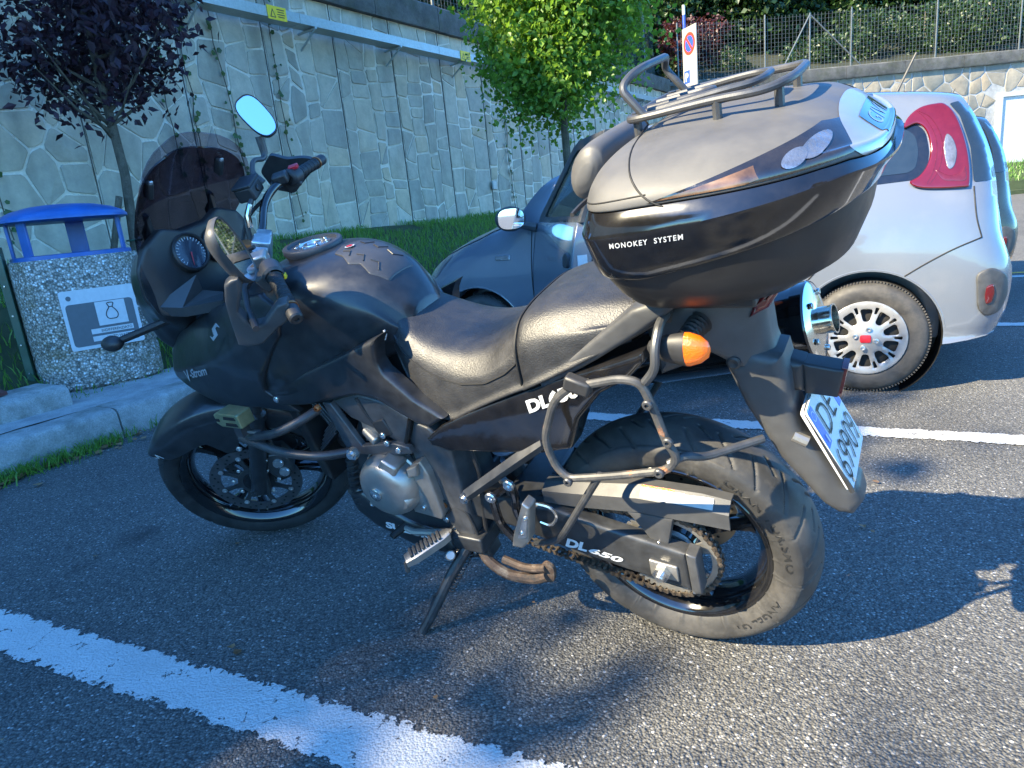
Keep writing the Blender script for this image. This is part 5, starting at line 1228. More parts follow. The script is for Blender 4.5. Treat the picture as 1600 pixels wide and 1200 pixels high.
# tail unit and rear mudguard
mb = MB(); O = [(-0.029,0.130,0.937),(-0.083,0.130,0.971),(-0.131,0.130,0.983),(-0.192,0.130,0.979),(-0.241,0.080,0.978),(-0.246,0.040,0.958),(-0.244,0.030,0.924),(-0.249,0.030,0.870),(-0.272,0.030,0.789),(-0.280,0.050,0.756),(-0.256,0.100,0.745),(-0.212,0.130,0.801),(-0.186,0.130,0.829),(-0.148,0.130,0.863),(-0.091,0.130,0.836),(-0.051,0.130,0.820)]
ty = lambda q: .128-.42*np.maximum(0, -.12-q[:, 0])
symsolid(mb, O, ty, .022, .02); tail = bp('tail_unit', mb, 'plastic_grey', ang=40); ct = Caster(mb)
mb = MB(); O = [(-.165, .83), (-.197, .738), (-.256, .622), (-.333, .518), (-.356, .496), (-.385, .490), (-.402, .520), (-.393, .555), (-.372, .575), (-.335, .632), (-.298, .688), (-.284, .741), (-.280, .80), (-.27, .85), (-.215, .86)]
symsolid(mb, O, lambda q: .092-.05*np.clip((.62-q[:, 1])*6, 0, 1)*0+.0*q[:, 0]-.30*np.maximum(0, -.33-q[:, 0]), .024, .02); bp('rear_mudguard', mb, 'plastic_grey', ang=40)
mb = MB(); P = [(-0.187,0.120,0.841)][0]; lathe(mb, [(.013, 0), (.013, .006), (.009, .008), (1e-5, .006)], (P[0], ct(np.array([[P[0], P[2]]]))[0]+.0, P[2]), (0, 1, 0), 20); bp('tail_screw', mb, 'plastic', tail)
mb = MB(); O = [(-0.217,0.105,0.927),(-0.225,0.105,0.951),(-0.265,0.105,0.995),(-0.267,0.105,0.967),(-0.250,0.105,0.941)]; symsolid(mb, O, lambda q: .136-.42*np.maximum(0, -.12-q[:, 0]), .012, .02); bp('tail_light', mb, 'darkred', tail)
mb = MB(); O = [(-0.296,0.050,0.814),(-0.298,0.050,0.749),(-0.355,0.050,0.743),(-0.367,0.050,0.801)]; symsolid(mb, O, .045, .006, .03); symsolid(mb, [(-.23, .835), (-.30, .815), (-.30, .755), (-.255, .75)], .05, .015, .03); bp('plate_lamp', mb, 'plastic')
mb = MB(); O = [(-.3625, .805), (-.3725, .803), (-.3615, .743), (-.3515, .745)]; symsolid(mb, O, .040, .002, .03); bp('lamp_lens', mb, 'darkred')
# number plate
PT, PB_ = V3((-.306, 0, .733)), V3((-.382, 0, .574)); dn = (PB_-PT)/np.linalg.norm(PB_-PT); nr = np.array([-abs(dn[2]), 0, -abs(dn[0])]); nr = np.array([dn[2], 0, -dn[0]]); nr /= np.linalg.norm(nr)
if nr[0] > 0: nr = -nr
PM = Matrix(((0, dn[0]*-1, nr[0], PT[0]), (-1, 0, 0, 0), (0, -dn[2], nr[2], PT[2]), (0, 0, 0, 1)))      # plate local: x right, y up, z out
def plm(name, mbx, mat, par=None): 
    o = obj(name, mbx, mat, bike if par is None else par, smooth=False)
    if par is None: o.matrix_local = PM
    return o
W_, H_ = .0885, .177
mb = MB(); slab(mb, rpoly([(-W_-.004, -H_-.004), (W_+.004, -H_-.004), (W_+.004, .004), (-W_-.004, .004)], .008), -.008, .004, 0, .1, 'z'); npl = plm('number_plate', mb, 'plate')
mb = MB(); tube(mb, [(-W_-.004, -H_-.004, 0), (W_+.004, -H_-.004, 0), (W_+.004, .004, 0), (-W_-.004, .004, 0)], .0055, 6, closed=True); plm('plate_frame', mb, 'alloy_dark', npl)
mb = MB(); slab(mb, [(-W_, -.085), (-W_+.028, -.085), (-W_+.028, -.002), (-W_, -.002)], .004, .0048, 0, .1, 'z'); slab(mb, [(W_-.022, -.085), (W_, -.085), (W_, -.002), (W_-.022, -.002)], .004, .0048, 0, .1, 'z'); plm('blue_band', mb, 'blueplate', npl)
mb = MB(); letters(mb, 'DE', (-.052, -.078), (.042, -.078), .062, .0042, 'z', bold=-.014, up=(0, 1))
for i_, ch_ in enumerate('69909'): letters(mb, ch_, (-.083+.034*i_, -.168), (-.055+.034*i_, -.168), .070, .0042, 'z', bold=-.014, up=(0, 1)); plm('plate_number', mb, 'ink', npl)
mb = MB(); letters(mb, 'I', (-W_+.011, -.078), (-W_+.016, -.078), .018, .0049, 'z', bold=.0, up=(0, 1)); 
lathe(mb, [(.0085, .0050), (.0105, .0050)], (-W_+.014, -.018, 0), (0, 0, 1), 12); plm('country_code', mb, 'white', npl)
mb = MB()
for q in ((.0, -.006), (-.07, -.172), (.075, -.165)): lathe(mb, [(1e-4, .006), (.005, .006)], (q[0], q[1], 0), (0, 0, 1), 10)
plm('plate_rivet', mb, 'steel', npl)
mb = MB(); slab(mb, [(-.25, .70), (-.300, .70), (-.345, .60), (-.33, .575), (-.30, .60)], -.05, .05, .004, .04); bp('plate_bracket', mb, 'plastic')
mb = MB(); tube(mb, [(-0.283,0.085,0.680),(-0.308,0.085,0.668)], .011, 10); bp('bracket_peg', mb, 'alloy')
# rear indicators
def indicator(side):
    P0 = V3([(-0.142,0.125,0.937)][0]); c = V3([(-0.115,0.200,0.920)][0]); s = np.array([1, side, 1])
    mb = MB(); tube(mb, [P0*s, (P0*.4+c*.6)*s], .017, 10)
    for i in range(5): p = P0*(1-i*.11)+c*(i*.11); lathe(mb, [(.016, -.003), (.023-.001*i, 0), (.016, .003)], p*s, (c-P0)*s, 14)
    st_ = bp('indicator_stalk', mb, 'grip'); mb = MB(); rings = []
    for dx, k in ((.050, .15), (.045, .45), (.02, .8), (-.012, 1.0), (-.020, 1.0)):
        rings.append([(c+np.array([dx, .020*k*math.cos(a), .031*k*math.sin(a)+dx*.03]))*s for a in np.linspace(0, 2*PI, 16, endpoint=False)])
    loft(mb, rings); bp('indicator_body', mb, 'plastic', ang=50); mb = MB(); rings = []
    for dx, k in ((-.0205, 1.04), (-.027, 1.04), (-.045, .85), (-.058, .5), (-.062, .1)):
        rings.append([(c+np.array([dx, .020*k*math.cos(a), .031*k*math.sin(a)]))*s for a in np.linspace(0, 2*PI, 12, endpoint=False)])
    loft(mb, rings); bp('indicator_lens', mb, 'orange', ang=48)
indicator(1); indicator(-1)
# silencer on the right
A_ = V3((.26, -.25, .655)); E_ = V3([(-0.290,-0.108,0.831)][0]); E_ = V3((-.284, -.225, .774)); ax_ = (E_-A_)/np.linalg.norm(E_-A_); Ls = np.linalg.norm(E_-A_)
mb = MB(); lathe(mb, [(1e-5, 0), (.035, 0), (.080, .06), (.088, .09), (.088, Ls-.03), (.0925, Ls-.028), (.0925, Ls-.004), (.089, Ls)], A_, ax_, 40); sil = bp('silencer', mb, 'gloss', ang=40)
mb = MB(); lathe(mb, [(.089, Ls-.001), (.078, Ls+.004), (.045, Ls+.012), (.028, Ls+.012), (1e-5, Ls+.012)], A_, ax_, 40); bp('end_cap', mb, 'chrome', sil)
mb = MB(); lathe(mb, [(.030, Ls+.0), (.030, Ls+.034), (.033, Ls+.040), (.029, Ls+.040), (.027, Ls+.0)], A_-np.array([0, 0, .0]), ax_, 28); bp('tail_pipe', mb, 'chrome', sil, ang=40)
mb = MB(); lathe(mb, [(1e-5, Ls+.02), (.0275, Ls+.02)], A_, ax_, 20); bp('pipe_bore', mb, 'black', sil)
u_ = np.cross(ax_, (0, 1, 0)); u_ /= np.linalg.norm(u_); w_ = np.cross(ax_, u_); mb = MB()
for k in range(5): a = 2*PI*k/5; bolt(mb, A_+ax_*(Ls+.008)+.066*(math.cos(a)*u_+math.sin(a)*w_), ax_, .007, .006)
bp('end_cap_bolt', mb, 'steel', sil)
# pannier rack
def prack(s):
    def T(P): return [(x, y*s, z) for x, y, z in P]
    mb = MB(); tube(mb, T([(0.068,0.235,0.855),(-0.017,0.235,0.875),(-0.056,0.235,0.870),(-0.074,0.235,0.813),(-0.089,0.235,0.742),(-0.107,0.235,0.710),(-0.081,0.235,0.678),(0.031,0.235,0.649),(0.138,0.235,0.627),(0.162,0.235,0.657),(0.175,0.235,0.720),(0.129,0.235,0.822),(0.080,0.235,0.856),(0.068,0.235,0.855)]), .0085, 10, .035); pr_ = bp('pannier_frame', mb, 'worn')
    mb = MB(); tube(mb, T([(-0.092,0.160,0.967),(-0.093,0.200,0.970),(-0.090,0.232,0.936),(-0.088,0.236,0.897),(-0.065,0.236,0.870)]), .0085, 10, .03); tube(mb, T([(-0.087,0.235,0.694),(-0.114,0.225,0.709),(-0.140,0.190,0.684),(-0.230,0.100,0.677)]), .0085, 10, .03)
    tube(mb, T([(0.063,0.233,0.646),(0.212,0.195,0.424),(0.248,0.180,0.383),(0.320,0.160,0.346)]), .0085, 10, .03); bp('rack_strut', mb, 'rackm', pr_)
    mb = MB(); c = V3(T([(0.070,0.235,0.857)])[0]); box(mb, c, (.055, .026, .032), np.array(Matrix.Rotation(rad(-20), 3, 'Y'))); bp('rack_puck', mb, 'plastic', pr_, bevel=.006)
    mb = MB()
    for p in T([(-0.070,0.245,0.679),(0.133,0.245,0.628),(-0.068,0.245,0.830),(-0.096,0.245,0.752)]): bolt(mb, p, (0, s, 0), .010, .008)
    bp('rack_bolt', mb, 'rackm', pr_)
prack(1); prack(-1)
# footrests, levers, stands
mb = MB(); P = [(0.542,0.170,0.256),(0.540,0.200,0.355),(0.565,0.200,0.356),(0.640,0.200,0.311),(0.721,0.200,0.251)]; tube(mb, [(0.563,0.150,0.291),(0.563,0.175,0.333)], .011, 10); fp = bp('footrest_hanger', mb, 'alloy_dark')
mb = MB(); rings = []
a_, b_ = V3((.575, .185, .345)), V3((.66, .285, .318)); d_ = (b_-a_); w_ = np.cross(d_, (0, 0, 1)); w_ /= np.linalg.norm(w_)
for t, ww, hh in ((0, .014, .012), (.15, .020, .012), (.8, .024, .012), (1, .018, .010)): c = a_+d_*t; rings.append([c+w_*ww*sx+np.array([0, 0, hh*sz]) for sx, sz in ((-1, -1), (1, -1), (1, .6), (.7, 1), (-.7, 1), (-1, .6))])
loft(mb, rings); bp('footrest', mb, 'alloy', fp, ang=48)
mb = MB()
for i in range(8): c = a_+d_*(.22+.09*i)+np.array([0, 0, .014]); tube(mb, [c-w_*.018, c+w_*.018], .0042, 6)
cyl(mb, b_+np.array([0, 0, -.006]), b_+np.array([.004, .002, -.036]), .007, 8); bp('footrest_rubber', mb, 'rubber', fp)
mb = MB(); tube(mb, [(.585, .16, .325), (.70, .185, .325), (.735, .185, .335)], [.012, .010, .008], 8); sh = bp('gear_lever', mb, 'alloy')
mb = MB(); tube(mb, [(.735, .175, .335), (.750, .225, .330)], [.0125, .010], 10); bp('lever_rubber', mb, 'grip', sh)
mb = MB(); tube(mb, [(.545, .165, .285), (.585, .215, .225), (.635, .285, .130), (.660, .320, .088)], [.017, .0155, .0145, .013], 10); sst = bp('side_stand', mb, 'tubeblk')
mb = MB(); slab(mb, [(.625, .285), (.69, .305), (.715, .345), (.690, .385), (.650, .365), (.63, .33)], .0695, .080, .003, .02, 'z', rnd=.012); mb.xf(lambda p: np.array([p[0], p[1], p[2]+(p[1]-.32)*.235])); bp('stand_foot', mb, 'tubeblk', sst)
mb = MB(); tube(mb, [(.538+.009*math.cos(t*75)+.045*t, .165+.009*math.sin(t*75)+.075*t, .270-.085*t) for t in np.linspace(0, 1, 180)], .0022, 5); bp('stand_spring', mb, 'alloy_dark', sst)
mb = MB(); tube(mb, [(.610, .245, .185), (.640, .255, .165), (.645, .275, .15)], .006, 7); bp('stand_tang', mb, 'tubeblk', sst)
mb = MB(); tube(mb, [(.53, .12, .30), (.50, .165, .262), (.43, .175, .222), (.34, .175, .232), (.30, .175, .255)], .0145, 10, .04); cst_ = bp('centre_stand', mb, 'rust')
mb = MB(); slab(mb, [(.325, .225), (.285, .235), (.275, .285), (.300, .300), (.322, .275)], .165, .176, .002, .02, rnd=.012); tube(mb, [(.43, .17, .275), (.36, .175, .262), (.30, .175, .28)], .011, 9, .03); bp('stand_pedal', mb, 'rust', cst_)
mb = MB(); box(mb, (.53, .10, .31), (.10, .16, .05)); bp('stand_bracket', mb, 'alloy_dark', bevel=.006)
mb = MB(); tube(mb, [(0.395,0.185,0.496),(0.395,0.185,0.451),(0.393,0.185,0.414),(0.369,0.185,0.378),(0.346,0.185,0.358)], .011, 10, .03); tube(mb, [(0.331,0.185,0.545),(0.325,0.185,0.512),(0.334,0.185,0.471),(0.326,0.185,0.439),(0.327,0.185,0.413)], .011, 10, .03); tube(mb, [(0.408,0.170,0.483),(0.343,0.170,0.532)], .010, 8); ph = bp('passenger_hanger', mb, 'gloss')
mb = MB()
for p in [(0.388,0.195,0.507),(0.325,0.195,0.553)]: bolt(mb, p, r=.015, h=.010)
bp('hanger_bolt', mb, 'steel', ph)
mb = MB(); O = [(0.272,0.235,0.541),(0.255,0.235,0.529),(0.282,0.235,0.423),(0.304,0.235,0.399),(0.334,0.235,0.400),(0.321,0.235,0.437)]; slab(mb, O, .205, .240, .006, .02, rnd=.004); pg = bp('passenger_footrest', mb, 'alloy', ph, ang=48)
mb = MB(); O = [(0.275,0.240,0.506),(0.263,0.240,0.504),(0.283,0.240,0.439),(0.307,0.240,0.434)]; slab(mb, O, .239, .2445, .003, .02, rnd=.006); bp('footrest_pad', mb, 'clamp', ph)
mb = MB()
for p in [(0.270,0.245,0.501),(0.290,0.245,0.454)]: bolt(mb, (p[0], .2445, p[2]), r=.006, h=.003)
bp('pad_screw', mb, 'steel', ph)
mb = MB(); tube(mb, [(0.253,0.210,0.521),(0.217,0.210,0.518),(0.204,0.210,0.491),(0.227,0.210,0.460),(0.254,0.210,0.468)], .004, 6, .02); bp('peg_spring_wire', mb, 'steel', ph)
# crash bars with side brackets, fog lamp
def crash(s):
    T = lambda P: [(x, y*s, z) for x, y, z in P]
    mb = MB(); tube(mb, T([(1.138,0.270,0.649),(1.060,0.290,0.673),(0.957,0.290,0.693),(0.890,0.250,0.714),(0.871,0.200,0.720)]), .0125, 12, .06); tube(mb, T([(1.127,0.280,0.657),(1.069,0.290,0.657),(0.967,0.290,0.631),(0.847,0.270,0.619),(0.786,0.220,0.609)]), .0125, 12, .06); cb_ = bp('crash_bar', mb, 'tubeblk')
    mb = MB(); slab(mb, T([(0.869,0.190,0.730),(0.840,0.190,0.730),(0.783,0.190,0.601),(0.663,0.190,0.622),(0.617,0.190,0.614),(0.613,0.190,0.596),(0.707,0.190,0.577),(0.819,0.190,0.571),(0.844,0.190,0.581)]), .165*s, .182*s, .004, .03); bp('bar_bracket', mb, 'frame', cb_, ang=48)
    mb = MB()
    for p in T([(0.769,0.220,0.611)]): bolt(mb, p, (0, s, 0), .017, .016, True)
    for p in T([(0.684,0.185,0.622),(0.652,0.185,0.604),(0.688,0.185,0.646)]): bolt(mb, (p[0], .182*s, p[2]), (0, s, 0), .009, .006)
    bp('bar_bolt', mb, 'steel', cb_)
    mb = MB(); p = T([(0.852,0.210,0.735)])[0]; bolt(mb, p, (0, s, 0), .009, .012); bp('bar_bushing', mb, 'goldanod', cb_)
crash(1); crash(-1)
def fog(s):
    c = V3([(1.082,0.300,0.743)][0]); c[1] *= s; mb = MB(); c0_ = c.copy()
    slab(mb, [(c[0]-.048, c[2]-.022), (c[0]+.035, c[2]-.022), (c[0]+.052, c[2]-.012), (c[0]+.052, c[2]+.016), (c[0]+.035, c[2]+.023), (c[0]-.048, c[2]+.020)], c[1]-.024, c[1]+.024, .005, .03); f_ = bp('fog_lamp', mb, 'olive_metal', ang=30, bevel=.003)
    mb = MB()
    for z0 in (.009, -.010): slab(mb, [(c[0]-.038, c[2]+z0-.0045), (c[0]+.012, c[2]+z0-.0045), (c[0]+.008, c[2]+z0+.0045), (c[0]-.034, c[2]+z0+.0045)], c[1]+s*.020, c[1]+s*.0256, 0, .02)
    slab(mb, rpoly([(c[0]+.032, c[2]-.004), (c[0]+.046, c[2]-.004), (c[0]+.046, c[2]+.005), (c[0]+.032, c[2]+.005)], .003), c[1]+s*.020, c[1]+s*.0256, 0, .02); bp('lamp_slot', mb, 'black', f_, smooth=False)
    mb = MB(); box(mb, (c[0]-.01, c[1]-.0, c[2]-.04), (.03, .03, .03)); tube(mb, [(c[0]-.01, c[1], c[2]-.045), (c[0]-.05, c[1]-.02*s, c[2]-.06)], .008, 8); bp('lamp_mount', mb, 'tubeblk', f_)
fog(1); fog(-1)
# fairing side panels
FO = [(1.537,0.115,0.881),(1.639,0.100,0.817),(1.611,0.120,0.760),(1.444,0.165,0.718),(1.322,0.190,0.691),(1.219,0.200,0.693),(1.129,0.205,0.697),(0.995,0.198,0.682),(1.020,0.203,0.727),(1.055,0.208,0.766),(1.037,0.212,0.802),(0.962,0.215,0.878),(0.895,0.205,0.938),(0.872,0.190,1.010),(0.934,0.195,1.044),(1.074,0.195,1.026),(1.300,0.160,0.963)]
FI = [(1.158,0.225,0.877),(1.160,0.222,0.795),(1.340,0.175,0.878),(1.219,0.190,0.938),(1.047,0.226,0.881),(1.094,0.218,0.776)]
ff = y3(FO+FI+FI); crease = [(1.650,0.120,0.731),(1.016,0.226,0.910)]
def ffn(q):
    a, b = V3((crease[0][0], crease[0][2])), V3((crease[1][0], crease[1][2])); d = (b-a)/np.linalg.norm(b-a); n_ = np.array([-d[1], d[0]]); n_ = n_ if n_[1] > 0 else -n_
    h = (q-a)@n_; return ff(q)-.35*np.maximum(0, h)*np.clip((q[:, 0]-1.0)*4, 0, 1)-.10*np.maximum(0, -h)
mb = MB(); slab(mb, FO, lambda q: ffn(q)-.02, ffn, .008, .016); fa = bp('side_fairing', mb, 'satin', ang=40); bp('side_fairing', mb.mirror(), 'satin', ang=40); cf_ = Caster(mb)
SL = [(.0, .60), (.38, 1.0), (1.0, .84), (.62, .84), (.46, .70), (1.0, .40), (.62, .0), (.0, .16), (.38, .16), (.54, .30)]
P = [(1.216,0.190,0.934),(1.165,0.190,0.934),(1.205,0.190,0.912),(1.173,0.190,0.959)]; mb = MB(); sx = V3((P[1][0]-P[0][0], P[1][2]-P[0][2])); sz_ = V3((P[3][0]-P[2][0], P[3][2]-P[2][2])); o_ = V3((P[2][0], P[2][2]))-sx*.5
decal(mb, cf_, [o_+sx*a*1.0+sz_*b for a, b in SL], .0012, .01, 0, .002); bp('emblem', mb, 'grey_print', fa, smooth=False)
P = [(1.442,0.180,0.761),(1.266,0.180,0.813)]; mb = MB(); letters(mb, 'V', xz(P[0]), (P[0][0]*.77+P[1][0]*.23, P[0][2]*.77+P[1][2]*.23), .036, cf_, shear=.1, bold=.01, off=.005); letters(mb, '-Strom', (P[0][0]*.78+P[1][0]*.22, P[0][2]*.78+P[1][2]*.22+.008), xz(P[1]), .026, cf_, shear=.45, bold=.02, spacing=.9, off=.0035); bp('lettering', mb, 'grey_print', fa, smooth=False)
# nose cowl with headlight, instrument panel
def rc(x, pts): return [(x, y, z) for y, z in pts]
cow = body([rc(1.36, [(0, 1.16), (.09, 1.185), (.155, 1.18), (.198, 1.135), (.214, 1.08), (.213, 1.03), (.19, .985), (.10, .96), (0, .955)]), rc(1.40, [(0, 1.19), (.09, 1.19), (.150, 1.175), (.188, 1.13), (.203, 1.075), (.202, 1.02), (.18, .965), (.10, .93), (0, .92)]),
    rc(1.50, [(0, 1.165), (.08, 1.16), (.125, 1.14), (.158, 1.10), (.170, 1.04), (.155, .97), (.10, .91), (.06, .87), (0, .86)]), rc(1.58, [(0, 1.10), (.06, 1.095), (.10, 1.075), (.125, 1.03), (.130, .97), (.105, .90), (.08, .85), (.04, .82), (0, .81)]),
    rc(1.64, [(0, 1.01), (.04, 1.005), (.07, .99), (.09, .96), (.095, .92), (.09, .87), (.07, .83), (.04, .80), (0, .795)]), rc(1.66, [(0, .94), (.015, .94), (.03, .935), (.035, .93), (.04, .91), (.035, .89), (.03, .87), (.015, .86), (0, .86)])], 30, 26)
cwl = bp('nose_cowl', cow, 'satin', ang=50)
chx = Caster(cow, 'x', 1); mb = MB()
for s in (1, -1): decal(mb, chx, [(s*.015, .90), (s*.07, .90), (s*.115, .96), (s*.12, 1.02), (s*.06, 1.0), (s*.015, .98)], .003, .015, .006, .004)
bp('headlight', mb, 'clearlens', cwl)
dsh = lambda q: 1.345+.9*np.maximum(0, np.abs(q[:, 0])-.16)**1.2-.10*np.clip(1.06-q[:, 1], 0, .2)
DO = [(-.205, 1.13), (-.165, 1.185), (-.10, 1.215), (-.04, 1.19), (.04, 1.19), (.10, 1.215), (.165, 1.185), (.205, 1.13), (.218, 1.05), (.20, .99), (.10, .955), (-.10, .955), (-.20, .99), (-.218, 1.05)]
mb = MB(); slab(mb, DO, 1.375, dsh, .008, .02, 'x', rnd=.01); dash = bp('instrument_panel', mb, 'plastic', ang=40)
def gauge(yc, zc, r_):
    c = (1.345, yc, zc); ax_ = (-1, .0, .22); mb = MB(); lathe(mb, [(r_+.010, -.01), (r_+.008, .014), (r_+.003, .018), (r_, .015), (r_, .006)], c, ax_, 36); g_ = bp('gauge_bezel', mb, 'plastic', dash, ang=40)
    mb = MB(); lathe(mb, [(1e-5, .009), (r_, .009)], c, ax_, 36); bp('gauge_dial', mb, 'dial', dash, smooth=False)
    a3 = V3(ax_)/np.linalg.norm(ax_); up = np.array([0, 0, 1.])-a3*a3[2]; up /= np.linalg.norm(up); rt = np.cross(up, a3); mb = MB()
    for k in range(22):
        a = rad(-130+260*k/21); d = up*math.cos(a)+rt*math.sin(a); c1 = V3(c)+a3*.0102; tube(mb, [c1+d*r_*(.80 if k % 2 else .72), c1+d*r_*.92], .0011, 4)
    bp('gauge_marks', mb, 'white', dash, smooth=False); mb = MB(); d = up*-.6+rt*-.2; tube(mb, [V3(c)+a3*.0115, V3(c)+a3*.0115+d/np.linalg.norm(d)*r_*.8], [.002, .0008], 5); bp('gauge_needle', mb, 'redplastic', dash)
gauge(.050, 1.126, .048); gauge(-.052, 1.118, .046)
IP = [(1.374,0.205,1.024),(1.301,0.170,1.005),(1.196,0.110,1.000),(1.254,0.060,1.006),(1.305,0.085,1.024),(1.295,0.090,1.073)]
for s in (1, -1):
    mb = MB(); n_ = len(IP); mb.add([(x, y*s, z) for x, y, z in IP]+[(x+.01, y*s*.97, z-.03) for x, y, z in IP], [tuple(range(n_)), tuple(range(2*n_-1, n_-1, -1))]+[(i, (i+1) % n_, n_+(i+1) % n_, n_+i) for i in range(n_)]); bp('inner_fairing', mb, 'plastic_grey', smooth=False)
# windscreen and clip-on spoiler
def scr(u, v):
    w = .150+.038*min(1, v/.35); w = w if v < .42 else w*(max(.03, 1-((v-.42)/.60)**2.7))**(1/2.0); return (1.485-.20*v-.025*v*v-.085*(w*u/.19)**2, w*u, 1.135+.262*v-.010*u*u)
def scrg(u0, u1, v0, v1, nu, nv, off=0.): return np.array([[np.array(scr(u, v0+(v1-v0)*j/(nv-1)))+np.array([-off, 0, off*.4]) for u in np.linspace(u0, u1, nu)] for j in range(nv)])
mb = MB(); shell(mb, scrg(-1, 1, 0, 1, 30, 26), .004); ws = bp('windscreen', mb, 'screen', ang=60)
mb = MB(); shell(mb, scrg(-.96, .96, .0, .17, 24, 6, .006), .003); bp('screen_base', mb, 'satin', ws)
mb = MB(); shell(mb, np.array([[np.array(scr(u, .55+.45*j/9))+np.array([-.016-.012*j/9, 0, .030*j/9+.006]) for u in np.linspace(-1.03, 1.03, 30)] for j in range(10)]), .003); bp('spoiler', mb, 'screen2', ws, ang=60)
for u in (-.66, .74):
    mb = MB(); p = np.array(scr(u, .72)); box(mb, p+np.array([-.014, 0, .006]), (.026, .016, .05), np.array(Matrix.Rotation(rad(-38), 3, 'Y'))); bp('spoiler_clamp', mb, 'plastic', ws, bevel=.004)
    mb = MB(); box(mb, p+np.array([-.030, 0, .012]), (.006, .011, .034), np.array(Matrix.Rotation(rad(-38), 3, 'Y'))); bp('clamp_plate', mb, 'clamp', ws, bevel=.002)
for s in (-1, 1):
    mb = MB(); slab(mb, [(1.395, 1.165), (1.375, 1.19), (1.360, 1.255), (1.372, 1.265), (1.385, 1.235), (1.415, 1.215), (1.42, 1.18)], s*.105, s*.118, .003, .02); bp('screen_bracket', mb, 'satin', ws, bevel=.003)
mb = MB(); tube(mb, [np.array(scr(u, .0))+np.array([-.004, 0, 0]) for u in np.linspace(-1, 1, 20)], .005, 6); bp('screen_trim', mb, 'plastic', ws)
# front indicators
for s in (1, -1):
    a_, b_ = V3((1.40, .15*s, .965)), V3((1.52, .265*s, .945)); mb = MB(); tube(mb, [a_, b_], [.012, .011], 8); bp('front_indicator_stalk', mb, 'grip')
    mb = MB(); ball(mb, b_+np.array([.02, .012*s, -.003]), (.042, .026, .023)); bp('front_indicator', mb, 'plastic')
# ---- steered parts: fork, front wheel, mudguard, bars (built straight ahead, turned with the steering)
fw = sp_('wheel', rim_mb(FA, .2485, .058, .045, 3, 1.2, .032), 'gloss', ang=40)
def fw_child(name, mb, mat, **k): return obj(name, mb, mat, fw, **k)
fw_child('tyre', tyre_mb(FA, .329, .056, .2485, 14, .0042, 560), 'rubber_front', ang=48)
for yy in (.064, -.064):
    a, d = disc_mb(FA, .118, .155, yy, 48); fw_child('brake_disc', a, 'disc_dark'); fw_child('disc_holes', d, 'black', smooth=False)
    mb = MB()
    for k in range(8):
        a_ = 2*PI*k/8; d_ = np.array([math.cos(a_), 0, math.sin(a_)]); e_ = np.array([-math.sin(a_), 0, math.cos(a_)]); c0 = V3(FA)+np.array([0, yy, 0])
        loft(mb, [[c0+d_*r_+e_*w_*sx+np.array([0, .003*sy, 0]) for sx, sy in ((-1, -1), (1, -1), (1, 1), (-1, 1))] for r_, w_ in ((.05, .012), (.09, .007), (.12, .010))])
    lathe(mb, [(.045, yy-.004), (.062, yy-.004), (.062, yy+.004), (.045, yy+.004), (.045, yy-.004)], FA, (0, 1, 0), 32); fw_child('disc_carrier', mb, 'alloy_dark')
    mb = MB()
    for k in range(8):
        a_ = 2*PI*k/8; sgn_ = 1 if yy > 0 else -1; bolt(mb, (FA[0]+.121*math.cos(a_), yy+.003*sgn_, FA[2]+.121*math.sin(a_)), (0, sgn_, 0), .009, .003)
        bolt(mb, (FA[0]+.075*math.cos(a_+.4), yy+.003*sgn_, FA[2]+.075*math.sin(a_+.4)), (0, sgn_, 0), .007, .004)
    fw_child('disc_bobbin', mb, 'clamp')
axd = np.array([-math.sin(RAKE), 0, math.cos(RAKE)])
for s in (1, -1):
    b0 = V3((1.528, .098*s, .315)); mb = MB(); tube(mb, [b0, b0+axd*.10, b0+axd*.34], [.030, .029, .028], 16); lathe(mb, [(.028, .0), (.033, .005), (.033, .03), (.022, .04)], b0+axd*.335, axd, 18); fk = sp_('fork_leg', mb, 'satin', ang=40)
    mb = MB(); tube(mb, [b0+axd*.36, b0+axd*.84], .0215, 16); obj('fork_tube', mb, 'alloy_dark', fk)
    mb = MB(); slab(mb, [(1.545, .30), (1.50, .29), (1.475, .36), (1.46, .47), (1.475, .48), (1.52, .40)], (.088)*s, (.115)*s, .006, .02); obj('caliper_bracket', mb, 'alloy_dark', fk)
    mb = MB(); O = [(1.475, .41), (1.425, .455), (1.385, .445), (1.375, .40), (1.385, .35), (1.42, .325), (1.455, .345)]; slab(mb, O, .035*s, .100*s, .012, .02); cal = sp_('brake_caliper', mb, 'alloy_dark', ang=35)
    mb = MB()
    for q in ((1.41, .365), (1.41, .41)): lathe(mb, [(1e-5, .010), (.016, .010), (.018, .004), (.018, 0)], (q[0], .1*s, q[1]), (0, s, 0), 18)
    for q in ((1.46, .395), (1.44, .44), (1.445, .34)): bolt(mb, (q[0], .1*s, q[1]), (0, s, 0), .007, .008)
    obj('caliper_bolt', mb, 'clamp', cal)
    mb = MB(); tube(mb, [(1.40, .09*s, .45), (1.38, .09*s, .55), (1.36, .075*s, .68), (1.28, .05*s, .80)], .006, 7, .05); obj('brake_hose', mb, 'rubber_front', cal)
mb = MB(); tube(mb, [(1.54, -.11, .329), (1.54, .118, .329)], .013, 12); bolt(mb, (1.54, .118, .329), r=.016, h=.010, hexa=True); sp_('front_axle', mb, 'alloy_dark')
mb = MB(); G_ = []
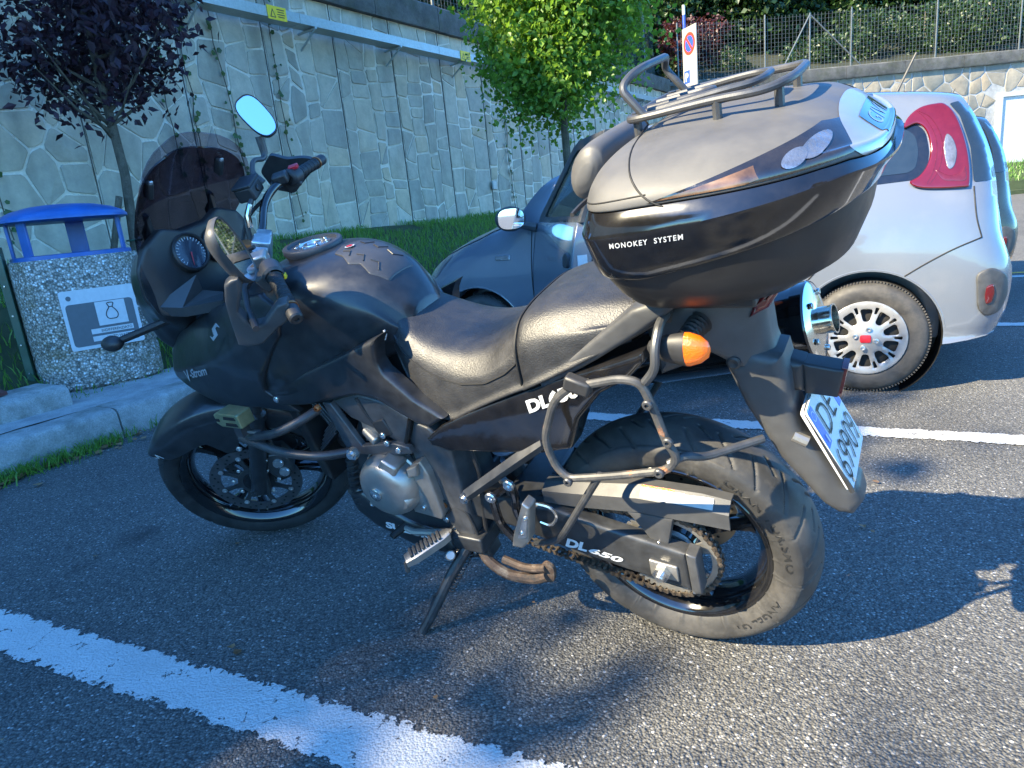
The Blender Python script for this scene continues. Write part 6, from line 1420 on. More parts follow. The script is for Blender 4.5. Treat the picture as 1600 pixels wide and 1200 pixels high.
for th in np.linspace(rad(38), rad(150), 40):
    td = math.degrees(th); dp = np.interp(td, [38, 44, 60, 78, 86, 100, 108, 125, 150], [.015, .05, .085, .105, .185, .185, .10, .07, .05]); ro = .360+.004*math.sin((td-40)/60); row = []
    wd = np.interp(td, [38, 44, 55, 150], [.030, .060, .076, .074])
    for t in np.linspace(-1, 1, 21):
        at = abs(t); yy = wd*min(1, at*1.55)*(1 if t > 0 else -1); yy = wd*(1-(1-min(1, at*1.5))**1.7)*(1 if t > 0 else -1)
        rr = ro-.03*min(1, at*1.6)**3-max(0, at-.5)*2*dp*.9; row.append((FA[0]+rr*math.cos(th), yy, FA[2]+rr*math.sin(th)))
    G_.append(row)
shell(mb, G_, .0035, True); mg = sp_('front_mudguard', mb, 'satin', ang=60); cmg = Caster(mb)
mb = MB(); th = rad(43); letters(mb, 'M', (1.765, .535), (1.748, .552), .030, cmg, bold=.0, up=(.6, .8)); obj('sticker', mb, 'white', mg, smooth=False)
mb = MB()
for q in ((1.505, .50), (1.455, .60)): bolt(mb, (q[0], cmg(np.array([q]))[0], q[1]), r=.010, h=.005)
obj('mudguard_bolt', mb, 'clamp', mg)
mb = MB()
for h in (.66, .835):
    c = V3((1.528, 0, .315))+axd*h; R_ = np.array(Matrix.Rotation(-RAKE, 3, 'Y')); box(mb, c, (.055, .25, .03), R_)
tc_ = sp_('triple_clamp', mb, 'plastic_grey', bevel=.008)
mb = MB(); box(mb, (1.095, .0, 1.105), (.05, .05, .065), np.array(Matrix.Rotation(-RAKE, 3, 'Y'))); box(mb, (1.095, .05, 1.105), (.042, .035, .05), np.array(Matrix.Rotation(-RAKE, 3, 'Y'))); box(mb, (1.095, -.05, 1.105), (.042, .035, .05), np.array(Matrix.Rotation(-RAKE, 3, 'Y'))); obj('bar_clamp', mb, 'clamp', tc_, bevel=.005)
mb = MB(); lathe(mb, [(1e-5, .012), (.016, .012), (.02, .004), (.02, 0)], (1.13, .0, 1.125), axd, 20); obj('stem_nut', mb, 'goldanod', tc_)
BL = [(1.098, 0, 1.118), (1.098, .075, 1.118), (1.075, .15, 1.170), (1.035, .215, 1.182), (.985, .31, 1.156), (.952, .405, 1.133)]
mb = MB(); tube(mb, [(x, -y, z) for x, y, z in BL[::-1]]+BL[1:], .0115, 12, .05); hb = sp_('handlebar', mb, 'gloss')
for s in (1, -1):
    g0, g1 = V3(BL[4])*np.array([1, s, 1]), V3(BL[5])*np.array([1, s, 1]); gd = (g1-g0)/np.linalg.norm(g1-g0); g0 = g0-gd*.012; mb = MB()
    tube(mb, [g0, g0+gd*.004, g0+gd*.10, g1-gd*.006], [.021, .0175, .0168, .0172], 14); gr_ = sp_('grip', mb, 'grip')
    mb = MB()
    for i in range(9): lathe(mb, [(.0172, -.002), (.0185, 0), (.0172, .002)], g0+gd*(.018+.0105*i), gd+np.array([.25, 0, .1])*(1 if i % 2 else -1), 14)
    obj('grip_ribs', mb, 'grip', gr_); mb = MB(); cyl(mb, g1-gd*.002, g1+gd*.004, .019, 18); obj('grip_collar', mb, 'goldanod', gr_)
    mb = MB(); lathe(mb, [(.0165, .004), (.0175, .008), (.0165, .042), (.013, .046), (.006, .046), (.005, .042), (1e-5, .042)], g1, gd, 20); obj('bar_end_weight', mb, 'plastic', gr_)
    mb = MB(); c = g0-gd*.028; lathe(mb, [(.014, -.030), (.024, -.026), (.027, -.01), (.027, .016), (.022, .022)], c, gd, 18); box(mb, c+np.array([.012, 0, -.012]), (.05, .045, .045), np.array(Matrix.Rotation(rad(20), 3, 'Y'))); sw_ = sp_('switch_housing', mb, 'plastic_grey' if s > 0 else 'plastic', bevel=.005)
    if s < 0: mb = MB(); box(mb, c+np.array([-.012, 0, .026]), (.03, .02, .012)); obj('kill_switch', mb, 'redplastic', sw_, bevel=.003)
    else: mb = MB(); box(mb, c+np.array([-.024, .008, -.016]), (.012, .016, .012)); obj('horn_button', mb, 'yellow_sign', sw_, bevel=.002)
    mb = MB(); L0 = c+np.array([.046, -.02*s, -.004]); tube(mb, [L0, L0+np.array([.030, .03*s, -.004]), L0+np.array([.012, .12*s, -.016]), L0+np.array([-.018, .205*s, -.022])], [.008, .0085, .007, .0075], 9, .02); lev = sp_('lever', mb, 'alloy_dark')
    mb = MB(); box(mb, c-gd*.045+np.array([.012, 0, .012]), (.045, .04, .03)); obj('lever_perch', mb, 'alloy' if s > 0 else 'plastic', lev, bevel=.006)
mb = MB(); box(mb, (1.105, -.175, 1.205), (.055, .075, .042), np.array(Matrix.Rotation(rad(-12), 3, 'Z'))); mc = sp_('brake_reservoir', mb, 'plastic', bevel=.006)
mb = MB(); box(mb, (1.105, -.175, 1.229), (.058, .078, .008), np.array(Matrix.Rotation(rad(-12), 3, 'Z'))); lathe(mb, [(1e-5, .003), (.008, .003), (.009, 0)], (1.076, -.168, 1.205), (-1, .2, 0), 14); obj('reservoir_lid', mb, 'plastic', mc, bevel=.002)
mb = MB(); tube(mb, [(1.10, -.14, 1.19), (1.13, -.10, 1.16), (1.15, -.06, 1.07), (1.17, -.05, .98)], .0075, 8, .03); sp_('brake_hose', mb, 'tubeblk')
mb = MB(); tube(mb, [(1.105, -.12, 1.185), (1.12, -.10, 1.165), (1.128, -.09, 1.135)], .009, 10); sp_('hose_fitting', mb, 'chrome')
for y0, y1 in ((.16, .06), (.13, .03), (-.17, -.07)):
    mb = MB(); tube(mb, [(1.06, y0, 1.175), (1.14, y0*.8, 1.15), (1.20, y1, 1.06), (1.20, y1, .95)], .0055, 7, .05); sp_('control_cable', mb, 'rubber_front')
mb = MB(); tube(mb, [(1.07, .205, 1.19), (1.13, .15, 1.13), (1.16, .08, 1.02)], .006, 7, .04); sp_('control_cable', mb, 'rubber_front')
# hand guards
HO = [(0.969,0.405,1.159),(0.947,0.405,1.158),(0.945,0.405,1.131),(0.969,0.405,1.110),(0.996,0.405,1.101),(1.050,0.405,1.073),(1.092,0.405,1.072),(1.114,0.405,1.079),(1.091,0.405,1.151),(1.071,0.405,1.205),(1.048,0.405,1.244),(1.028,0.405,1.252),(1.012,0.405,1.250),(1.019,0.405,1.224),(1.057,0.405,1.171),(1.047,0.405,1.127),(1.021,0.405,1.125),(0.984,0.405,1.150)]
mb = MB(); fh = lambda q: .425-1.6*np.maximum(0, q[:, 0]-1.045)**1.6
slab(mb, HO, lambda q: fh(q)-.03, fh, .008, .015); sp_('hand_guard', mb, 'plastic_grey', ang=48)
mb = MB(); slab(mb, [(1.115, 1.10), (1.125, 1.165), (1.07, 1.205), (1.03, 1.175), (.985, 1.165), (.955, 1.15), (.95, 1.125), (1.0, 1.10), (1.06, 1.065)], -.40, -.425, .006, .015, rnd=.012); sp_('hand_guard', mb, 'plastic', ang=48)
# mirrors
def mirror(c, n, upv, w, h, base, nm='rear_view_mirror'):
    """c, n, up in bike axes; base: stem path"""
    c, n, upv = V3(c), V3(n)/np.linalg.norm(n), V3(upv); upv = upv-n*(upv@n); upv /= np.linalg.norm(upv); rt = np.cross(upv, n)
    def loop(k, d, e=2.8): return [c+n*d+rt*w*k*np.sign(math.cos(a))*abs(math.cos(a))**(2/e)*(1+.10*math.sin(a))+upv*h*k*np.sign(math.sin(a))*abs(math.sin(a))**(2/e) for a in np.linspace(0, 2*PI, 40, endpoint=False)]
    mb = MB(); loft(mb, [loop(.93, .002), loop(.98, .006), loop(1.0, .0), loop(.98, -.012), loop(.80, -.026), loop(.45, -.034), loop(.1, -.036)]); o = bp(nm, mb, 'plastic_grey', ang=50)
    mb = MB(); l = loop(.925, .0035); mb.add(l, [tuple(range(len(l)))]); bp('mirror_glass', mb, 'mirror', o, smooth=False)
    mb = MB(); tube(mb, base, [.014, .0085, .007, .0075, .013], 10, .03); bp('mirror_stem', mb, 'plastic_grey', o)
SM = np.array(STEER)
def stv(p): return (SM @ np.array([*p, 1.]))[:3]
camb = np.array([-.489, 1.2335, 1.455])
mR = V3(stv((1.035, -.355, 1.335))); vR = camb-mR; vR /= np.linalg.norm(vR); skyd = V3((-.55, .45, .62)); skyd /= np.linalg.norm(skyd)
mirror(mR, vR+skyd, (.30, .28, .95), .037, .068, [stv((1.075, -.215, 1.195)), stv((1.09, -.225, 1.225)), stv((1.085, -.27, 1.25)), mR+np.array([.02, .005, -.12]), mR+np.array([.02, .0, -.055])])
mL = V3(stv((1.005, .375, 1.290))); vL = camb-mL; vL /= np.linalg.norm(vL)
mirror(mL, V3((-.84, -.47, .08)), (.10, .52, .85), .047, .080, [stv((1.065, .215, 1.195)), stv((1.085, .225, 1.215)), stv((1.09, .28, 1.225)), mL+np.array([.045, -.055, -.05]), mL+np.array([.028, -.01, -.02])])

# ------------------------------------------------------------------ top case (clips onto the luggage plate)
case = empty('top_case', BIKE @ Matrix.Translation((0, 0, -.014))); tag(case, 'large black luggage top case with tubular rack on its lid, mounted behind the seat', 'top case')
def cp_(name, mb, mat, parent=case, **k): return obj(name, mb, mat, parent, **k)
def plan(z, xf, xr, w, tilt, n=64, ef=5.5, er=2.7):
    out = []
    for a in np.linspace(0, 2*PI, n, endpoint=False):
        c, s = math.cos(a), math.sin(a); e = ef if c > 0 else er; xm = xf-(xf-xr)*.42; rx_ = (xf-xm) if c > 0 else (xm-xr)
        x = xm+rx_*np.sign(c)*abs(c)**(2/e); y = w*np.sign(s)*abs(s)**(2/e); out.append((x, y, z+tilt(x)))
    return out
t0 = lambda x: 0.
tb = lambda x: .235*min(.29, max(0, -x-.11))          # lower edge of the gloss band
ts = lambda x: .070*min(.33, max(0, -x-.03))-.25*max(0, -x-.39)          # seam
tm = lambda x: .5*(tb(x)+ts(x))
sh_ = MB(); loft(sh_, [plan(1.003, -.085, -.22, .16, t0), plan(1.006, -.068, -.25, .185, t0), plan(1.015, -.054, -.285, .207, t0), plan(1.030, -.042, -.335, .230, t0), plan(1.056, -.026, -.388, .256, lambda x: .04*max(0, -x-.15)), plan(1.082, -.014, -.408, .270, lambda x: .12*max(0, -x-.13)), plan(1.096, -.008, -.416, .277, tb)]); cp_('lower_shell', sh_, 'shell', ang=50)
bn = MB(); loft(bn, [plan(1.0965, -.004, -.420, .281, tb, 120), plan(1.101, -.001, -.424, .285, tb, 120), plan(1.120, .004, -.432, .291, tb, 120), plan(1.166, .012, -.446, .301, tm, 120), plan(1.170, .012, -.446, .301, tm, 120), plan(1.190, .005, -.441, .293, ts, 120), plan(1.203, .000, -.434, .283, ts, 120)], (False, True)); bd_ = cp_('gloss_band', bn, 'gloss', ang=30); cbn = Caster(bn)
mb = MB(); P = [(-0.067,0.285,1.155),(-0.185,0.285,1.163)]; letters(mb, 'MONOKEY  SYSTEM', xz(P[0]), xz(P[1]), .0085, cbn, bold=.02, shear=.2, spacing=1.25, off=.0008); cp_('lettering', mb, 'white', bd_, smooth=False)
td = lambda x: -.22*max(0, -x-.33)
LV = [plan(1.2045, -.001, -.432, .282, ts, 120), plan(1.208, .001, -.433, .284, ts, 120), plan(1.220, -.001, -.431, .280, ts, 120), plan(1.238, -.008, -.424, .268, lambda x: .5*ts(x)+.6*td(x), 120), plan(1.257, -.022, -.408, .246, lambda x: .3*ts(x)+td(x), 120), plan(1.274, -.045, -.382, .210, lambda x: .2*ts(x)+td(x), 120), plan(1.287, -.075, -.340, .160, t0, 120), plan(1.294, -.11, -.285, .10, t0, 120), plan(1.297, -.15, -.23, .04, t0, 120)]
LV = np.array(LV); ld = MB(); loft(ld, [list(g) for g in np.array([catmull(LV[:, j], 30) for j in range(120)]).transpose(1, 0, 2)]); sz = lambda x: 1.2045+ts(x)
lid = cp_('lid', ld, 'lid', ang=50); cl = Caster(ld)
def both(fn, name, mat, parent, **k):
    mb = MB(); fn(mb); cp_(name, mb, mat, parent, **k); cp_(name, mb.mirror(), mat, parent, **k)
def lid_part(planes, off):
    """piece of the lid's surface inside a set of cutting planes (point, outward normal), raised by off"""
    import bmesh
    me = bpy.data.meshes.new('c'); me.from_pydata(ld.v, [], ld.f); bm = bmesh.new(); bm.from_mesh(me); bmesh.ops.recalc_face_normals(bm, faces=bm.faces); bm.normal_update()
    for v in bm.verts: v.co += v.normal*off
    for co, no in planes: bmesh.ops.bisect_plane(bm, geom=list(bm.verts)+list(bm.edges)+list(bm.faces), plane_co=co, plane_no=no, clear_outer=True)
    bm.verts.index_update(); m = MB(); m.v = [tuple(v.co) for v in bm.verts]; m.f = [tuple(v.index for v in f.verts) for f in bm.faces]; bm.free(); bpy.data.meshes.remove(me); return m
def lid_poly(O, off, side):
    """convex side-view outline (x, z) cut out of one flank of the lid"""
    O = np.array([(p[0], p[2]) if len(p) == 3 else p for p in O]); A = .5*np.sum(O[:, 0]*np.roll(O[:, 1], -1)-np.roll(O[:, 0], -1)*O[:, 1]); O = O if A > 0 else O[::-1]; pl = [((0, .03*side, 0), (0, -side, 0))]
    for k in range(len(O)):
        a, b = O[k], O[(k+1) % len(O)]; d = b-a; pl.append(((a[0], 0, a[1]), (d[1], 0, -d[0])))
    return lid_part(pl, off)
RO = [(-.128, sz(-.13)+.004), (-.30, sz(-.30)+.005), (-.395, sz(-.395)+.009), (-.402, 1.240), (-.392, 1.258)]+[(p[0], p[2]) for p in [(-0.380,0.225,1.267),(-0.351,0.235,1.274)]]
RO2 = [(-.146, sz(-.146)+.006), (-.27, sz(-.27)+.006), (-.288, 1.232), (-.279, 1.248)]
def disc(p, rx_, rz_, tilt=0.): return [(p[0]+rx_*math.cos(a)*math.cos(tilt)-rz_*math.sin(a)*math.sin(tilt), p[2]+rx_*math.cos(a)*math.sin(tilt)+rz_*math.sin(a)*math.cos(tilt)) for a in np.linspace(0, 2*PI, 22, endpoint=False)]
CA, CB = [(-0.329,0.245,1.248),(-0.352,0.245,1.255)]
for s in (1, -1):
    cp_('side_reflector', lid_poly(RO, .0012, s), 'smoke', lid, ang=60); cp_('amber_reflector', lid_poly(RO2, .0022, s), 'amber_dark', lid, ang=60)
    cp_('clear_reflector', lid_poly(disc(CA, .0150, .0100, -.2), .0036, s), 'clearlens', lid, ang=60); cp_('clear_reflector', lid_poly(disc(CB, .0165, .0105, -.2), .0030, s), 'clearlens', lid, ang=60)
tp = cp_('silver_tail_panel', lid_part([((-.366, 0, 1.275), (1, 0, -.8)), ((0, 0, 1.2215), (0, 0, -1))], .0014), 'silver', lid, ang=60)
mb = lid_part([((-.392, 0, 0), (1, 0, 0)), ((0, 0, 1.232), (0, 0, -1)), ((0, .08, 0), (0, 1, 0)), ((0, -.08, 0), (0, -1, 0))], .0026); cp_('badge_plate', mb, 'gloss', tp, ang=60); ctp = Caster(mb, 'x', -1)
zz_ = [v[2] for v in mb.v]; mb = MB(); v, f = text2d('GIVI', 0, .0, 1.1); W = v[:, 0].max(); z0_, z1_ = min(zz_), max(zz_); Q = np.stack([.055-v[:, 0]/W*.11, z0_+(z1_-z0_)*(.22+.56*v[:, 1]/.7)], 1); D = ctp(Q)-.0008; mb.add(put(Q, D, 'x'), f); cp_('lettering', mb, 'silver', tp, smooth=False)
# crease lines on the lid
mb = MB(); P = catmull(np.array([xz(p) for p in [(-0.163,0.262,1.205),(-0.131,0.262,1.222),(-0.105,0.262,1.246),(-0.086,0.262,1.275),(-0.072,0.240,1.297),(-0.067,0.210,1.307)]]), 26); D = cl(P); tube(mb, [(p[0], d+.0003, p[1]) for p, d in zip(P, D)], .0016, 6); cp_('lid_groove', mb, 'black', lid); cp_('lid_groove', mb.mirror(), 'black', lid)
mb = MB(); P = catmull(np.array([xz(p) for p in [(-0.018,0.262,1.216),(-0.075,0.262,1.223),(-0.129,0.262,1.228)]]), 14); D = cl(P); tube(mb, [(p[0], d+.0003, p[1]) for p, d in zip(P, D)], .0013, 6); cp_('lid_groove', mb, 'black', lid)
# backrest pad
mb = MB(); rings = []
for y, k in ((-.135, .35), (-.126, .75), (-.105, .96), (0, 1.0), (.105, .96), (.126, .75), (.135, .35)):
    rings.append([(.030+.040*k*math.cos(a)*.9-.012*math.sin(a), y, 1.236+.050*k*math.sin(a)) for a in np.linspace(0, 2*PI, 20, endpoint=False)])
G_ = np.array(rings); GG = np.array([catmull(G_[:, j], 30) for j in range(20)]).transpose(1, 0, 2); loft(mb, [list(g) for g in GG]); cp_('backrest_pad', mb, 'lid', case, ang=60)
mb = MB(); tube(mb, [(.004, -.26, 1.203), (.012, -.2, 1.203), (.013, .2, 1.203), (.004, .26, 1.203)], .004, 6, .03); cp_('hinge_strip', mb, 'plastic', case)
# lid rack
rk = None
zr = 1.324
OUT = [(-.05, 0, zr-.014), (-.052, .085, zr-.014), (-.075, .118, zr-.012), (-.19, .118, zr-.004), (-.265, .112, zr-.002), (-.298, .075, zr+.003), (-.305, 0, zr+.005)]
loopp = OUT+[(x, -y, z) for x, y, z in OUT[-2:0:-1]]
mb = MB(); tube(mb, catmull(np.array(loopp), 90, True), .0068, 10, closed=True); rk = cp_('lid_rack', mb, 'rackm', lid)
mb = MB(); tube(mb, [(-.065, .072, zr-.012), (-.20, .070, zr+.002), (-.240, .060, zr+.004), (-.255, .03, zr+.006), (-.255, -.03, zr+.006), (-.240, -.060, zr+.004), (-.20, -.07, zr+.002), (-.065, -.072, zr-.012)], .0062, 9, .03)
tube(mb, [(-.060, .025, zr-.012), (-.15, .025, zr-.004), (-.172, 0, zr-.002), (-.15, -.025, zr-.004), (-.060, -.025, zr-.012)], .0062, 9, .02); cp_('inner_rails', mb, 'rackm', rk)
mb = MB(); tube(mb, [(-.085, .117, zr-.010), (-.050, .116, zr+.036), (-.062, .095, zr+.052), (-.072, .06, zr+.058), (-.072, -.06, zr+.058), (-.062, -.095, zr+.052), (-.050, -.116, zr+.036), (-.085, -.117, zr-.010)], .0068, 10, .025); cp_('rack_bail', mb, 'rackm', rk)
mb = MB()
for x, y in ((-.065, .10), (-.065, -.10), (-.20, .117), (-.20, -.117), (-.285, .085), (-.285, -.085)): tube(mb, [(x, y, zr-.005), (x, y, 1.27)], .0075, 8)
cp_('rack_post', mb, 'rackm', rk)

# ------------------------------------------------------------------ parked cars (local: x forward from rear axle, y left)
CAR = Matrix.Translation((2.2243, 4.0811, 0)) @ rz(2.6306)
def xr_(z): return float(np.interp(z, [.18, .30, .42, .55, .66, .72, .80, 1.0, 1.2, 1.36, 1.44, 1.5], [-.50, -.56, -.600, -.612, -.608, -.575, -.548, -.530, -.490, -.42, -.37, -.30]))
def xf_(z): return float(np.interp(z, [.18, .35, .5, .62, .72, .82, .93, 1.05], [2.92, 3.00, 3.03, 3.02, 2.97, 2.90, 2.76, 2.5]))
TOPX = [-.60, -.39, -.226, .09, .8, 1.3, 1.48, 1.72, 2.02, 2.10, 2.25, 2.5, 2.69, 2.82, 2.92, 3.03]
TOPZ = [1.466, 1.497, 1.514, 1.543, 1.555, 1.530, 1.475, 1.30, 1.085, 1.065, 1.035, .985, .925, .86, .79, .70]
def car_ring(u):
    top = float(np.interp(u, TOPX, TOPZ)); s = min(1, max(0, (top-1.0)/.45))
    wx = float(np.interp(u, [-.60, -.57, -.50, -.40, -.2, 0, 1.8, 2.3, 2.55, 2.7, 2.82, 2.92, 2.98, 3.03], [.80, .87, .935, .965, .99, 1, 1, .995, .96, .90, .80, .66, .50, .30]))
    bz = float(np.interp(u, [-.6, -.4, 0, 2.4, 2.8, 3.03], [.30, .24, .20, .20, .22, .30]))
    cab = [(0, top), (.36, top-.006), (.52, top-.028), (.595, top-.075), (.655, 1.30), (.705, 1.16), (.757, 1.02), (.795, .90), (.815, .76), (.818, .60), (.812, .42), (.80, .30), (.74, bz), (0, bz)]
    hood = [(0, top), (.34, top-.006), (.52, top-.022), (.62, top-.045), (.69, top-.08), (.735, top-.115), (.772, top-.165), (.795, min(.84, top-.22)), (.812, min(.72, top-.27)), (.818, min(.58, top-.32)), (.812, min(.42, top-.36)), (.80, .30), (.74, bz), (0, bz)]
    out = []
    for (y0, z0), (y1, z1) in zip(hood, cab):
        if u < .6: y, z = y1, z1
        else: k = s*s*(3-2*s); y, z = y0+(y1-y0)*k, z0+(z1-z0)*k
        if u < 0: z = min(z, top) if y > .01 else z
        x = u
        if u < .35: x = xr_(z)+(u+.6)/.95*(.35-xr_(z))
        if u > 2.2: x = 2.2+(u-2.2)/.83*(xf_(z)-2.2)
        out.append((x, y*wx, z))
    return out
def build_car(name, Mx, label, paint, group=None, door_open=True):
    car = empty(name, Mx); tag(car, label, 'car', group)
    def c_(n, mb, mat, par=car, **k): return obj(n, mb, mat, par, **k)
    US = sorted(set(list(np.linspace(-.6, -.3, 9))+list(np.linspace(-.3, 2.2, 34))+list(np.linspace(2.2, 3.03, 18))))
    rings = [catmull(np.array(car_ring(u)), 46) for u in US]; full = []
    for g in rings:
        g[:, 1] = np.maximum(g[:, 1], 0); g[0, 1] = 0; g[-1, 1] = 0; m = g[::-1][1:-1].copy(); m[:, 1] *= -1; full.append([tuple(p) for p in g]+[tuple(p) for p in m])
    mb = MB(); loft(mb, full); bcast = Caster(mb); rcast = Caster(mb, 'x', -1); fcast = Caster(mb, 'x', 1); ucast = Caster(mb, 'z', 1)
    b = c_('body', mb, paint, ang=40)
    cut = []
    for xw in (0, 2.3):
        for s in (1, -1):
            k = MB(); cyl(k, (xw, .50*s, .295), (xw, 1.1*s, .295), .338, 64); o = obj('cut', k, paint, smooth=False); cut.append(o)
            md = b.modifiers.new('arch', 'BOOLEAN'); md.object = o; md.operation = 'DIFFERENCE'; md.solver = 'EXACT'; o.parent = car
    bpy.context.view_layer.update(); dg = bpy.context.evaluated_depsgraph_get(); nm = bpy.data.meshes.new_from_object(b.evaluated_get(dg)); b.modifiers.clear(); b.data = nm
    for o in cut: bpy.data.objects.remove(o)
    for xw in (0, 2.3):
        for s in (1, -1):
            k = MB(); lathe(k, [(1e-4, .48*s), (.336, .48*s), (.336, (.765 if xw == 0 else .66)*s)], (xw, 0, .295), (0, 1, 0), 48); c_('wheel_arch', k, 'black', ang=50)
            W = (xw, (.79 if xw == 0 else .772)*s, .291); k = MB(); Y = lambda r, h: (r, h*s)
            lathe(k, [Y(.185, -.02), Y(.19, .004), Y(.205, .012), Y(.24, .013), Y(.265, .006), Y(.282, -.012), Y(.291, -.035), Y(.291, -.15), Y(.27, -.18), Y(.19, -.18)], W, (0, 1, 0), 72); ty_ = c_('tyre', k, 'rubber', ang=35)
            k = MB()
            for i in range(120):
                a = 2*PI*i/120; d = np.array([math.cos(a), 0, math.sin(a)]); e = np.array([-math.sin(a), 0, math.cos(a)]); p = V3(W)+d*.2865
                box(k, p+np.array([0, -.022*s, 0]), (.009, .03, .007), np.stack([d, [0, 1, 0], e], 1))
            c_('tread_blocks', k, 'rubber', ty_, smooth=False)
            # wheel trim: disc with ten openings
            N_ = 10; ho = []
            for i in range(N_):
                a = 2*PI*(i+.5)/N_; w1, w2 = .165, .19
                ho.append(rpoly([(W[0]+r*math.cos(a+t), W[2]+r*math.sin(a+t)) for r, t in ((.086, -w1), (.086, w1), (.154, w2*1.1), (.154, -w2*1.1))], .018, 3))
            for i in range(N_):
                a = 2*PI*i/N_; ho.append(rpoly([(W[0]+r*math.cos(a+t), W[2]+r*math.sin(a+t)) for r, t in ((.128, -.045), (.128, .045), (.165, .055), (.165, -.055))], .005, 2))
            O = [(W[0]+.190*math.cos(a), W[2]+.190*math.sin(a)) for a in np.linspace(0, 2*PI, 60, endpoint=False)]
            fz = lambda q: s*((.802 if xw == 0 else .784)+.016*np.clip(1-np.hypot(q[:, 0]-W[0], q[:, 1]-W[2])/.19, 0, 1)+.006*np.cos(np.hypot(q[:, 0]-W[0], q[:, 1]-W[2])*30))
            k = MB(); slab(k, O, lambda q: fz(q)-.012*s, fz, .003, .016, holes=ho); hc = c_('wheel_trim', k, 'hubcap', ang=40)
            k = MB(); lathe(k, [(1e-4, -.02*s), (.186, -.02*s)], W, (0, 1, 0), 40); c_('wheel_disc', k, 'black', hc)
            k = MB()
            for i in range(4): a = PI/2*i+.25; o_ = 0 if xw == 0 else -.018; lathe(k, [(.013, (.816+o_)*s), (.013, (.826+o_)*s), (.008, (.827+o_)*s), (.007, (.820+o_)*s), (1e-4, (.820+o_)*s)], (W[0]+.05*math.cos(a), 0, W[2]+.05*math.sin(a)), (0, 1, 0), 12)
            c_('wheel_bolt', k, 'clamp', hc)
            k = MB(); slab(k, rpoly([(W[0]-.024, W[2]-.020), (W[0]+.024, W[2]-.020), (W[0]+.027, W[2]), (W[0]+.024, W[2]+.020), (W[0]-.024, W[2]+.020), (W[0]-.027, W[2])], .008), (.80+o_)*s, (.826+o_)*s, .003, .02); c_('centre_badge', k, 'redplastic', hc)
    def side(n, O, mat, off=.002, rnd=.02, r=.0, par=car, thick=.01, res=.03, mir=True):
        k = MB(); decal(k, bcast, O, off, res, rnd, thick, r); a = c_(n, k, mat, par, ang=40)
        if mir: c_(n, k.mirror(), mat, par, ang=40)
        return a
    qw = [(.06, 1.335), (-.17, 1.325), (-.225, 1.28), (-.245, 1.18), (-.235, 1.085), (-.19, 1.055), (.10, 1.045)]
    side('quarter_window', qw, 'gloss', .003, .03); side('quarter_glass', [(.05, 1.305), (-.14, 1.298), (-.185, 1.26), (-.20, 1.18), (-.19, 1.11), (-.16, 1.09), (.09, 1.085)], 'carglass', .0055, .03)
    side('rear_side_window', [(.13, 1.05), (.12, 1.34), (.80, 1.40), (.86, 1.03)], 'carglass', .004, .04)
    if not door_open: side('front_side_window', [(.90, 1.03), (.84, 1.40), (1.35, 1.38), (1.78, 1.04)], 'carglass', .004, .04)
    tl_ = [(-.135, 1.300), (-.150, 1.350), (-.200, 1.390), (-.265, 1.400), (-.305, 1.392), (-.352, 1.33), (-.398, 1.18), (-.413, 1.02), (-.38, 1.000), (-.22, 1.012), (-.165, 1.045), (-.205, 1.07), (-.238, 1.12), (-.247, 1.19), (-.230, 1.27), (-.19, 1.315)]
    tl = catmull(np.array(tl_), 64, True)
    t_ = side('tail_light', tl, 'red', .022, .012, .010, res=.015, thick=.02)
    side('lamp_inner_lens', catmull(np.array([(-.275, 1.09), (-.30, 1.045), (-.35, 1.033), (-.395, 1.035), (-.388, 1.10), (-.372, 1.07), (-.325, 1.06)]), 30, True), 'darkred', .0245, .0, .002, par=t_, res=.012)
    for xo in (0., .022):
        P = catmull(np.array([(-.195+xo*.3, 1.372), (-.245+xo, 1.335), (-.285+xo, 1.26), (-.298+xo, 1.18), (-.285+xo, 1.09), (-.25+xo*.6, 1.03)]), 26); D = bcast(P); k = MB(); tube(k, [(p[0], d+.0215, p[1]) for p, d in zip(P, D)], .0022, 5); c_('lamp_rib', k, 'darkred', t_); c_('lamp_rib', k.mirror(), 'darkred', t_)
    side('reversing_lamp', catmull(np.array([(-.312, 1.250), (-.338, 1.225), (-.355, 1.165), (-.347, 1.105), (-.325, 1.09), (-.310, 1.13), (-.302, 1.20)]), 28, True), 'carlampclear', .026, .0, .003, par=t_, res=.012)
    side('rear_window_corner', [(-.322, 1.392), (-.366, 1.33), (-.412, 1.18), (-.428, 1.02), (-.512, 1.02), (-.474, 1.2), (-.415, 1.34), (-.365, 1.402)], 'carglass', .004, .012, 0, res=.015)
    side('bumper_insert', [(-.455, .60), (-.520, .625), (-.590, .58), (-.600, .48), (-.57, .40), (-.505, .385), (-.470, .43)], 'cartrim', .012, .03, .008, res=.02)
    side('reflector', [(-.500, .535), (-.530, .545), (-.538, .50), (-.528, .455), (-.503, .448), (-.496, .49)], 'red', .018, .012, .004, res=.015)
    # shut lines
    def linep(n, P, r=.0035):
        P = catmull(np.array(P), 30); D = bcast(P); k = MB(); tube(k, [(p[0], d+.0005, p[1]) for p, d in zip(P, D)], r, 5); c_(n, k, 'black'); c_(n, k.mirror(), 'black')
    linep('bumper_seam', [(-.16, .602), (-.25, .66), (-.36, .72), (-.47, .765)]); linep('hatch_seam', [(-.47, .765), (-.445, .86), (-.432, .97), (-.43, 1.0)]); linep('door_seam', [(.095, 1.06), (.080, .90), (.10, .78), (.16, .72), (.25, .63), (.33, .52), (.36, .30)])
    linep('door_seam', [(1.86, 1.0), (1.87, .7), (1.86, .3)]); linep('door_seam', [(.88, 1.03), (.89, .7), (.87, .3)])
    k = MB(); P = B_ = [(2.05, .66), (2.2, .70), (2.45, .66), (2.62, .58)]; D = 0
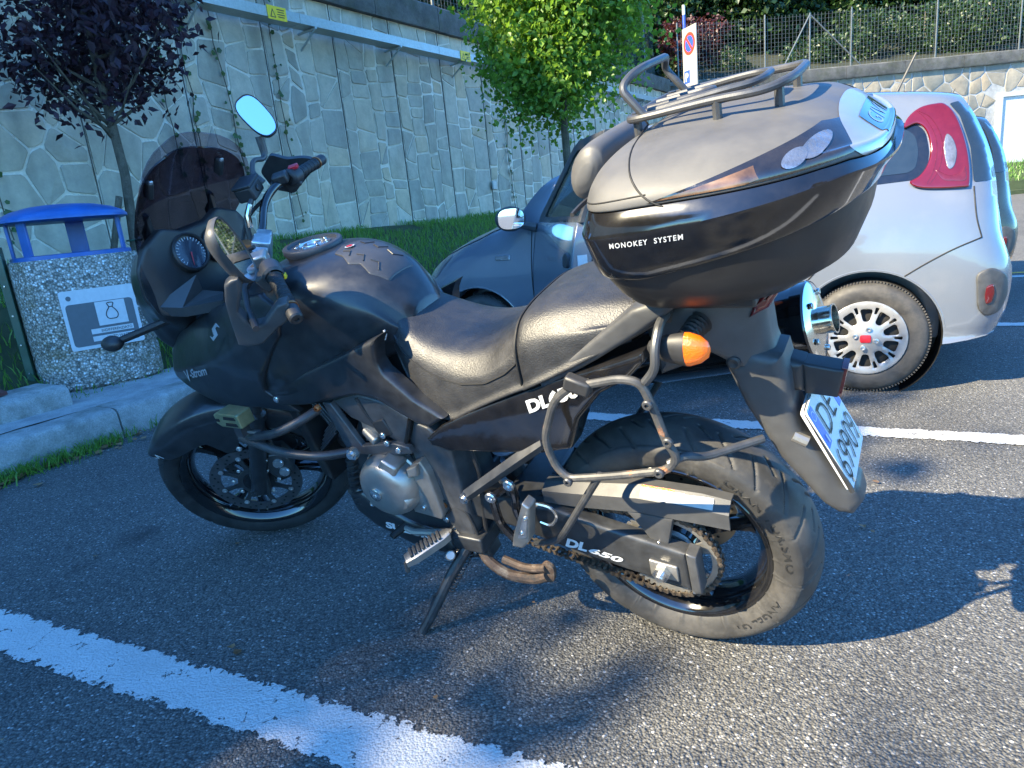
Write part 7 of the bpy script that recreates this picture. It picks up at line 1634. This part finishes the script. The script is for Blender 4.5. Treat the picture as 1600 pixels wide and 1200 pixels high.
    P = [(x, y) for x, y in zip(np.linspace(1.95, 2.80, 24), np.interp(np.linspace(1.95, 2.8, 24), [1.95, 2.4, 2.65, 2.8], [.70, .665, .60, .52]))]; D = ucast(np.array(P)); tube(k, [(p[0], p[1], d+.001) for p, d in zip(P, D)], .004, 5); c_('bonnet_seam', k, 'black'); c_('bonnet_seam', k.mirror(), 'black')
    k = MB(); decal(k, ucast, [(1.50, -.50), (1.50, .50), (2.02, .60), (2.05, 0), (2.02, -.60)], .004, .05, .03, .01); c_('windscreen', k, 'carglass')
    k = MB(); decal(k, rcast, [(-.47, 1.03), (-.42, 1.34), (.42, 1.34), (.47, 1.03)], .006, .05, .05, .01); c_('rear_window', k, 'carglass')
    k = MB(); decal(k, rcast, [(-.26, .78), (-.26, .90), (.26, .90), (.26, .78)], .006, .05, .01, .01); c_('number_plate', k, 'plate')
    k = MB(); tube(k, [(-.10, 0, 1.515), (-.12, 0, 1.56), (-.193, 0, 1.72)], [.010, .007, .006], 8); ball(k, (-.09, 0, 1.518), (.03, .02, .014)); c_('aerial', k, 'cartrim')
    k = MB(); tube(k, [(xr_(1.0)-.02, .05, 1.0), (xr_(1.2)-.015, -.2, 1.15)], .008, 6); box(k, (xr_(.98)-.03, .05, .985), (.06, .05, .05)); c_('rear_wiper', k, 'cartrim')
    k = MB(); decal(k, fcast, [(-.22, .42), (-.22, .52), (.22, .52), (.22, .42)], .006, .05, .05, .01); c_('grille', k, 'black')
    hl = [(2.52, .845), (2.66, .70), (2.735, .71), (2.78, .76), (2.72, .83), (2.60, .875)]
    side('headlight', hl, 'carlampclear', .006, .02, .004, res=.02); side('side_repeater', [(2.02, .80), (2.13, .80), (2.13, .835), (2.02, .835)], 'carlampclear', .006, .012, .003, res=.015)
    for xw in (0, 2.3):
        k = MB(); A_ = np.linspace(rad(8), rad(172), 40); P = np.array([(xw+.345*math.cos(a), .295+.345*math.sin(a)) for a in A_]); D = bcast(P); tube(k, [(p[0], d-.003, p[1]) for p, d in zip(P, D)], .005, 8); c_('arch_lip', k, paint); c_('arch_lip', k.mirror(), paint)
    def mirror_(Mm, s=1, par=car):
        k = MB(); ball(k, (1.82, .93*s, 1.055), (.055, .095, .075), 22, 14); k.xf(lambda p: np.array([max(p[0], 1.79), p[1], p[2]])); o = c_('door_mirror', k, 'cartrim', par, ang=50)
        k = MB(); P = [(1.7885, .93*s+.080*np.sign(math.cos(a))*abs(math.cos(a))**.7, 1.055+.060*np.sign(math.sin(a))*abs(math.sin(a))**.7) for a in np.linspace(0, 2*PI, 28, endpoint=False)]; k.add(P, [tuple(range(28))]); c_('mirror_glass', k, 'mirror', o if par is car else par, smooth=False)
        k = MB(); tube(k, [(1.80, .78*s, .99), (1.82, .88*s, 1.02)], [.03, .02], 8); c_('mirror_arm', k, 'cartrim', o if par is car else par)
    if door_open:
        # door opening (dark interior, seat) and the opened door, hinged at its front edge
        side('door_opening', [(.90, .34), (.91, 1.02), (.86, 1.39), (1.33, 1.385), (1.80, 1.03), (1.85, .90), (1.85, .34)], 'carseat', .003, .05, mir=False)
        k = MB(); O = [(1.855, .36), (1.855, .95), (1.82, 1.02), (.92, 1.02), (.90, .95), (.90, .36), (.96, .32), (1.80, .32)]
        slab(k, O, lambda q: bcast(q)-.10, lambda q: bcast(q)+.003, .010, .04, rnd=.02)
        H = Matrix.Translation((1.855, .80, 0)) @ rz(rad(-DOOR_ANG)) @ Matrix.Translation((-1.855, -.80, 0)); d_ = c_('open_door', k, paint, ang=40); d_.matrix_local = H
        fcx = yfit([(1.8, 1.02, .757), (.9, 1.02, .757), (1.35, 1.385, .63), (.86, 1.40, .625), (1.3, 1.2, .69)], 1)
        k = MB(); OF = [(1.84, 1.015), (1.80, 1.06), (1.37, 1.405), (1.30, 1.425), (.86, 1.425), (.885, 1.015)]; OG = [(1.70, 1.045), (1.345, 1.35), (1.29, 1.375), (.915, 1.375), (.935, 1.045)]
        slab(k, OF, lambda q: fcx(q)-.03, lambda q: fcx(q)+.002, .005, .04, holes=[rpoly(OG, .03)]); c_('window_frame', k, 'cartrim', d_, ang=30)
        k = MB(); slab(k, rpoly(OG, .03), lambda q: fcx(q)-.012, lambda q: fcx(q)-.008, 0, .06); c_('window_glass', k, 'doorglass', d_)
        k = MB(); O = [(1.02, .80), (.95, .80), (.94, .86), (1.0, .875), (1.04, .85)]; slab(k, O, .80, lambda q: bcast(q)+.016, .005, .02, rnd=.015); c_('door_handle', k, 'cartrim', d_)
        k = MB(); box(k, (.897, .755, .78), (.004, .05, .16)); c_('label_plate', k, 'white', d_, smooth=False)
        mirror_(None, 1, d_)
    else: mirror_(None, 1)
    mirror_(None, -1)
    k = MB(); ball(k, (.0, .45, 1.0), (.08, .12, .13)); return car
MAT['doorglass'] = tinted('door_glass', (.45, .60, .62), .05)
DOOR_ANG = 52
build_car('parked_car', CAR, 'pale silver blue hatchback with its front door open, parked behind the motorcycle', 'carpaint')
c2 = Matrix.Translation((2.2243+.4848*2.5+.872*.375, 4.0811+.8746*2.5-.489*.375, 0)) @ rz(2.6306)
build_car('parked_car', c2, 'dark olive hatchback mostly hidden behind the silver blue one', 'carpaint_olive', door_open=False)
